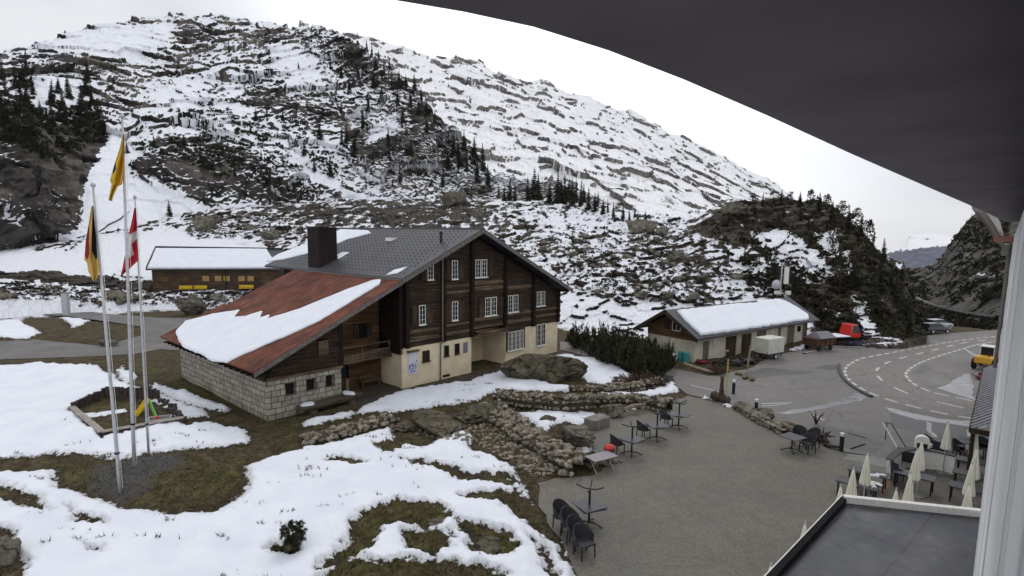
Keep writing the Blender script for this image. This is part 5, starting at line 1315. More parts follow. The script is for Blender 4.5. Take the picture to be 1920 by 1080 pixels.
# gutter with swan neck and downpipe at the far corner
P0, P1, P2, P3, P4 = atd(1838, 384, 20), atd(1862, 420, 32), atd(1875, 450, 44), atd(1884, 468, 47), atd(1891, 477, 49.5)
gu = MB().tube([P0, P1, P2], [.2, .24, .24], 8).tube([P2, P3, P4, Vector((P4.x, P4.y, 8)), Vector((P4.x, P4.y, 0))], .10, 8).build('downpipe', MT['pipe_metal'], lo)
plain('soffit_red', (.24, .10, .07), (.14, .06, .045), .7, 4)
mb = MB(); wprism(mb, 24, 49, -.5, .02, 11.5, 11.7); mb.build('soffit_boards', MT['soffit_red'], lo)
MB().bbox(P4.x - .3, P4.x + .3, P4.y - .3, P4.y + .3, P4.z - .1, P4.z + .7, .04).build('rain_head', MT['pipe_metal'], lo)
# flat-roofed extension
zR = 2.8
E1, E2 = g(1580, 932, zR), g(1440, 1080, zR)
ed = (E1 - E2).normalized()
E0 = E2 - ed * 9
w1 = g(1832, 957, zR)
Q = [Vector((E0.x, E0.y, 0)), Vector((E1.x, E1.y, 0)), Vector((*lp(w1.x * WD[0] + w1.y * WD[1], .02), 0)), Vector((*lp(-1, .02), 0))]
ex_ = thing('extension', 'flat-roofed extension with wet dark membrane and white rim below the lodge wall', 'building', (0, 0, 0))
m, t, b = nodes('wet_membrane', .3, .5)
v = coords(t, (1, 1, 1), rot=(0, 0, -TH)); n = noi(t, v, .55, 6, .6); n2 = noi(t, v, 3, 5)
brk = N(t, 'ShaderNodeTexBrick', ins={'Vector': v, 'Color1': (.040, .042, .050, 1), 'Color2': (.026, .028, .034, 1), 'Mortar': (.014, .014, .018, 1), 'Scale': 1, 'Brick Width': 3.4, 'Row Height': 1.9, 'Mortar Size': .05, 'Mortar Smooth': 1.0})
link(t, mixc(t, .85, brk.outputs[0], ramp(t, n, [(.35, (.5, .5, .5)), (.65, (1.4, 1.4, 1.5))]), 'MULTIPLY'), b.inputs['Base Color'])
link(t, N(t, 'ShaderNodeMapRange', ins={0: math_(t, 'ADD', n, math_(t, 'MULTIPLY', n2, .25)), 1: .45, 2: .8, 3: .2, 4: .65}).outputs[0], b.inputs['Roughness'])
bump(t, b, n2, .15, .01)
ins_ = lambda d: [Q[0] + (Q[3] - Q[0]).normalized() * d, Q[1] + (Q[2] - Q[1]).normalized() * d - ed * d, Q[2] - ed * d, Q[3]]
R_ = ins_(.22)
MB().hexa([(p.x, p.y, 0) for p in R_], [(p.x, p.y, zR - .12) for p in R_]).build('flat_roof', MT['wet_membrane'], ex_)
mb = MB()
def rim(a, b, h0, h1, w_, side):
    d_ = (b - a).normalized(); nn = Vector((d_.y, -d_.x, 0)) * w_ * side
    mb.hexa([(a.x, a.y, h0), (b.x, b.y, h0), ((b + nn).x, (b + nn).y, h0), ((a + nn).x, (a + nn).y, h0)], [(a.x, a.y, h1), (b.x, b.y, h1), ((b + nn).x, (b + nn).y, h1), ((a + nn).x, (a + nn).y, h1)])
rim(Q[1], Q[2], zR - .3, zR + .10, .2, 1)
mb.build('parapet', MT['white_paint'], ex_)
mb = MB(); rim(Q[0], Q[1] - ed * .25, zR - .3, zR + .08, .18, 1); mb.build('roof_edge', plain('bitumen', (.018, .018, .020), (.012, .012, .013), .95, 5, spec=.1), ex_)
mb = MB(); rim(Q[0], Q[1] - ed * .0, zR - .28, zR + .09, .03, -1); mb.build('white_edge', MT['white_paint'], ex_)
mb = MB(); mb.hexa([(p.x, p.y, .0) for p in Q], [(p.x, p.y, zR - .32) for p in Q]); mb.build('wall', MT['plaster_grey'], ex_)
# porch roof of ribbed sheet on the lodge wall
C0, C1 = g(1828, 800, 2.75), g(1852, 690, 2.75)
s0, s1 = C0.x * WD[0] + C0.y * WD[1], C1.x * WD[0] + C1.y * WD[1]
pr2 = thing('porch_roof', 'ribbed grey sheet porch roof projecting from the lodge wall', 'canopy', (0, 0, 0))
o0 = -(abs(C0.x * WN[0] + C0.y * WN[1] - WE)); o1 = -(abs(C1.x * WN[0] + C1.y * WN[1] - WE)); oo = -.72
mb = MB(); nr = 26
for k in range(nr):
    a = s0 + (s1 - s0) * k / nr; b_ = a + (s1 - s0) / nr
    for (p, q, h) in ((a, a + (b_ - a) * .5, .0), (a + (b_ - a) * .5, b_, .055)):
        A_ = [lp(p, oo), lp(q, oo), lp(q, 0), lp(p, 0)]
        zz = [2.62 + h, 2.62 + h, 3.15 + h, 3.15 + h]
        mb.hexa([(x, y, z - .06 - h) for (x, y), z in zip(A_, zz)], [(x, y, z) for (x, y), z in zip(A_, zz)])
plain('ribbed_sheet', (.20, .20, .23), (.13, .13, .15), .4, 4, bst=.05, metal=.2)
mb.build('ribbed_sheet', MT['ribbed_sheet'], pr2)
mb = MB(); wprism(mb, s0 - .05, s0, oo, 0, 2.4, 2.66); wprism(mb, s0, s1, oo - .05, oo, 2.42, 2.66); mb.build('fascia', MT['log_dark'], pr2)
mb = MB()
for s in (s0 + .2, s1 - .2):
    x, y = lp(s, oo + .12); mb.box(x - .06, x + .06, y - .06, y + .06, 0, 2.5)
mb.build('porch_post', MT['log_dark'], pr2)
# ------------------------------------------------------------------ flagpoles and flags
plain('pole_metal', (.50, .51, .53), (.40, .41, .43), .4, 6, bst=.03, metal=.2)
def flagpole(label, base, top, z0, r):
    b_ = g(*base, z0); dist = math.hypot(b_.x, b_.y)
    t_ = atd(*top, dist)
    t_ = Vector((b_.x + (t_.x - b_.x) * .9, b_.y + (t_.y - b_.y) * .9, t_.z))
    o = thing('flagpole', label, 'flagpole', tuple(b_), 0, 'flagpoles on the lawn')
    d_ = t_ - b_
    MB().tube([(0, 0, -.4), tuple(d_ * .12), tuple(d_ * .5), tuple(d_)], [r, r * .96, r * .8, r * .55], 10).build('pole', MT['pole_metal'], o, smooth=True)
    MB().lathe([(.02, 0), (r * 1.1, .03), (r * 1.3, .09), (r * .9, .16), (.02, .18)], tuple(d_), 10).build('finial', MT['pole_metal'], o, smooth=True)
    MB().tube([tuple(d_ * .02 + Vector((r * 1.6, 0, 0))), tuple(d_ * .5 + Vector((r * 1.9, 0, 0))), tuple(d_ * .97 + Vector((r * 1.3, 0, 0)))], .008, 4).build('halyard', MT['white_paint'], o)
    k = d_ * .14; MB().tube([tuple(k - d_.normalized() * .04), tuple(k + d_.normalized() * .04)], r * 1.35, 10).build('clamp', MT['dark_metal'], o)
    return o, b_, t_, dist
fp1 = flagpole('nearest white flagpole, carrying the black, red and yellow flag', (226, 925), (174, 351), .25, .075)
fp2 = flagpole('tallest white flagpole, carrying the yellow flag', (252, 882), (232, 222), .25, .085)
fp3 = flagpole('thin white flagpole carrying the red flag with white cross', (279, 860), (254, 373), .1, .06)
def flag(label, pole, left, right, colours, paint, nfold, amp, rows=70, cols=26):
    """a flag hanging limp in folds; outline given left and right from top to tip"""
    o, b_, t_, dist = pole
    ly, ry = [p[1] for p in left], [p[1] for p in right]
    y0, y1 = min(ly[0], ry[0]), max(ly[-1], ry[-1])
    c = atd((left[0][0] + right[0][0]) / 2, y0, dist)
    vs, fs, ms = [], [], []
    dv = Vector((ray((left[0][0] + right[0][0]) / 2, y0)[0], ray((left[0][0] + right[0][0]) / 2, y0)[1], 0))
    for side in (0, 1):
        for j in range(rows):
            t_v = j / (rows - 1)
            for i in range(cols):
                s = i / (cols - 1)
                xl = np.interp(ly[0] + (ly[-1] - ly[0]) * t_v, ly, [p[0] for p in left]); xr = np.interp(ry[0] + (ry[-1] - ry[0]) * t_v, ry, [p[0] for p in right])
                py = (ly[0] + (ly[-1] - ly[0]) * t_v) * (1 - s) + (ry[0] + (ry[-1] - ry[0]) * t_v) * s
                dpt = amp * (.25 + .75 * min(1, t_v * 2.5)) * math.sin(s * nfold * math.pi * 2 + t_v * 2.2) + .03 * math.sin(t_v * 9 + s * 4)
                p = atd(xl + (xr - xl) * s, py, dist) + dv * (dpt - .1 + side * .012)
                vs.append(tuple(p - c))
    n = rows * cols
    for j in range(rows - 1):
        for i in range(cols - 1):
            k = j * cols + i
            q = (k, k + 1, k + cols + 1, k + cols)
            s, t_v = (i + .5) / (cols - 1), (j + .5) / (rows - 1)
            xl = np.interp(ly[0] + (ly[-1] - ly[0]) * t_v, ly, [p[0] for p in left]); xr = np.interp(ry[0] + (ry[-1] - ry[0]) * t_v, ry, [p[0] for p in right])
            m_ = paint(s, t_v, xl + (xr - xl) * s, (ly[0] + (ly[-1] - ly[0]) * t_v) * (1 - s) + (ry[0] + (ry[-1] - ry[0]) * t_v) * s)
            fs += [q, tuple(x + n for x in q[::-1])]; ms += [m_, m_]
    mb = MB(); mb.v = vs; mb.f = fs; mb.m = ms
    f = mb.build('flag', [MT[q] for q in colours], None, tuple(c), None, True)
    return tag(f, label, 'flag')
for nm, c in (('flag_red', (.42, .018, .035)), ('flag_white', (.66, .64, .63)), ('flag_yellow', (.62, .40, .03)), ('flag_orange', (.52, .22, .03)), ('flag_black', (.018, .013, .022)), ('flag_gold', (.60, .40, .10)), ('flag_darkred', (.25, .015, .02))):
    plain(nm, c, tuple(x * .85 for x in c), .8, 3, bst=.05)
def inpoly(P, x, y):
    r = False
    for i in range(len(P)):
        (x1, y1), (x2, y2) = P[i], P[(i + 1) % len(P)]
        if (y1 > y) != (y2 > y) and x < (x2 - x1) * (y - y1) / (y2 - y1) + x1: r = not r
    return r
def fa(s, t_, x, y):
    if y > 478 + 8 * math.sin(s * 9): return 2
    if s < .42 and y > 425 and x < 167.5: return 0
    if s < .58: return 2
    return 1
flag('limp flag of black, red and yellow folds', fp1, [(172, 386), (167, 415), (161, 450), (158, 488), (163, 492), (165, 508), (175, 527)], [(175, 386), (177, 410), (180, 440), (183, 480), (186, 500), (185, 514), (178, 527)], ['flag_darkred', 'flag_black', 'flag_gold'], fa, 1.5, .12)
def fb(s, t_, x, y):
    if inpoly([(211, 312), (216, 302), (218, 318), (212, 326)], x, y): return 2
    if s > .55 and y < 348: return 1 if int(s * 12) % 2 else 0
    return 0
flag('yellow flag with orange folds hanging from the tallest pole', fp2, [(231, 252), (224, 280), (214, 310), (206, 338), (209, 345), (206, 360), (203, 375)], [(233, 252), (234, 290), (233, 320), (229, 346), (221, 350), (214, 365), (210, 378)], ['flag_yellow', 'flag_orange', 'flag_black'], fb, 1.7, .14)
CR = [(239, 444), (251, 435), (257, 433), (258, 446), (247, 458), (251, 477), (240, 485), (234, 467)]
flag('limp red flag with a white cross', fp3, [(252, 390), (247, 415), (241, 440), (236, 470), (230, 500), (226, 517)], [(255, 390), (257, 420), (257, 450), (259, 470), (259, 488), (244, 503), (228, 517)][:7], ['flag_red', 'flag_white'], lambda s, t_, x, y: 1 if inpoly(CR, x, y) else 0, 1.6, .10, 90, 40)

# ------------------------------------------------------------------ playground sandpit
plain('sand', (.13, .115, .10), (.085, .075, .065), .95, 6)
plain('palisade_wood', (.085, .065, .062), (.035, .027, .027), .85, 4, (1, 1, .3))
C_ = [g(135, 776, 0), g(192, 825, 0), g(345, 797, 0), g(300, 757, 0), g(268, 752, 0), g(192, 752, 0)]
sp = thing('sandpit', 'sunken sandpit edged with dark timber palisades beside the flagpoles', 'sandpit', tuple(C_[0]))
q = [p - C_[0] for p in C_]
tri = tessellate_polygon([[Vector((p.x, p.y, 0)) for p in q]])
mb = MB().add([(p.x, p.y, .10) for p in q], [t_ if (q[t_[1]] - q[t_[0]]).cross(q[t_[2]] - q[t_[0]]).z > 0 else t_[::-1] for t_ in tri]); mb.build('sand', MT['sand'], sp)
mb = MB(); rs = random.Random(5)
for i in range(len(q)):
    a, b_ = q[i], q[(i + 1) % len(q)]; n = int((b_ - a).length / .24)
    back = i in (3, 4, 5)
    for k in range(n):
        p = a.lerp(b_, (k + .5) / n); h = (.95 if i in (3, 4) else .75 if i == 5 else .45) + rs.uniform(-.06, .06)
        mb.tube([(p.x, p.y, -.3), (p.x, p.y, h)], .12, 7)
mb.build('palisade', MT['palisade_wood'], sp)
mb = MB()
plain('pale_plank', (.36, .33, .30), (.22, .20, .18), .8, 3, (1, 1, 1))
for i in (0, 1):
    a, b_ = q[i], q[i + 1]; d_ = (b_ - a).normalized(); nn = Vector((-d_.y, d_.x, 0)) * .17
    mb.hexa([tuple(a - nn + Vector((0, 0, .45 + i * .004))), tuple(b_ - nn + Vector((0, 0, .45 + i * .004))), tuple(b_ + nn + Vector((0, 0, .45 + i * .004))), tuple(a + nn + Vector((0, 0, .45 + i * .004)))], [tuple(a - nn + Vector((0, 0, .52 + i * .004))), tuple(b_ - nn + Vector((0, 0, .52 + i * .004))), tuple(b_ + nn + Vector((0, 0, .52 + i * .004))), tuple(a + nn + Vector((0, 0, .52 + i * .004)))])
mb.build('seat_board', MT['pale_plank'], sp)
snow_cap([tuple(g(x, y, .12) - C_[0]) for x, y in ((150, 778), (190, 774), (236, 768), (238, 773), (195, 781), (158, 785))], (0, 0, 1), .1, sp)
plain('toy_yellow', (.68, .52, .02), (.60, .45, .02), .4, 4, bst=0); plain('toy_green', (.16, .42, .10), (.13, .36, .08), .4, 4, bst=0); plain('toy_red', (.55, .05, .04), (.48, .04, .03), .4, 4, bst=0)
a, b_, c_ = g(254, 780, .15), g(279, 756, 0), g(297, 786, .15)
tp = atd(279, 752, math.hypot(*g(283, 776, .1)[:2]))
sl_ = thing('toy_slide', 'yellow plastic toy slide with a green ladder in the sandpit', 'slide', (tp.x, tp.y, .1))
dx = Vector((a.x - tp.x, a.y - tp.y, 0)); dl_ = dx.normalized(); nn = Vector((-dl_.y, dl_.x, 0))
hh = tp.z - .1
mb = MB(); pts = [(0, hh), (.25, hh * .82), (.55, hh * .45), (.85, hh * .12), (1.0, hh * .08)]
for s0, s1, e0, e1 in ((-.22, .22, 0, .04), (-.27, -.22, 0, .22), (.22, .27, 0, .22)):
    for (p, z), (p2, z2) in zip(pts, pts[1:]):
        A_ = [dx * p + nn * s0, dx * p2 + nn * s0, dx * p2 + nn * s1, dx * p + nn * s1]; Z = [z, z2, z2, z]
        mb.hexa([(v_.x, v_.y, zz + e0) for v_, zz in zip(A_, Z)], [(v_.x, v_.y, zz + e1) for v_, zz in zip(A_, Z)])
mb.build('chute', MT['toy_yellow'], sl_)
mb = MB(); ld = Vector((c_.x - tp.x, c_.y - tp.y, 0))
for s in (-.22, .22): mb.tube([tuple(nn * s + Vector((0, 0, hh + .1))), tuple(nn * s + ld * .8 + Vector((0, 0, .02)))], .05, 6)
for k in range(1, 5): p = ld * .8 * k / 5 + Vector((0, 0, hh * (1 - k / 5))); mb.tube([tuple(p - nn * .22), tuple(p + nn * .22)], .04, 6)
mb.build('ladder', MT['toy_green'], sl_)
c = g(300, 790, .12)
cr_ = thing('toy_crate', 'pale crate of red toys at the foot of the toy ladder', 'crate', tuple(c), .4)
mb = MB().box(-.6, .6, -.4, .4, 0, .05); mb.box(-.6, -.55, -.4, .4, .05, .25).box(.55, .6, -.4, .4, .05, .25).box(-.55, .55, -.4, -.35, .05, .25).box(-.55, .55, .35, .4, .05, .25); mb.build('crate', MT['pole_metal'], cr_)
mb = MB(); mb.rock((-.15, 0, .2), (.22, .16, .15), 2, 3, .1); mb.build('toys', MT['toy_red'], cr_)
mb = MB()
rs = random.Random(9)
o_ = g(315, 778)
for k in range(26):
    p = g(300 + k * 1.9, 758 + k * 1.5 + rs.uniform(-4, 4)) - o_; mb.tube([(p.x, p.y, -.2), (p.x + rs.uniform(-.05, .05), p.y, rs.uniform(.35, .75))], .14, 7)
tag(mb.build('log_edging', MT['palisade_wood'], None, tuple(o_)), 'ragged row of dark log stumps at the chalet end of the sandpit', 'log edging')

# ------------------------------------------------------------------ garden tables and wicker chairs
plain('wicker', (.045, .043, .052), (.022, .021, .026), .65, 30, bst=.5, bdist=.01)
plain('table_dark', (.055, .055, .066), (.038, .038, .046), .45, 10, bst=.05)
def make_table(parent_name, label, w=.82):
    o = thing(parent_name, label, 'table')
    MB().bbox(-w / 2, w / 2, -w / 2, w / 2, .70, .735, .012).build('tabletop', MT['table_dark'], o)
    MB().tube([(0, 0, .10), (0, 0, .70)], .035, 8).build('column', MT['dark_metal'], o)
    for k in range(4):
        t_ = k * math.pi / 2 + math.pi / 4; c, s = math.cos(t_), math.sin(t_)
        MB().tube([(c * .03, s * .03, .13), (c * .20, s * .20, .12), (c * .36, s * .36, .05), (c * .44, s * .44, .015)], .024, 6).build('foot', MT['dark_metal'], o)
    return o
def make_chair(label):
    o = thing('wicker_chair', label, 'chair')
    MB().bbox(-.25, .25, -.24, .24, .40, .46, .02).build('seat', MT['wicker'], o)
    mb = MB(); n = 9
    ring = [(.27 * math.sin(t_), .26 * math.cos(t_)) for t_ in np.linspace(-1.75, 1.75, n)]
    z1 = [.64, .70, .80, .87, .89, .87, .80, .70, .64]
    vs = [(x, y, .44) for x, y in ring] + [(x * 1.12, y * 1.12 + .03, z) for (x, y), z in zip(ring, z1)] + [(x * 1.22, y * 1.22 + .03, z) for (x, y), z in zip(ring, z1)] + [(x * 1.1, y * 1.1, .40) for x, y in ring]
    mb.add(vs, [(j * n + i, j * n + i + 1, ((j + 1) % 4) * n + i + 1, ((j + 1) % 4) * n + i) for j in range(4) for i in range(n - 1)] + [(0, n, 2 * n, 3 * n), (n - 1, 4 * n - 1, 3 * n - 1, 2 * n - 1)])
    mb.build('backrest', MT['wicker'], o)
    for sx in (-.22, .22):
        for sy in (-.2, .2): MB().tube([(sx * 1.05, sy * 1.05, 0), (sx, sy, .41)], .022, 6).build('leg', MT['dark_metal'], o)
    return o
tproto = cproto = None
def put_table(px, py, rz, label, flip=False, z=0.0, group='dark square garden tables'):
    global tproto
    p = g(px, py, 0)
    if tproto is None: tproto = make_table('garden_table', label); c = tproto
    else: c = copy_tree(tproto)
    c['label'] = label; c['group'] = group; c.scale = (1.28, 1.28, 1.15)
    c.location = (p.x, p.y, z + (.735 * 2 * 1.15 if flip else 0)); c.rotation_euler = (math.pi if flip else 0, 0, rz)
    return c
def put_chair(p, rz, label, group='wicker chairs in the gravel garden', z=0.0, tilt=0):
    global cproto
    if cproto is None: cproto = make_chair(label); c = cproto
    else: c = copy_tree(cproto)
    c['label'] = label; c['group'] = group; c.location = (p[0], p[1], z); c.rotation_euler = (tilt, 0, rz); c.scale = (1.25, 1.25, 1.2)
    return c
T1 = put_table(1104, 985, .35, 'garden table nearest the lawn, carrying an upturned table')
put_table(1104, 985, .5, 'upturned table lying legs up on the garden table nearest the lawn', True)
for i, (px, py, nm) in enumerate(((1184, 852, 'nearest the red kettle grill'), (1231, 824, 'in the middle of the row behind the grill'), (1272, 802, 'at the far end of the row behind the grill'))):
    put_table(px, py, .6, 'dark garden table ' + nm)
    put_table(px, py, .8 + i, 'upturned table on the garden table ' + nm, True)
    p = g(px - 27 + i * 2, py - 4); put_chair(p, 2.0 - .1 * i + math.pi * .0, 'wicker chair at the garden table ' + nm)
put_table(1484, 846, .5, 'dark garden table beside the stone edging of the car park')
p = g(1500, 836); put_chair((p.x, p.y + .1), -.3, 'wicker chair behind the garden table beside the stone edging')
for k, (px, py) in enumerate(((1513, 848), (1521, 838))):
    p = g(px, py); put_chair(p, -1.2, ('wicker chair tucked at the end of the garden table by the edging', 'wicker chair standing behind another by the stone edging')[k])
for k, (px, py, lab) in enumerate(((1095, 1042, 'nearest wicker chair in the file of four on the gravel'), (1082, 1024, 'second wicker chair from the front of the file on the gravel'), (1070, 1006, 'third wicker chair from the front of the file on the gravel'), (1055, 990, 'hindmost wicker chair of the file beside the snowy lawn'))):
    p = g(px, py); put_chair(p, .5 + .06 * k, lab)
# flat-topped pale table, kettle grill, stones
plain('pale_table', (.26, .24, .27), (.20, .18, .20), .5, 6, bst=.05)
c = g(1127, 880); o = thing('camping_table', 'low flat table with pale grey top beside the red grill', 'table', tuple(c), .55)
MB().bbox(-.75, .75, -.42, .42, .66, .70, .012).build('tabletop', MT['pale_table'], o)
for sx in (-.55, .55): MB().tube([(sx, -.32, 0), (sx, .32, .66)], .022, 6).tube([(sx + .045, .32, 0), (sx + .045, -.32, .66)], .022, 6).build('leg', MT['pole_metal'], o)
c = g(1142, 866); o = thing('kettle_grill', 'red kettle grill on a dark stand beside the pale table', 'grill', tuple(c), .2)
MB().lathe([(.05, .50), (.17, .54), (.26, .62), (.29, .72)], (0, 0, 0), 20).build('bowl', MT['dark_metal'], o, smooth=True)
l_ = MB().lathe([(.295, .722), (.28, .80), (.22, .89), (.12, .945), (.03, .96)], (0, 0, 0), 20).build('lid', MT['toy_red'], o, smooth=True)
MB().tube([(-.07, 0, .95), (-.05, 0, 1.0), (.05, 0, 1.0), (.07, 0, .95)], .015, 6).build('lid_handle', MT['dark_metal'], l_)
for k in range(3): t_ = k * 2.094; MB().tube([(.14 * math.cos(t_), .14 * math.sin(t_), .55), (.27 * math.cos(t_), .27 * math.sin(t_), 0)], .018, 6).build('leg', MT['dark_metal'], o)
MB().lathe([(.02, .2), (.2, .215), (.2, .235), (.02, .24)], (0, 0, 0), 14).build('ash_plate', MT['toy_red'], o)
for px, py, sz, lab in ((1129, 870, .2, 'pale stone lying between the table and the grill'), (1139, 874, .17, 'pale stone in front of the red grill'), (1153, 868, .2, 'pale stone beside the foot of the red grill'), (1163, 866, .13, 'smallest pale stone beyond the red grill')):
    c = g(px, py); tag(MB().rock((0, 0, sz * .4), (sz * 1.3, sz, sz * .7), 2, px, .15).build('stone', MT['stone_grey'], None, tuple(c), None, True), lab, 'stone')
c = g(1119, 800); o = tag(MB().bbox(-.75, .75, -.45, .45, 0, .62, .05).build('stone_block', MT['stone_grey'], None, tuple(c), .75), 'square cut stone block at the foot of the dark dry stone wall', 'stone block')
boards('bleached_wood', (.42, .37, .29), (.28, .23, .17), (.12, .10, .07), (.4, 4, 4))
a, b_ = g(1160, 772, .25), g(1210, 758, .45)
mb = MB().tube([tuple(a - a), tuple((b_ - a) * .5 + Vector((0, 0, .12))), tuple(b_ - a)], [.12, .15, .09], 8).tube([tuple((b_ - a) * .35), tuple((b_ - a) * .3 + Vector((.9, -.3, -.1)))], [.09, .05], 6)
tag(mb.build('driftwood_log', MT['bleached_wood'], None, tuple(a), None, True), 'bleached forked log lying in front of the dry stone wall', 'log')
# carved stump, marker pole, bollards, hollow log planter, roots
plain('old_stump', (.10, .07, .055), (.045, .032, .028), .9, 5, (1, 1, .4), bst=.9, bdist=.06)
c = g(1352, 752); mb = MB()
mb.lathe([(.38, 0), (.26, .25), (.17, .6), (.13, .9), (.12, 1.5), (.15, 1.75), (.06, 1.85)], (0, 0, 0), 12, wob=lambda k, z: 1 + .2 * math.sin(k * 2.3 + z * 3)); mb.rock((-.35, .1, .3), (.45, .4, .4), 2, 3, .25); mb.rock((.35, -.15, .2), (.4, .3, .3), 2, 5, .25)
tag(mb.build('carved_stump', MT['old_stump'], None, tuple(c), None, True), 'knotted brown stump with an upright trunk in the snow by the car park', 'stump')
plain('marker_yellow', (.58, .42, .14), (.48, .34, .10), .6, 5, bst=.05)
c = g(1361, 748); o = thing('marker_pole', 'tall thin yellow snow pole behind the knotted stump', 'pole', tuple(c))
MB().tube([(0, 0, 0), (0, 0, 2.9)], .05, 8).build('pole', MT['marker_yellow'], o)
plain('bollard_black', (.022, .022, .030), (.015, .015, .02), .5, 5, bst=.03); plain('lamp_white', (.72, .72, .70), (.6, .6, .58), .4, 6, bst=0)
bp = None
for px, py, lab in ((1375, 738, 'black bollard light beside the tall yellow snow pole'), (1417, 777, 'black bollard light at the head of the stone edging'), (1577, 846, 'black bollard light standing alone at the corner of the gravel'), (1740, 868, 'black bollard light beside the white rounded stand')):
    p = g(px, py)
    if bp is None:
        bp = thing('bollard_light', lab, 'bollard', tuple(p), 0, 'bollard lights round the car park'); c = bp
        MB().lathe([(.11, 0), (.13, .03), (.11, .05), (.11, .86)], (0, 0, 0), 14).build('post', MT['bollard_black'], bp, smooth=False)
        MB().lathe([(.105, .86), (.105, .99)], (0, 0, 0), 14).build('lens', MT['lamp_white'], bp)
        MB().lathe([(.125, .99), (.125, 1.02), (.06, 1.06), (.01, 1.065)], (0, 0, 0), 14).build('cap', MT['lamp_white'], bp)
    else: c = copy_tree(bp); c.location = p; c['label'] = lab
a, b_ = g(1472, 806), g(1512, 822); yw = math.atan2(b_.y - a.y, b_.x - a.x); L_ = (b_ - a).length * 1.05
o = thing('log_planter', 'hollowed pale log planter beside the garden table at the car park', 'planter', tuple((a + b_) / 2), yw)
mb = MB(); k = len(pf); sc_ = 1.05
mb.add([(x, p[0] * sc_, p[1] * sc_ + .45) for x in (-L_ / 2, -L_ / 4, L_ / 4, L_ / 2) for p in [(u * (.75 if abs(x) > L_ / 3 else 1), v_ * (.8 if abs(x) > L_ / 3 else 1)) for u, v_ in pf]], [(j * k + i, j * k + (i + 1) % k, (j + 1) * k + (i + 1) % k, (j + 1) * k + i) for j in range(3) for i in range(k)])
mb.rock((-L_ / 2, 0, .3), (.3, .3, .34), 2, 2, .2); mb.rock((L_ / 2, 0, .3), (.25, .3, .34), 2, 4, .2); mb.build('log_body', MT['bleached_wood'], o)
MB().box(-L_ / 2 + .2, L_ / 2 - .2, -.3, .3, .30, .42).build('soil', MT['earth'], o)
mb = MB(); rs = random.Random(12); c = g(1540, 828)
for k in range(9):
    t_ = rs.uniform(0, 6.3); l = rs.uniform(.35, .8)
    mb.tube([(0, 0, .1), (math.cos(t_) * l * .4, math.sin(t_) * l * .4, rs.uniform(.3, .7)), (math.cos(t_) * l, math.sin(t_) * l, rs.uniform(.05, .75))], [.09, .06, .02], 6)
mb.rock((0, 0, .12), (.5, .35, .25), 2, 2, .3)
tag(mb.build('root_stump', MT['old_stump'], None, tuple(c), None, True), 'twisted dark root stump with upturned arms near the planter', 'root')
c = g(1530, 795); mb = MB()
for k in range(5): t_ = k * 1.3; mb.tube([(0, 0, 0), (math.cos(t_) * .2, math.sin(t_) * .2, .5), (math.cos(t_) * .5, math.sin(t_) * .5, .8)], [.05, .04, .01], 5)
tag(mb.build('dead_branch', MT['old_stump'], None, tuple(c), None, True), 'small dead branch sticking up behind the planter', 'branch')
mb = MB(); pts = sm([g(*p) for p in ((1545, 836), (1556, 840), (1572, 842))], 5); mb.tube([tuple(p - pts[0] + Vector((0, 0, .12))) for p in pts], .1, 6)
tag(mb.build('edge_log', MT['old_stump'], None, tuple(pts[0]), None, True), 'curved dark log leading to the lone bollard light', 'log')

# ------------------------------------------------------------------ sun terrace below the lodge
plain('parasol_cloth', (.86, .84, .73), (.76, .74, .62), .85, 5, (1, 1, .3), bst=.1)
up_ = None
def put_parasol(px, py, lab, z=0.0, h=None):
    """px, py: the tip of the closed canopy"""
    global up_
    tipz = z + 2.62
    p = g(px, py, tipz)
    if up_ is None:
        up_ = thing('parasol', lab, 'parasol', (p.x, p.y, z), 0, 'closed cream parasols round the lodge'); c = up_
        nf = 8
        MB().lathe([(.05, 1.23), (.165, 1.25), (.175, 1.33), (.14, 1.65), (.09, 2.1), (.045, 2.47), (.016, 2.6)], (0, 0, 0), 32, wob=lambda k, z_: 1 + .28 * math.cos(k * 2 * math.pi / 32 * nf) * (1 if z_ < 2.4 else .3)).build('canopy', MT['parasol_cloth'], up_)
        MB().tube([(0, 0, .05), (0, 0, 2.62)], .024, 8).build('pole', MT['pole_metal'], up_)
        MB().bbox(-.3, .3, -.3, .3, 0, .07, .015).build('base', MT['stone_grey'], up_)
        MB().lathe([(.012, 2.6), (.03, 2.63), (.012, 2.68)], (0, 0, 0), 10).build('finial', MT['pole_metal'], up_)
    else:
        c = copy_tree(up_); c.location = (p.x, p.y, z); c['label'] = lab
        c.rotation_euler = (0, 0, px * .37)
for px, py, lab in ((1627, 850, 'closed parasol at the outer corner of the terrace near the pale path'), (1601, 877, 'closed parasol just beyond the corner of the white rim'), (1577, 910, 'closed parasol half hidden behind the corner of the white rim'), (1510, 980, 'closed parasol whose top shows above the long roof edge'), (1446, 1058, 'closed parasol whose tip shows nearest the lawn side of the roof edge'),
                    (1729, 826, 'tallest closed parasol next to the white rounded stand'), (1720, 842, 'closed parasol in front of the white bar wall, next to the tallest'), (1708, 886, 'closed parasol between the dark tables in front of the bar wall'), (1681, 917, 'closed parasol cut off low by the middle of the white rim'),
                    (1778, 792, 'closed parasol standing alone beyond the bar wall'), (1831, 802, 'closed parasol half hidden below the ribbed porch roof'), (1832, 840, 'hindmost closed parasol in the row along the lodge wall'), (1823, 868, 'middle closed parasol of the row along the lodge wall'), (1818, 908, 'nearest closed parasol of the row along the lodge wall')):
    put_parasol(px, py, lab)
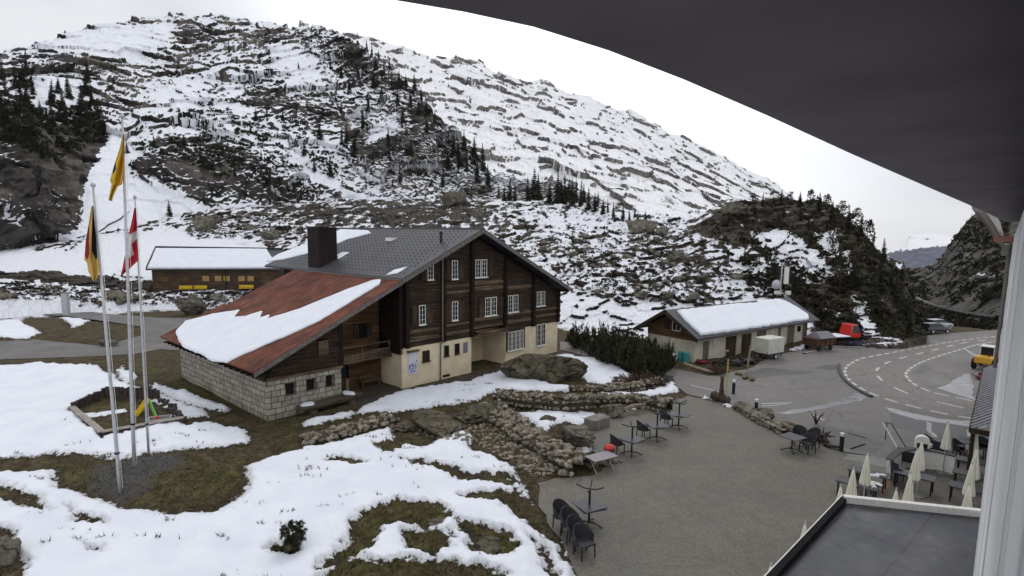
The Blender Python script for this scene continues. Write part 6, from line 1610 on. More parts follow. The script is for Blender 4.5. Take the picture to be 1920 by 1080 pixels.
def make_long(label, loc, rz):
    o = thing('terrace_table', label, 'table', loc, rz, 'dark terrace tables')
    MB().bbox(-.8, .8, -.4, .4, .70, .75, .015).build('tabletop', MT['table_dark'], o)
    for sx in (-.68, .68):
        for sy in (-.3, .3): MB().box(sx - .03, sx + .03, sy - .03, sy + .03, 0, .70).build('leg', MT['dark_metal'], o)
    return o
lp_ = None
for px, py, lab in ((1625, 912, 'terrace table littered with crumpled white paper'), (1605, 935, 'terrace table behind the corner of the white rim'), (1712, 918, 'terrace table nearest the middle of the white rim'), (1770, 852, 'terrace table beyond the bar wall'), (1790, 848, 'terrace table behind the free end of the bar wall'), (1830, 850, 'terrace table below the porch roof'),
                    (1828, 892, 'hindmost terrace table along the lodge wall'), (1824, 918, 'middle terrace table along the lodge wall'), (1818, 945, 'nearest terrace table along the lodge wall')):
    p = g(px, py, 0)
    if lp_ is None: lp_ = make_long(lab, tuple(p), -.75)
    else: c = copy_tree(lp_); c.location = p; c['label'] = lab
for k, (px, py, rz, lab) in enumerate(((1685, 905, 1.2, 'wicker chair facing the curved bar wall'), (1700, 880, 2.6, 'wicker chair inside the curve of the bar wall'), (1758, 860, 2.0, 'wicker chair behind the bar wall'), (1800, 862, .6, 'wicker chair at the free end of the bar wall'), (1748, 852, 1.0, 'wicker chair beside the white rounded stand'), (1615, 925, 2.2, 'wicker chair below the paper littered table'), (1845, 858, 0, 'wicker chair under the porch roof'))):
    put_chair(tuple(g(px, py)), rz, lab, 'wicker chairs on the sun terrace')
plain('white_paper', (.75, .76, .78), (.65, .66, .68), .8, 9, bst=.3)
for px, py, lab in ((1646, 893, 'upper heap of crumpled white paper on the terrace table'), (1640, 910, 'lower heap of crumpled white paper on the terrace table')):
    p = g(px, py, .78); mb = MB(); rs = random.Random(px)
    for k in range(7): mb.rock((rs.uniform(-.25, .25), rs.uniform(-.15, .15), rs.uniform(0, .08)), (.17, .12, .07), 1, rs.random() * 50, .5)
    tag(mb.build('paper_heap', MT['white_paper'], None, tuple(p)), lab, 'paper')
# curved white bar wall
bw = sm([g(*p) for p in ((1664, 898), (1674, 886), (1690, 878), (1712, 876), (1740, 879), (1765, 884), (1788, 890))], 6)
o = thing('bar_wall', 'curved white terrace wall with a dark counter top', 'wall', tuple(bw[0]))
l, r = offs(bw, .1), offs(bw, -.1); n = len(bw); c0 = bw[0]
def ribbon(l, r, z0, z1, nm, mat):
    mb = MB(); n = len(l); L4 = [[(p.x - c0.x, p.y - c0.y, z) for p in q] for q, z in ((l, z0), (l, z1), (r, z1), (r, z0))]
    mb.v = sum(L4, []); mb.f = [(((j + 1) % 4) * n + i, ((j + 1) % 4) * n + i + 1, j * n + i + 1, j * n + i) for i in range(n - 1) for j in range(4)] + [(0, n, 2 * n, 3 * n), (4 * n - 1, 3 * n - 1, 2 * n - 1, n - 1)]; mb.m = [0] * len(mb.f)
    return mb.build(nm, MT[mat], o)
ribbon(l, r, 0, .95, 'wall', 'white_paint'); ribbon(offs(bw, .17), offs(bw, -.17), .953, 1.0, 'counter', 'dark_metal')
c = g(1725, 870); o = thing('info_stand', 'white rounded stand with a dark panel behind the bar wall', 'stand', tuple(c), -.6)
mb = MB(); prof = [(-.32, 0), (.32, 0), (.32, 1.25)] + [(.32 * math.cos(t_), 1.25 + .28 * math.sin(t_)) for t_ in np.linspace(.2, math.pi - .2, 9)] + [(-.32, 1.25)]
k = len(prof); mb.add([(x, y, z) for y in (-.16, .16) for x, z in prof], [tuple(range(k)), tuple(range(2 * k - 1, k - 1, -1))] + [(i, k + i, k + (i + 1) % k, (i + 1) % k) for i in range(k)]); mb.build('body', MT['white_paint'], o)
MB().box(-.22, .22, -.18, -.163, .45, 1.15).build('panel', MT['dark_metal'], o)
# slanting pair of pale rails near the pale path
a, b_ = g(1660, 824), g(1690, 852); yw = math.atan2(b_.y - a.y, b_.x - a.x)
o = thing('stair_rail', 'pair of slanting metal rails standing by the pale path', 'rail', tuple(a))
d_ = b_ - a; nn = Vector((-d_.y, d_.x, 0)).normalized() * .22
for s in (-1, 1): MB().tube([tuple(nn * s + Vector((0, 0, 1.0))), tuple(d_ + nn * s + Vector((0, 0, .35)))], .035, 6).build('rail', MT['pole_metal' if s < 0 else 'dark_metal'], o)
MB().tube([(0, 0, 0), (0, 0, 1.0)], .025, 6).tube([tuple(-nn + Vector((0, 0, 1.0))), tuple(nn + Vector((0, 0, 1.0)))], .025, 6).build('post', MT['dark_metal'], o)
MB().tube([tuple(d_), tuple(d_ + Vector((0, 0, .35)))], .025, 6).tube([tuple(d_ - nn + Vector((0, 0, .35))), tuple(d_ + nn + Vector((0, 0, .35)))], .025, 6).build('post', MT['dark_metal'], o)

# ------------------------------------------------------------------ vehicles
plain('car_black', (.018, .019, .028), (.014, .014, .02), .25, 3, bst=0, spec=.6); plain('car_silver', (.42, .43, .46), (.36, .37, .40), .3, 3, bst=0, spec=.6)
plain('rubber', (.018, .017, .017), (.010, .010, .010), .85, 8, bst=.2)
def car(label, loc, rz, paint):
    o = thing('parked_car', label, 'car', loc, rz); o.scale = (.85, .85, .85)
    sec = [(-2.15, .55, .80, .62), (-2.1, .35, .92, .74), (-1.5, .28, 1.0, .82), (-.6, .26, 1.02, .85), (.6, .26, 1.0, .85), (1.4, .28, .92, .82), (2.0, .34, .80, .74), (2.15, .5, .68, .6)]
    mb = MB(); vs = []
    for x, z0, z1, hw in sec: vs += [(x, -hw, z0), (x, -hw * 1.02, (z0 + z1) / 2), (x, -hw * .93, z1), (x, hw * .93, z1), (x, hw * 1.02, (z0 + z1) / 2), (x, hw, z0)]
    n = len(sec)
    mb.add(vs, [(j * 6 + i, j * 6 + (i + 1) % 6, (j + 1) * 6 + (i + 1) % 6, (j + 1) * 6 + i) for j in range(n - 1) for i in range(6)] + [(5, 4, 3, 2, 1, 0), tuple((n - 1) * 6 + i for i in range(6))]); mb.build('body', MT[paint], o)
    mb = MB(); cs = [(-2.0, .98, .70), (-1.7, 1.42, .58), (-.2, 1.48, .60), (.45, 1.40, .58), (1.15, .95, .70)]
    vs = []
    for x, z, hw in cs: vs += [(x, -hw, z), (x, hw, z)]
    lo_ = [(x, s * .74, .93) for x, _, _ in cs for s in (-1, 1)]
    mb.add(vs + lo_, [(2 * i, 2 * i + 2, 2 * i + 3, 2 * i + 1) for i in range(4)] + [(10 + 2 * i, 12 + 2 * i, 2 * i + 2, 2 * i) for i in range(4)] + [(2 * i + 1, 2 * i + 3, 13 + 2 * i, 11 + 2 * i) for i in range(4)]); mb.build('windows', MT['glass'], o)
    MB().hexa([(-1.72, -.57, 1.43), (.4, -.57, 1.42), (.4, .57, 1.42), (-1.72, .57, 1.43)], [(-1.5, -.5, 1.5), (.2, -.5, 1.5), (.2, .5, 1.5), (-1.5, .5, 1.5)]).build('roof', MT[paint], o)
    for x in (-1.35, 1.35):
        for y in (-.80, .80):
            w_ = MB().lathe([(.2, -.10), (.31, -.09), (.33, -.05), (.33, .05), (.31, .09), (.2, .10)], (x, y, .33), 16, axis='y').build('wheel', MT['rubber'], o)
            MB().lathe([(.03, -.105), (.2, -.11), (.2, .11), (.03, .105)], (x, y, .33), 12, axis='y').build('rim', MT['car_silver'], w_)
    for y in (-.55, .55): MB().bbox(2.02, 2.13, y - .17, y + .17, .58, .72, .02).build('headlight', MT['lamp_white'], o)
    return o
p = g(1752, 624); car('dark estate car parked where the road leaves the bend', (p.x, p.y, .01), .25, 'car_black')
p = g(1774, 621); car('silver car parked just beyond the dark estate car', (p.x + .6, p.y + 2.2, .01), .25, 'car_silver')
# box trailer
plain('trailer_white', (.56, .57, .50), (.46, .47, .41), .5, 2, bst=.03)
p = g(1441, 671); tl = thing('box_trailer', 'pale box trailer parked in front of the garage doors', 'trailer', tuple(p), rad(33))
tl.scale = (.74, .85, .92)
MB().bbox(-1.75, 1.75, -.9, .9, .62, 2.25, .06).build('box', MT['trailer_white'], tl)
MB().box(-1.7, 1.7, -.85, .85, .48, .615).build('chassis', MT['dark_metal'], tl)
MB().tube([(1.7, -.5, .52), (2.9, 0, .50)], .045, 6).tube([(1.7, .5, .52), (2.9, 0, .50)], .045, 6).build('drawbar', MT['pole_metal'], tl)
MB().tube([(2.8, 0, .02), (2.8, 0, .8)], .04, 6).lathe([(.1, -.03), (.1, .03)], (2.8, .0, .1), 10, axis='y').build('jockey_wheel', MT['dark_metal'], tl)
for y in (-.84, .84):
    w_ = MB().lathe([(.17, -.09), (.28, -.08), (.30, -.04), (.30, .04), (.28, .08), (.17, .09)], (-.1, y, .30), 16, axis='y').build('wheel', MT['rubber'], tl)
    MB().lathe([(.03, -.095), (.17, -.1), (.17, .1), (.03, .095)], (-.1, y, .30), 12, axis='y').build('rim', MT['lamp_white'], w_)
for y in (-.87, .87): MB().bbox(-1.80, -1.74, y - .1 * np.sign(y) - .06, y - .1 * np.sign(y) + .06, .68, .82, .01).build('tail_light', MT['toy_red'], tl)
MB().box(-1.3, 1.3, -.915, -.903, 1.0, 1.02).build('side_trim', MT['pole_metal'], tl)
# covered brown wagon
p = g(1534, 655); o = thing('covered_wagon', 'brown wooden wagon with a grey sheet cover next to the garage', 'wagon', tuple(p), rad(25))
o.scale = (.78, .85, .85)
boards('wagon_wood', (.16, .085, .06), (.09, .05, .036), (.035, .022, .018), (.4, .4, 5))
mb = MB(); mb.hexa([(-1.7, -.85, .55), (1.7, -.85, .55), (1.7, .85, .55), (-1.7, .85, .55)], [(-1.9, -1.05, 1.55), (1.9, -1.05, 1.55), (1.9, 1.05, 1.55), (-1.9, 1.05, 1.55)])
for k in range(5): mb.box(-1.8 + k * .9 - .05, -1.8 + k * .9 + .05, -1.06, -1.0, .6, 1.5)
mb.build('body', MT['wagon_wood'], o)
MB().hexa([(-1.2, -1.07, 1.56), (1.92, -1.07, 1.56), (1.92, 1.07, 1.56), (-1.2, 1.07, 1.56)], [(-.9, -.25, 2.2), (1.6, -.25, 2.2), (1.6, .25, 2.2), (-.9, .25, 2.2)]).build('cover', MT['ribbed_sheet'], o)
for x in (-1.1, 1.1):
    for y in (-.85, .85): MB().lathe([(.2, -.1), (.36, -.09), (.38, 0), (.36, .09), (.2, .1)], (x, y, .38), 14, axis='y').build('wheel', MT['rubber'], o)
# red snow groomer
plain('groomer_red', (.60, .035, .025), (.50, .028, .02), .35, 3, bst=0, spec=.5)
p = g(1579, 645); o = thing('snow_groomer', 'red snow groomer with dark cab windows and a flat deck', 'snow groomer', tuple(p), rad(14))
o.scale = (.78, .78, .85)
for y in (-1.05, 1.05):
    mb = MB(); pr3 = [(-2.3, .35), (-2.0, .08), (2.0, .08), (2.35, .35), (2.2, .75), (-2.1, .75)]; k = len(pr3)
    mb.add([(x, y + dy, z) for dy in (-.42, .42) for x, z in pr3], [tuple(range(k)), tuple(range(2 * k - 1, k - 1, -1))] + [(i, k + i, k + (i + 1) % k, (i + 1) % k) for i in range(k)])
    for kk in range(14): xx = -1.95 + kk * .3; mb.box(xx, xx + .06, y - .46, y + .46, .03, .10); mb.box(xx, xx + .06, y - .46, y + .46, .74, .80)
    mb.build('track', MT['rubber'], o)
MB().bbox(-2.3, 1.9, -.62, .62, .5, 1.0, .05).bbox(-2.4, .2, -1.4, 1.4, 1.0, 1.14, .03).build('deck', MT['dark_metal'], o)
MB().bbox(-2.35, .1, -1.3, 1.3, 1.15, 1.25, .02).build('snow_cover', MT['snow'], o)
cb = MB().hexa([(.25, -.95, .95), (2.05, -.9, .95), (2.05, .9, .95), (.25, .95, .95)], [(.3, -.98, 1.55), (2.2, -.95, 1.55), (2.2, .95, 1.55), (.3, .98, 1.55)]).hexa([(.3, -.98, 1.56), (.62, -.98, 1.56), (.62, .98, 1.56), (.3, .98, 1.56)], [(.5, -.85, 2.55), (.8, -.85, 2.55), (.8, .85, 2.55), (.5, .85, 2.55)]).hexa([(.48, -.86, 2.55), (1.72, -.82, 2.5), (1.72, .82, 2.5), (.48, .86, 2.55)], [(.6, -.75, 2.72), (1.55, -.7, 2.66), (1.55, .7, 2.66), (.6, .75, 2.72)]).build('cab', MT['groomer_red'], o)
MB().hexa([(.64, -.95, 1.58), (2.17, -.92, 1.58), (2.17, .92, 1.58), (.64, .95, 1.58)], [(.82, -.83, 2.53), (1.7, -.8, 2.49), (1.7, .8, 2.49), (.82, .83, 2.53)]).build('cab_windows', MT['glass'], cb)
bl = MB(); bl.box(2.6, 2.75, -2.0, 2.0, .1, .95); bl.build('blade', MT['dark_metal'], o)
MB().tube([(1.9, -.5, .6), (2.6, -.5, .5)], .08, 6).tube([(1.9, .5, .6), (2.6, .5, .5)], .08, 6).build('push_arm', MT['dark_metal'], o)
mb = MB(); rs = random.Random(3); c = g(1608, 648)
for k in range(6): mb.rock((rs.uniform(-1.1, 1.1), rs.uniform(-.5, .5), .25), (.7, .5, .4), 2, k + 1, .3)
plain('dark_tarp', (.022, .022, .05), (.012, .012, .025), .5, 4, bst=.4)
tag(mb.build('tarp_heap', MT['dark_tarp'], None, tuple(c), .4, True), 'dark blue tarpaulin heap in front of the snow groomer', 'tarpaulin')
# yellow wheel loader
plain('loader_yellow', (.62, .33, .02), (.50, .26, .02), .4, 3, bst=0, spec=.5)
p = g(1850, 690); o = thing('wheel_loader', 'yellow wheel loader with white cab roof parked inside the bend', 'wheel loader', tuple(p), rad(38))
o.scale = (.72, .72, .72)
MB().bbox(-2.6, -.7, -.85, .85, .85, 1.75, .12).build('engine_hood', MT['loader_yellow'], o)
MB().bbox(-.7, 1.1, -.6, .6, .7, 1.25, .08).bbox(1.1, 2.0, -.5, .5, .6, 1.3, .08).build('chassis', MT['loader_yellow'], o)
cb = MB().box(-.7, .7, -.72, .72, 1.26, 1.5).build('cab', MT['loader_yellow'], o)
MB().bbox(-.62, .62, -.66, .66, 1.5, 2.75, .05).build('cab_glass', MT['glass'], cb)
mb = MB()
for x in (-.66, .60):
    for y in (-.70, .64): mb.box(x, x + .07, y, y + .07, 1.5, 2.76)
mb.build('cab_frame', MT['lamp_white'], cb)
MB().bbox(-.85, .85, -.8, .8, 2.76, 2.9, .05).build('cab_roof', MT['lamp_white'], cb)
for x in (-1.6, 1.5):
    for y in (-.95, .95):
        w_ = MB().lathe([(.3, -.24), (.62, -.22), (.70, -.12), (.70, .12), (.62, .22), (.3, .24)], (x, y, .70), 18, axis='y').build('wheel', MT['rubber'], o)
        MB().lathe([(.05, -.245), (.3, -.25), (.3, .25), (.05, .245)], (x, y, .70), 12, axis='y').build('rim', MT['loader_yellow'], w_)
for y in (-.4, .4): MB().tube([(1.0, y, 1.35), (2.3, y, 1.5), (3.1, y, .6)], .1, 6).build('lift_arm', MT['loader_yellow'], o)
mb = MB(); pr3 = [(3.0, .15), (3.9, .12), (3.9, .2), (3.15, .3), (3.05, .95), (3.5, 1.3), (3.4, 1.38), (2.92, 1.0), (2.9, .3)]; k = len(pr3)
mb.add([(x, y, z) for y in (-1.25, 1.25) for x, z in pr3], [tuple(range(k)), tuple(range(2 * k - 1, k - 1, -1))] + [(i, k + i, k + (i + 1) % k, (i + 1) % k) for i in range(k)])
plain('bucket_orange', (.50, .16, .03), (.36, .11, .03), .6, 4); mb.build('bucket', MT['bucket_orange'], o)
MB().tube([(-1.9, -.5, 1.75), (-1.9, -.5, 2.3)], .06, 8).build('exhaust', MT['dark_metal'], o)
c = g(1838, 712); plain('dark_red', (.16, .02, .03), (.10, .015, .02), .6, 5)
mb = MB(); mb.rock((0, 0, .2), (.55, .3, .22), 2, 4, .3); mb.rock((.3, .1, .45), (.25, .2, .2), 2, 6, .3)
tag(mb.build('hose_reel', MT['dark_red'], None, tuple(c), .5, True), 'small dark red bundle lying in front of the loader', 'bundle')

# ------------------------------------------------------------------ beside the garage
plain('barrel_teal', (.05, .30, .29), (.04, .24, .24), .45, 4, bst=.03)
bp2 = None
for px, py, lab in ((1276, 676, 'teal barrel hidden most by the dark pines'), (1286, 679, 'teal barrel nearest the garage corner')):
    p = g(px, py)
    if bp2 is None:
        bp2 = thing('barrel', lab, 'barrel', tuple(p), 0, 'teal barrels at the garage gable'); c = bp2
        MB().lathe([(.24, 0), (.27, .03), (.27, .28), (.285, .30), (.27, .32), (.27, .56), (.285, .58), (.27, .60), (.27, .80), (.25, .83)], (0, 0, 0), 18).build('body', MT['barrel_teal'], bp2)
        MB().lathe([(.25, .832), (.25, .86), (.05, .87)], (0, 0, 0), 18).build('lid', MT['barrel_teal'], bp2)
    else: c = copy_tree(bp2); c.location = p; c['label'] = lab
p = g(1264, 676); tag(MB().lathe([(.2, 0), (.26, .03), (.28, .35), (.24, .6), (.12, .72)], (0, 0, 0), 14).build('white_sack', MT['white_paper'], None, tuple(p), None, True), 'small white sack beside the teal barrels', 'sack')
mb = MB(); rs = random.Random(8); c = g(1384, 683)
for k in range(26):
    t_ = rs.uniform(0, 6.3); x, y = rs.uniform(-2.4, 2.4), rs.uniform(-.7, .7)
    mb.tube([(x, y, rs.uniform(.05, .4)), (x + math.cos(t_) * .5, y + math.sin(t_) * .5, rs.uniform(.1, .7)), (x + math.cos(t_) * 1.1, y + math.sin(t_) * 1.1, rs.uniform(.03, .3))], rs.uniform(.03, .09), 6)
for k in range(5): mb.rock((rs.uniform(-2, 2), rs.uniform(-.5, .5), .2), (.6, .4, .3), 2, k, .3)
tag(mb.build('scrap_heap', MT['dark_metal'], None, tuple(c), rad(25), True), 'tangled heap of black hoses and scrap in front of the garage', 'scrap heap')
mb = MB(); rs = random.Random(18); c = g(1318, 682)
for k in range(6): mb.rock((rs.uniform(-.6, .6), rs.uniform(-.3, .3), .2), (.35, .25, .25), 2, k + 30, .3)
tag(mb.build('scrap_heap', MT['dark_red'], None, tuple(c), .3, True), 'small dark red heap by the garage side door', 'scrap heap')
c = g(1401, 692); o = tag(MB().hexa([(-.07, -.05, 0), (.07, -.05, 0), (.07, .05, 0), (-.07, .05, 0)], [(.1, -.05, 2.1), (.24, -.05, 2.1), (.24, .05, 2.1), (.1, .05, 2.1)]).build('leaning_post', MT['bleached_wood'], None, tuple(c)), 'pale leaning wooden post by the black scrap heap', 'post')
c = g(1340, 708); mb = MB()
for k, (px, py, l) in enumerate(((1385, 703, .4), (1398, 708, 1.0), (1410, 712, .8))):
    p = g(px, py) - c; mb.rock((p.x, p.y, .1), (l, .25, .22), 2, k + 2, .3)
plain('rotten_wood', (.22, .17, .10), (.09, .065, .04), .9, 3, bst=.6)
tag(mb.build('rotten_log', MT['rotten_wood'], None, tuple(c), None, True), 'broken rotten log on the asphalt behind the bollard light', 'log')
mb = MB(); pts = sm([g(*p) for p in ((1282, 684), (1305, 692), (1325, 698), (1338, 702))], 5); mb.tube([tuple(p - pts[0] + Vector((0, 0, .12))) for p in pts], [.16] * len(pts), 8)
tag(mb.build('kerb_log', MT['bleached_wood'], None, tuple(pts[0]), None, True), 'long pale log edging the bed below the garage gable', 'log')
c = g(1360, 668); tag(MB().lathe([(.30, 0), (.33, .02), (.33, .05), (.28, .06)], (0, 0, .55), 14).tube([(0, 0, 0), (0, 0, .56)], .04, 6).build('white_plate', MT['lamp_white'], None, (c.x, c.y, 0)), 'small round white plate on a stub before the garage door', 'plate')
# antenna mast
b_ = hit(1462, 562); d_ = math.hypot(b_.x, b_.y)
o = thing('antenna_mast', 'grey antenna mast with a round dish and white panels behind the garage', 'antenna', tuple(b_))
top = atd(1462, 492, d_).z - b_.z
MB().tube([(0, 0, -1), (0, 0, top)], .10, 8).build('mast', MT['pole_metal'], o)
for k in range(6): pass
sd_ = atd(1452, 533, d_) - b_
mb = MB(); mb.lathe([(.05, -.2), (.42, -.17), (.60, -.05), (.63, .0), (.60, .04), (.05, -.10)], (sd_.x, sd_.y - .6, sd_.z), 20, axis='y'); mb.build('dish', MT['pole_metal'], o, smooth=True)
for px, y0, y1, w_ in ((1471, 500, 532, .26), (1475, 545, 552, .3), (1455, 545, 551, .35)):
    a, c_ = atd(px, y1, d_) - b_, atd(px, y0, d_) - b_
    MB().box(a.x - w_, a.x + w_, a.y - .5, a.y - .2, a.z, c_.z).build('panel_antenna', MT['lamp_white'], o)
mb = MB()
for px, y_ in ((1471, 516), (1475, 549), (1455, 548), (1452, 533)): a = atd(px, y_, d_) - b_; mb.tube([(0, 0, a.z), (a.x, a.y - .3, a.z)], .04, 5)
mb.build('bracket', MT['pole_metal'], o)

# ------------------------------------------------------------------ by the lane
c = g(125, 590); o = thing('grey_pillar', 'pale grey square pillar beside the upper lane', 'pillar', tuple(c))
MB().bbox(-.38, .38, -.3, .3, -.2, 3.0, .03).build('pillar', MT['pole_metal'], o); MB().bbox(-.42, .42, -.34, .34, 3.0, 3.08, .02).build('cap', MT['stone_grey'], o)
c = g(64, 584); o = thing('red_post', 'slim dark red signpost beside the upper lane', 'signpost', tuple(c))
MB().tube([(0, 0, -.1), (0, 0, 2.2)], .06, 8).build('pole', MT['dark_red'], o); MB().box(-.35, .45, -.06, -.02, 1.75, 2.05).build('sign', MT['dark_red'], o)
c = g(114, 566); o = thing('snow_stake', 'thin grey snow stake on the far side of the lane', 'stake', tuple(c)); MB().tube([(0, 0, -.2), (.03, 0, 3.4)], .05, 6).build('stake', MT['dark_metal'], o)
# ------------------------------------------------------------------ trees, shrubs, grass
def foliage(name, c1, c2, c3, rough=.85):
    m, t, b = nodes(name, rough, .15)
    v = coords(t, kind='Object'); n = noi(t, v, 3.5, 4)
    oi = N(t, 'ShaderNodeObjectInfo').outputs['Random']
    c = ramp(t, n, [(.3, c3), (.5, c2), (.72, c1)])
    link(t, mixc(t, 1.0, c, ramp(t, oi, [(0, (.72, .75, .72)), (1, (1.25, 1.2, 1.15))]), 'MULTIPLY'), b.inputs['Base Color'])
foliage('spruce_needles', (.034, .036, .020), (.020, .021, .012), (.010, .010, .007))
foliage('pine_needles', (.070, .060, .032), (.036, .031, .018), (.014, .012, .009))
foliage('shrub_needles', (.075, .078, .042), (.036, .040, .022), (.013, .014, .009))
foliage('heath', (.065, .050, .036), (.034, .026, .020), (.014, .011, .010))
foliage('red_twigs', (.11, .065, .05), (.065, .038, .03), (.03, .018, .015))
foliage('grass_blades', (.17, .15, .065), (.10, .09, .036), (.04, .032, .016))
plain('bark', (.075, .058, .045), (.03, .024, .019), .95, 6, (1, 1, .3), bst=.7)
def spruce_mesh(seed, wide=.17, lev=17, nb=9, ragged=.35):
    rs = random.Random(seed); mb = MB()
    for l in range(lev):
        t_ = l / (lev - 1); z = .08 + .9 * t_
        r = wide * (1 - t_) ** .82 * (1 + rs.uniform(-.18, .12)) + .012
        for k in range(nb):
            if rs.random() < .14: continue
            a = 2 * math.pi * (k + rs.random() * .8) / nb + l * 1.1; rr = r * rs.uniform(1 - ragged, 1.15)
            dz = -.35 * rr - rs.uniform(0, .02) + (.25 * rr if t_ > .8 else 0)
            c, s = math.cos(a), math.sin(a); w_ = rr * rs.uniform(.28, .42) + .006
            tip = (c * rr, s * rr, z + dz); root = (c * .006, s * .006, z + .012)
            m_ = (c * rr * .55, s * rr * .55, z + dz * .35)
            L_ = (m_[0] - s * w_, m_[1] + c * w_, m_[2] - .35 * w_ - .006); R2 = (m_[0] + s * w_, m_[1] - c * w_, m_[2] - .35 * w_ - .006)
            mb.add([root, L_, tip, R2, (m_[0], m_[1], m_[2] + .006)], [(0, 1, 4), (1, 2, 4), (4, 2, 3), (0, 4, 3)], 0)
            for q in range(2):
                f = rs.uniform(.35, .85); b_ = (c * rr * f, s * rr * f, z + dz * f); d_ = rs.choice((-1, 1)) * rs.uniform(.5, .9)
                ca, sa = math.cos(a + d_), math.sin(a + d_); e_ = rr * .35
                mb.add([b_, (b_[0] + ca * e_, b_[1] + sa * e_, b_[2] - .02 - .2 * e_), (b_[0] + ca * e_ * .5 + .01, b_[1] + sa * e_ * .5, b_[2] - .025 - .25 * e_)], [(0, 1, 2)], 0)
    mb.tube([(0, 0, -.06), (0, 0, .5), (0, 0, .99)], [.014, .009, .002], 5, 1)
    return mb
def pine_mesh(seed, wide=.30, n=46, base=.14):
    rs = random.Random(seed); mb = MB()
    for k in range(n):
        t_ = rs.random() ** .8; z = base + (.98 - base) * t_
        rmax = wide * math.sin(math.pi * min(1, .22 + .74 * t_)) ** .8
        a = rs.uniform(0, 6.283); r = rmax * math.sqrt(rs.random()) * 1.02
        cx, cy = math.cos(a) * r, math.sin(a) * r; s = rs.uniform(.045, .095)
        for q in range(11):
            u = np.array([rs.gauss(0, 1), rs.gauss(0, 1), rs.gauss(.5, .8)]); u /= np.linalg.norm(u) + 1e-6
            p = np.array([cx, cy, z]) + u * s * rs.uniform(.3, .9); v_ = np.cross(u, [rs.gauss(0, 1), rs.gauss(0, 1), rs.gauss(0, 1)]); v_ /= np.linalg.norm(v_) + 1e-6
            e_ = s * rs.uniform(.45, .8)
            mb.add([tuple(p - v_ * e_ * .6), tuple(p + v_ * e_ * .6), tuple(p + u * e_ * 1.2)], [(0, 1, 2)], 0)
    mb.tube([(0, 0, -.06), (.01, 0, .4), (0, .01, .85)], [.022, .015, .004], 6, 1)
    for k in range(6):
        a = k * 1.1; z = .25 + .09 * k; mb.tube([(0, 0, z), (math.cos(a) * wide * .7, math.sin(a) * wide * .7, z + .12)], [.009, .003], 4, 1)
    return mb
SPR = [spruce_mesh(s, w_, l) for s, w_, l in ((1, .15, 18), (2, .18, 17), (3, .13, 18), (4, .20, 16), (5, .165, 17))]
PIN = [pine_mesh(s, w_, n) for s, w_, n in ((11, .30, 50), (12, .36, 56), (13, .26, 46), (14, .40, 60))]
def protos(name, L, mats):
    out = []
    for mb in L:
        me = bpy.data.meshes.new(name); me.from_pydata(mb.v, [], mb.f)
        for q in mats: me.materials.append(MT[q])
        me.polygons.foreach_set('material_index', mb.m); me.update(); out.append(me)
    return out
SPM, PIM = protos('spruce_tree', SPR, ('spruce_needles', 'bark')), protos('pine_tree', PIN, ('pine_needles', 'bark'))
def plant(kind, px, py, hpx, label, group, rs):
    p = hit(px, py)
    if p is None: return
    d_ = float(RM[:, 2] @ (np.array(p) - CAM)); h = hpx * d_ / 1050 * 1.02
    me = rs.choice(SPM if kind == 'spruce' else PIM)
    o = bpy.data.objects.new('spruce_tree' if kind == 'spruce' else 'pine_tree', me); COL.objects.link(o)
    o.location = (p.x, p.y, p.z - .02 * h); w_ = rs.uniform(.85, 1.25) if kind == 'spruce' else rs.uniform(.85, 1.15)
    o.scale = (h * w_, h * w_, h); o.rotation_euler = (rs.uniform(-.04, .04), rs.uniform(-.04, .04), rs.uniform(0, 6.3))
    tag(o, label, 'tree', group)
rs = random.Random(77)
A_ = [(50, 142, 50), (44, 165, 48), (40, 190, 52), (33, 218, 48), (62, 178, 42), (20, 215, 44), (12, 180, 42), (165, 152, 44), (161, 180, 48), (155, 205, 48), (150, 218, 42), (98, 200, 50), (125, 235, 50), (130, 185, 46), (165, 235, 42), (100, 235, 42), (75, 225, 38), (185, 222, 30), (10, 238, 42), (30, 250, 36), (120, 215, 44), (5, 150, 40), (52, 205, 50), (28, 160, 40), (172, 190, 36), (90, 250, 34), (145, 250, 34), (0, 205, 46), (60, 240, 36), (110, 175, 30)]
for q in A_: plant('spruce', *q, 'dark spruce in the steep stand above the flagpoles', 'spruces on the steep left slope', rs)
B_ = [(688, 97, 22), (640, 147, 28), (697, 108, 25), (705, 132, 30), (720, 142, 30), (735, 162, 30), (700, 166, 38), (760, 164, 24), (778, 172, 34), (770, 202, 38), (785, 215, 32), (800, 215, 30), (815, 230, 24), (680, 240, 42), (650, 270, 38), (728, 275, 38), (640, 282, 46), (665, 287, 42), (730, 322, 48), (765, 322, 50), (750, 342, 42), (700, 322, 38), (850, 292, 42), (860, 312, 46), (875, 322, 46), (890, 307, 50), (905, 322, 54), (895, 342, 46), (915, 347, 40), (770, 292, 38), (870, 282, 36), (640, 212, 28), (600, 262, 32), (620, 332, 36), (590, 322, 32), (570, 292, 28), (715, 190, 34), (745, 195, 30), (690, 205, 34), (755, 230, 34), (800, 250, 32), (820, 270, 34), (840, 320, 40), (830, 350, 36), (655, 175, 28), (672, 150, 24), (730, 130, 20), (790, 190, 26), (710, 112, 18), (748, 150, 20)]
for q in B_: plant('spruce', *q, 'dark spruce on the rocky ridge above the chalet roof', 'spruces on the rocky ridge', rs)
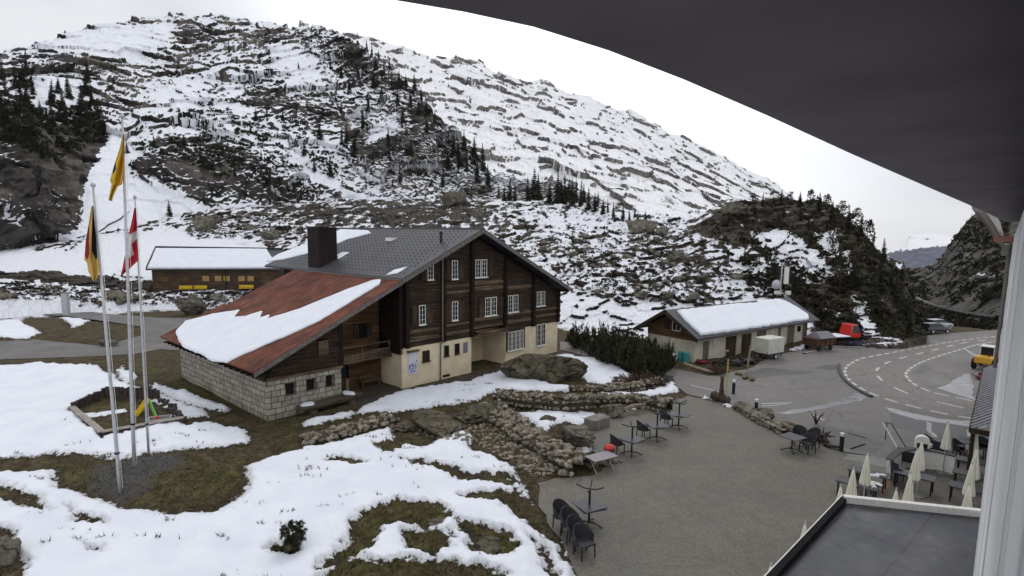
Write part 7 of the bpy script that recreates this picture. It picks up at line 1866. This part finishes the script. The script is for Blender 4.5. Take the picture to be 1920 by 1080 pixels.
C2 = [(935, 372, 28), (955, 377, 44), (965, 377, 36), (1000, 374, 60), (1010, 375, 50), (990, 377, 44), (1045, 382, 60), (1058, 383, 56), (1072, 386, 52), (1088, 387, 50), (1103, 393, 42), (1115, 397, 36), (1130, 402, 30), (1150, 408, 30), (1168, 412, 28), (1180, 416, 25), (1030, 382, 40), (1065, 375, 40), (1080, 378, 42), (1195, 418, 22), (945, 375, 26), (1095, 380, 36), (1052, 372, 40), (1120, 388, 30), (1140, 398, 26), (1190, 408, 24), (1210, 415, 20)]
for q in C2: plant('spruce', *q, 'dark spruce in the band at the top of the patchy slope', 'spruces along the top of the patchy slope', rs)
D_ = [(318, 404, 28), (290, 277, 24), (238, 287, 22), (430, 100, 22), (345, 272, 20), (480, 227, 24), (500, 217, 18), (530, 227, 20), (490, 300, 22), (400, 245, 16), (470, 250, 22), (540, 350, 24), (440, 330, 22), (380, 310, 20), (280, 320, 20), (620, 130, 20), (560, 130, 14)]
for q in D_: plant('spruce', *q, 'single dark spruce dotted over the snowy rocks of the big hill', 'scattered spruces on the big hill', rs)
K_ = [(1390, 392, 20), (1410, 388, 24), (1430, 386, 24), (1450, 384, 24), (1465, 384, 30), (1480, 388, 28), (1500, 387, 28), (1518, 389, 32), (1535, 394, 34), (1550, 398, 32), (1560, 412, 36), (1576, 420, 40), (1590, 426, 40), (1604, 438, 44), (1614, 448, 44), (1624, 462, 48), (1634, 478, 46), (1560, 462, 40), (1520, 427, 30), (1480, 417, 30), (1440, 412, 30), (1460, 432, 30), (1500, 412, 28), (1545, 422, 32), (1600, 462, 42), (1610, 492, 46), (1590, 502, 46), (1560, 502, 40), (1620, 522, 50), (1640, 522, 46), (1600, 542, 60), (1575, 542, 56), (1640, 562, 60), (1660, 572, 56), (1555, 547, 46), (1680, 562, 50), (1690, 592, 60), (1700, 602, 52), (1660, 612, 60), (1640, 622, 56), (1690, 522, 34), (1710, 560, 36), (1470, 405, 26), (1530, 410, 30), (1585, 470, 40), (1625, 500, 44), (1650, 540, 46), (1670, 540, 40), (1580, 600, 50), (1620, 600, 50), (1600, 620, 46), (1675, 625, 50), (1705, 625, 40), (1545, 570, 40), (1530, 540, 36), (1560, 610, 40), (1650, 510, 36), (1672, 520, 30)]
for i, q in enumerate([k for j, k in enumerate(K_) if j < 17 or j % 5 < 3]): plant('pine' if (i % 2 if i < 17 else i % 4) and q[0] < 1640 else 'spruce', *q, 'dark shaggy conifer on the wooded knoll behind the garage', 'conifers on the wooded knoll', rs)
plant('spruce', 1657, 492, 46, 'lone pointed spruce against the sky at the foot of the wooded knoll', 'conifers on the skyline', rs)
plant('spruce', 1451, 530, 62, 'tall narrow dark spruce right behind the antenna mast', 'trees behind the garage', rs)
E_ = [(1760, 494, 8), (1768, 482, 9), (1776, 468, 9), (1784, 458, 9), (1793, 446, 10), (1801, 434, 10), (1812, 420, 10), (1822, 409, 10), (1835, 398, 9)]
for q in E_: plant('spruce', *q, 'small spruce on the skyline of the dark mountainside', 'spruces on the far right skyline', rs)

# scrub and heath that reads as one mass
def scatter(name, polys, count, size, mat, seed, tris=10, up=.8, only=None, flatten=.7, avoid=()):
    rs_ = random.Random(seed); V, Fc = [], []
    made = 0; tries = 0
    while made < count and tries < count * 4:
        tries += 1
        P = rs_.choice(polys); xs = [p[0] for p in P]; ys = [p[1] for p in P]
        x, y = rs_.uniform(min(xs), max(xs)), rs_.uniform(min(ys), max(ys))
        if not inpoly(P, x, y) or any(inpoly(a, x, y) for a in avoid): continue
        p = hit(x, y, only)
        if p is None: continue
        s = rs_.uniform(*size); made += 1
        for k in range(tris):
            u = np.array([rs_.gauss(0, 1), rs_.gauss(0, 1), abs(rs_.gauss(up, .6))]); u /= np.linalg.norm(u)
            q = np.array(p) + u * s * np.array([1, 1, flatten]) * rs_.uniform(.1, .7); v_ = np.cross(u, [rs_.gauss(0, 1), rs_.gauss(0, 1), rs_.gauss(0, 1)]); v_ /= np.linalg.norm(v_) + 1e-6
            e_ = s * rs_.uniform(.3, .6); n = len(V)
            V += [q - v_ * e_ * .6, q + v_ * e_ * .6, q + u * e_ * 1.1]; Fc.append((n, n + 1, n + 2))
    o = fast_mesh(name, np.array(V), np.array(Fc), MT[mat], None, False)
    o['kind'] = 'stuff'; return o
scatter('dwarf_pine_scrub', [[(1310, 440), (1345, 400), (1400, 375), (1560, 370), (1640, 475), (1740, 545), (1740, 632), (1545, 632), (1490, 540), (1420, 470)]] * 3 + [[(1380, 480), (1500, 490), (1560, 630), (1520, 600), (1400, 530)]], 620, (.4, 1.2), 'pine_needles', 1, 12,
        avoid=[[(1415, 442), (1470, 432), (1545, 500), (1520, 518), (1470, 478)], [(1532, 440), (1565, 432), (1575, 478), (1540, 472)], [(1602, 562), (1625, 572), (1640, 620), (1655, 634), (1622, 628)], [(1592, 472), (1600, 500), (1590, 518), (1582, 480)]])
scatter('dwarf_pine_scrub', [[(650, 90), (760, 160), (830, 240), (925, 330), (930, 370), (800, 360), (680, 250)], [(0, 190), (190, 200), (200, 260), (100, 300), (0, 260)], [(250, 270), (380, 255), (520, 320), (620, 370), (400, 330)], [(560, 60), (660, 80), (720, 170), (600, 140)], [(300, 150), (540, 130), (640, 330), (380, 300)]], 1300, (.6, 1.9), 'spruce_needles', 2, 11)
scatter('valley_forest', [[(1640, 480), (1720, 500), (1740, 560), (1700, 600), (1650, 560)], [(1700, 500), (1800, 440), (1890, 470), (1890, 560), (1800, 570), (1720, 550)], [(1780, 450), (1850, 390), (1890, 400), (1890, 470)], [(1700, 585), (1740, 575), (1890, 612), (1890, 618), (1720, 625)]], 1500, (.8, 2.4), 'pine_needles', 3, 10, only=[4])
HS = [[(520, 395), (650, 390), (920, 385), (1000, 420), (1080, 540), (1000, 480), (900, 425), (560, 425)], [(930, 385), (1120, 400), (1250, 420), (1320, 520), (1330, 580), (1230, 570), (1080, 530), (990, 430)], [(1060, 470), (1250, 440), (1420, 520), (1500, 560), (1250, 570), (1080, 545)], [(340, 400), (520, 400), (580, 440), (360, 450)], [(0, 530), (160, 538), (480, 556), (480, 580), (0, 560)]]
scatter('heath', HS, 2300, (.2, .6), 'heath', 4, 10, .8, [1], .8)
o = MB(); rs = random.Random(41)
for k in range(420):
    P = rs.choice(HS); xs = [p[0] for p in P]; ys = [p[1] for p in P]; x, y = rs.uniform(min(xs), max(xs)), rs.uniform(min(ys), max(ys))
    if not inpoly(P, x, y): continue
    p = hit(x, y, [1])
    if p: s = rs.choice((.3, .45, .6, .9)); o.rock((p.x, p.y, p.z + s * .1), (s * rs.uniform(.8, 1.5), s, s * .7), 1 if s < .5 else 2, rs.random() * 60, .25)
tagr = o.build('rubble', MT['granite']); tagr['kind'] = 'stuff'

# mountain pines beside the garage
def shrub_mesh(seed, shoots=110, nee=20, spread=1.0):
    rs_ = random.Random(seed); mb = MB()
    for k in range(shoots):
        a = rs_.uniform(0, 6.283); r = math.sqrt(rs_.random()) * spread; h = (.35 + .65 * rs_.random() ** 1.5) * (1 - .5 * (r / spread) ** 2)
        p0 = np.array([math.cos(a) * r * .25, math.sin(a) * r * .25, 0]); p1 = np.array([math.cos(a) * r * .8, math.sin(a) * r * .8, h * .55]); p2 = np.array([math.cos(a) * r, math.sin(a) * r, h])
        if k % 2 == 0: mb.tube([tuple(p0), tuple(p1), tuple(p2)], [.02, .013, .004], 4, 1)
        for q in range(nee):
            f = rs_.uniform(.25, 1.0); c = p1 + (p2 - p1) * f if rs_.random() < .7 else p0 + (p1 - p0) * rs_.uniform(.5, 1)
            u = np.array([rs_.gauss(0, .7), rs_.gauss(0, .7), rs_.gauss(.55, .5)]); u /= np.linalg.norm(u) + 1e-6
            v_ = np.cross(u, [rs_.gauss(0, 1), rs_.gauss(0, 1), rs_.gauss(0, 1)]); v_ /= np.linalg.norm(v_) + 1e-6; e_ = rs_.uniform(.07, .15)
            c = c + u * .03
            mb.add([tuple(c - v_ * e_ * .3), tuple(c + v_ * e_ * .3), tuple(c + u * e_)], [(0, 1, 2)], 0)
    return mb
SHM = protos('mountain_pine', [shrub_mesh(s, 75, 26) for s in (1, 2, 3)], ('shrub_needles', 'bark'))
for i, (px, py, hpx, wpx, where) in enumerate(((1085, 652, 62, 40, 'outermost on the chalet side'), (1118, 668, 64, 46, 'second from the chalet'), (1148, 684, 74, 50, 'where the snow patch ends'), (1178, 693, 78, 50, 'in the middle of the dark thicket'), (1207, 700, 74, 46, 'above the brown twiggy shrub'), (1234, 704, 62, 36, 'nearest the asphalt drive'), (1250, 692, 54, 26, 'nearest the teal barrels'), (1160, 655, 50, 60, 'at the back of the thicket'), (1213, 668, 46, 44, 'at the back nearest the garage gable'))):
    p = g(px, py); d_ = math.hypot(p.x, p.y) * .95
    o = bpy.data.objects.new('mountain_pine', SHM[i % 3]); COL.objects.link(o); o.location = (p.x, p.y, -.1)
    h = hpx * d_ / 1050 * (1.0, 1.25, .95, 1.2, 1.05, 1.1, 1.3, 1.15, 1.0)[i]; w_ = wpx * d_ / 1050 * .68; o.scale = (w_, w_, h); o.rotation_euler = (0, 0, i * 1.7)
    tag(o, 'bushy dark mountain pine ' + where, 'shrub', 'mountain pines beside the garage')
TWM = protos('twiggy_shrub', [shrub_mesh(9, 130, 9)], ('red_twigs', 'bark'))
for px, py, sx, h, lab in ((1215, 722, 1.7, 1.2, 'brown twiggy shrub at the foot of the dark mountain pines'), (1170, 720, 1.2, .8, 'small brown twiggy shrub beside the upper row of stones'), (1345, 700, 1.0, .7, 'low green-brown shrub in the bed below the garage side door')):
    p = g(px, py); o = bpy.data.objects.new('twiggy_shrub', TWM[0]); COL.objects.link(o); o.location = p; o.scale = (sx, sx, h); tag(o, lab, 'shrub')
# little dwarf pine in the near snow
p = g(552, 1042); tr_ = thing('dwarf_pine', 'small round dwarf pine standing alone in the near snow', 'tree', tuple(p), 0)
rs = random.Random(6); mb = MB()
mb.tube([(0, 0, -.1), (.03, 0, .25), (-.02, .02, .5), (.05, 0, .8)], [.05, .04, .03, .015], 7)
for k in range(9): a = k * .7; mb.tube([(0, 0, .25 + .04 * k), (math.cos(a) * .2, math.sin(a) * .2, .5 + .04 * k), (math.cos(a) * .36, math.sin(a) * .36, .62 + .05 * k)], [.022, .014, .006], 5)
mb.build('trunk', MT['bark'], tr_)
mb = MB()
for k in range(125):
    u = np.array([rs.gauss(0, 1), rs.gauss(0, 1), rs.gauss(0, 1)]); u /= np.linalg.norm(u); c = np.array([0, 0, .85]) + u * np.array([.48, .48, .46]) * rs.uniform(.45, 1.0)
    for q in range(34):
        w_ = np.array([rs.gauss(0, 1), rs.gauss(0, 1), rs.gauss(.5, .9)]) + u * .6; w_ /= np.linalg.norm(w_); v_ = np.cross(w_, [rs.gauss(0, 1), rs.gauss(0, 1), rs.gauss(0, 1)]); v_ /= np.linalg.norm(v_) + 1e-6
        e_ = rs.uniform(.07, .13); b_ = c + w_ * .02
        mb.add([tuple(b_ - v_ * .014), tuple(b_ + v_ * .014), tuple(b_ + w_ * e_)], [(0, 1, 2)])
mb.build('crown', MT['shrub_needles'], tr_)
p = g(532, 1043); o = bpy.data.objects.new('juniper', SHM[1]); COL.objects.link(o); o.location = p; o.scale = (.75, .6, .35); tag(o, 'low spreading juniper at the foot of the small round dwarf pine', 'shrub')

# grass tufts where the lawn is bare
rs = np.random.default_rng(3)
dist = np.hypot(GX, GY)
w_ = ((GS < -.06) & (GFL < -.15) & (dist > 12) & (dist < 48) & (np.arctan2(GX, GY) < rad(16)))
idx = np.nonzero(w_)[0]
# keep clear of the chalet
cx_ = np.array([CF[1][:2] @ (np.array([x, y]) - CF[0][:2]) for x, y in zip(GX[idx], GY[idx])]); cy_ = np.array([CF[2][:2] @ (np.array([x, y]) - CF[0][:2]) for x, y in zip(GX[idx], GY[idx])])
idx = idx[~((cx_ > -11) & (cx_ < 20) & (cy_ > -1.2))]
pr_w = dist[idx] ** 1.0; pr_w /= pr_w.sum()
sel = rs.choice(idx, size=min(15000, len(idx)), replace=False, p=pr_w)
V, Fc = [], []
for i in sel:
    b0 = np.array([GX[i] + rs.normal() * .05, GY[i] + rs.normal() * .05, GZ[i] - .02])
    hh = rs.uniform(.06, .17) * (1.0 + .5 * GG[i])
    for k in range(5):
        a = rs.uniform(0, 6.28); c, s = math.cos(a), math.sin(a); l = hh * rs.uniform(.5, 1.1); n = len(V)
        V += [b0 + [-s * .016, c * .016, 0], b0 + [s * .016, -c * .016, 0], b0 + [c * l * .7, s * l * .7, l]]; Fc.append((n, n + 1, n + 2))
# dead stalks poking through the snow
sidx = np.nonzero((GS > .1) & (dist > 12) & (dist < 42) & (np.arctan2(GX, GY) < rad(14)))[0]
for i in rs.choice(sidx, size=110, replace=False, p=dist[sidx] / dist[sidx].sum()):
    m_ = rs.integers(2, 9); ang = rs.uniform(-.4, .4)
    for j in range(m_):
        u = rs.normal() * .35
        b0 = np.array([GX[i] + u * math.cos(ang), GY[i] + u * math.sin(ang) + rs.normal() * .06, GZ[i] - .03])
        for k in range(5):
            a = rs.uniform(0, 6.28); c, s = math.cos(a), math.sin(a); l = rs.uniform(.06, .20); n = len(V)
            V += [b0 + [-s * .018, c * .018, 0], b0 + [s * .018, -c * .018, 0], b0 + [c * l * .8, s * l * .8, l]]; Fc.append((n, n + 1, n + 2))
o = fast_mesh('grass', np.array(V), np.array(Fc), MT['grass_blades'], None, False); o['kind'] = 'stuff'

# ------------------------------------------------------------------ thin mountain air
hz_ = MB().box(-9500, 9500, -1800, 10500, -700, 900).build('haze', MT.setdefault('haze', bpy.data.materials.new('haze')))
hz_['kind'] = 'stuff'
m = MT['haze']; m.use_nodes = True; t = m.node_tree; t.nodes.clear()
vp = N(t, 'ShaderNodeVolumePrincipled'); vp.inputs['Density'].default_value = .00003; vp.inputs['Color'].default_value = (.92, .95, 1, 1); vp.inputs['Anisotropy'].default_value = .3
link(t, vp.outputs[0], N(t, 'ShaderNodeOutputMaterial').inputs['Volume'])
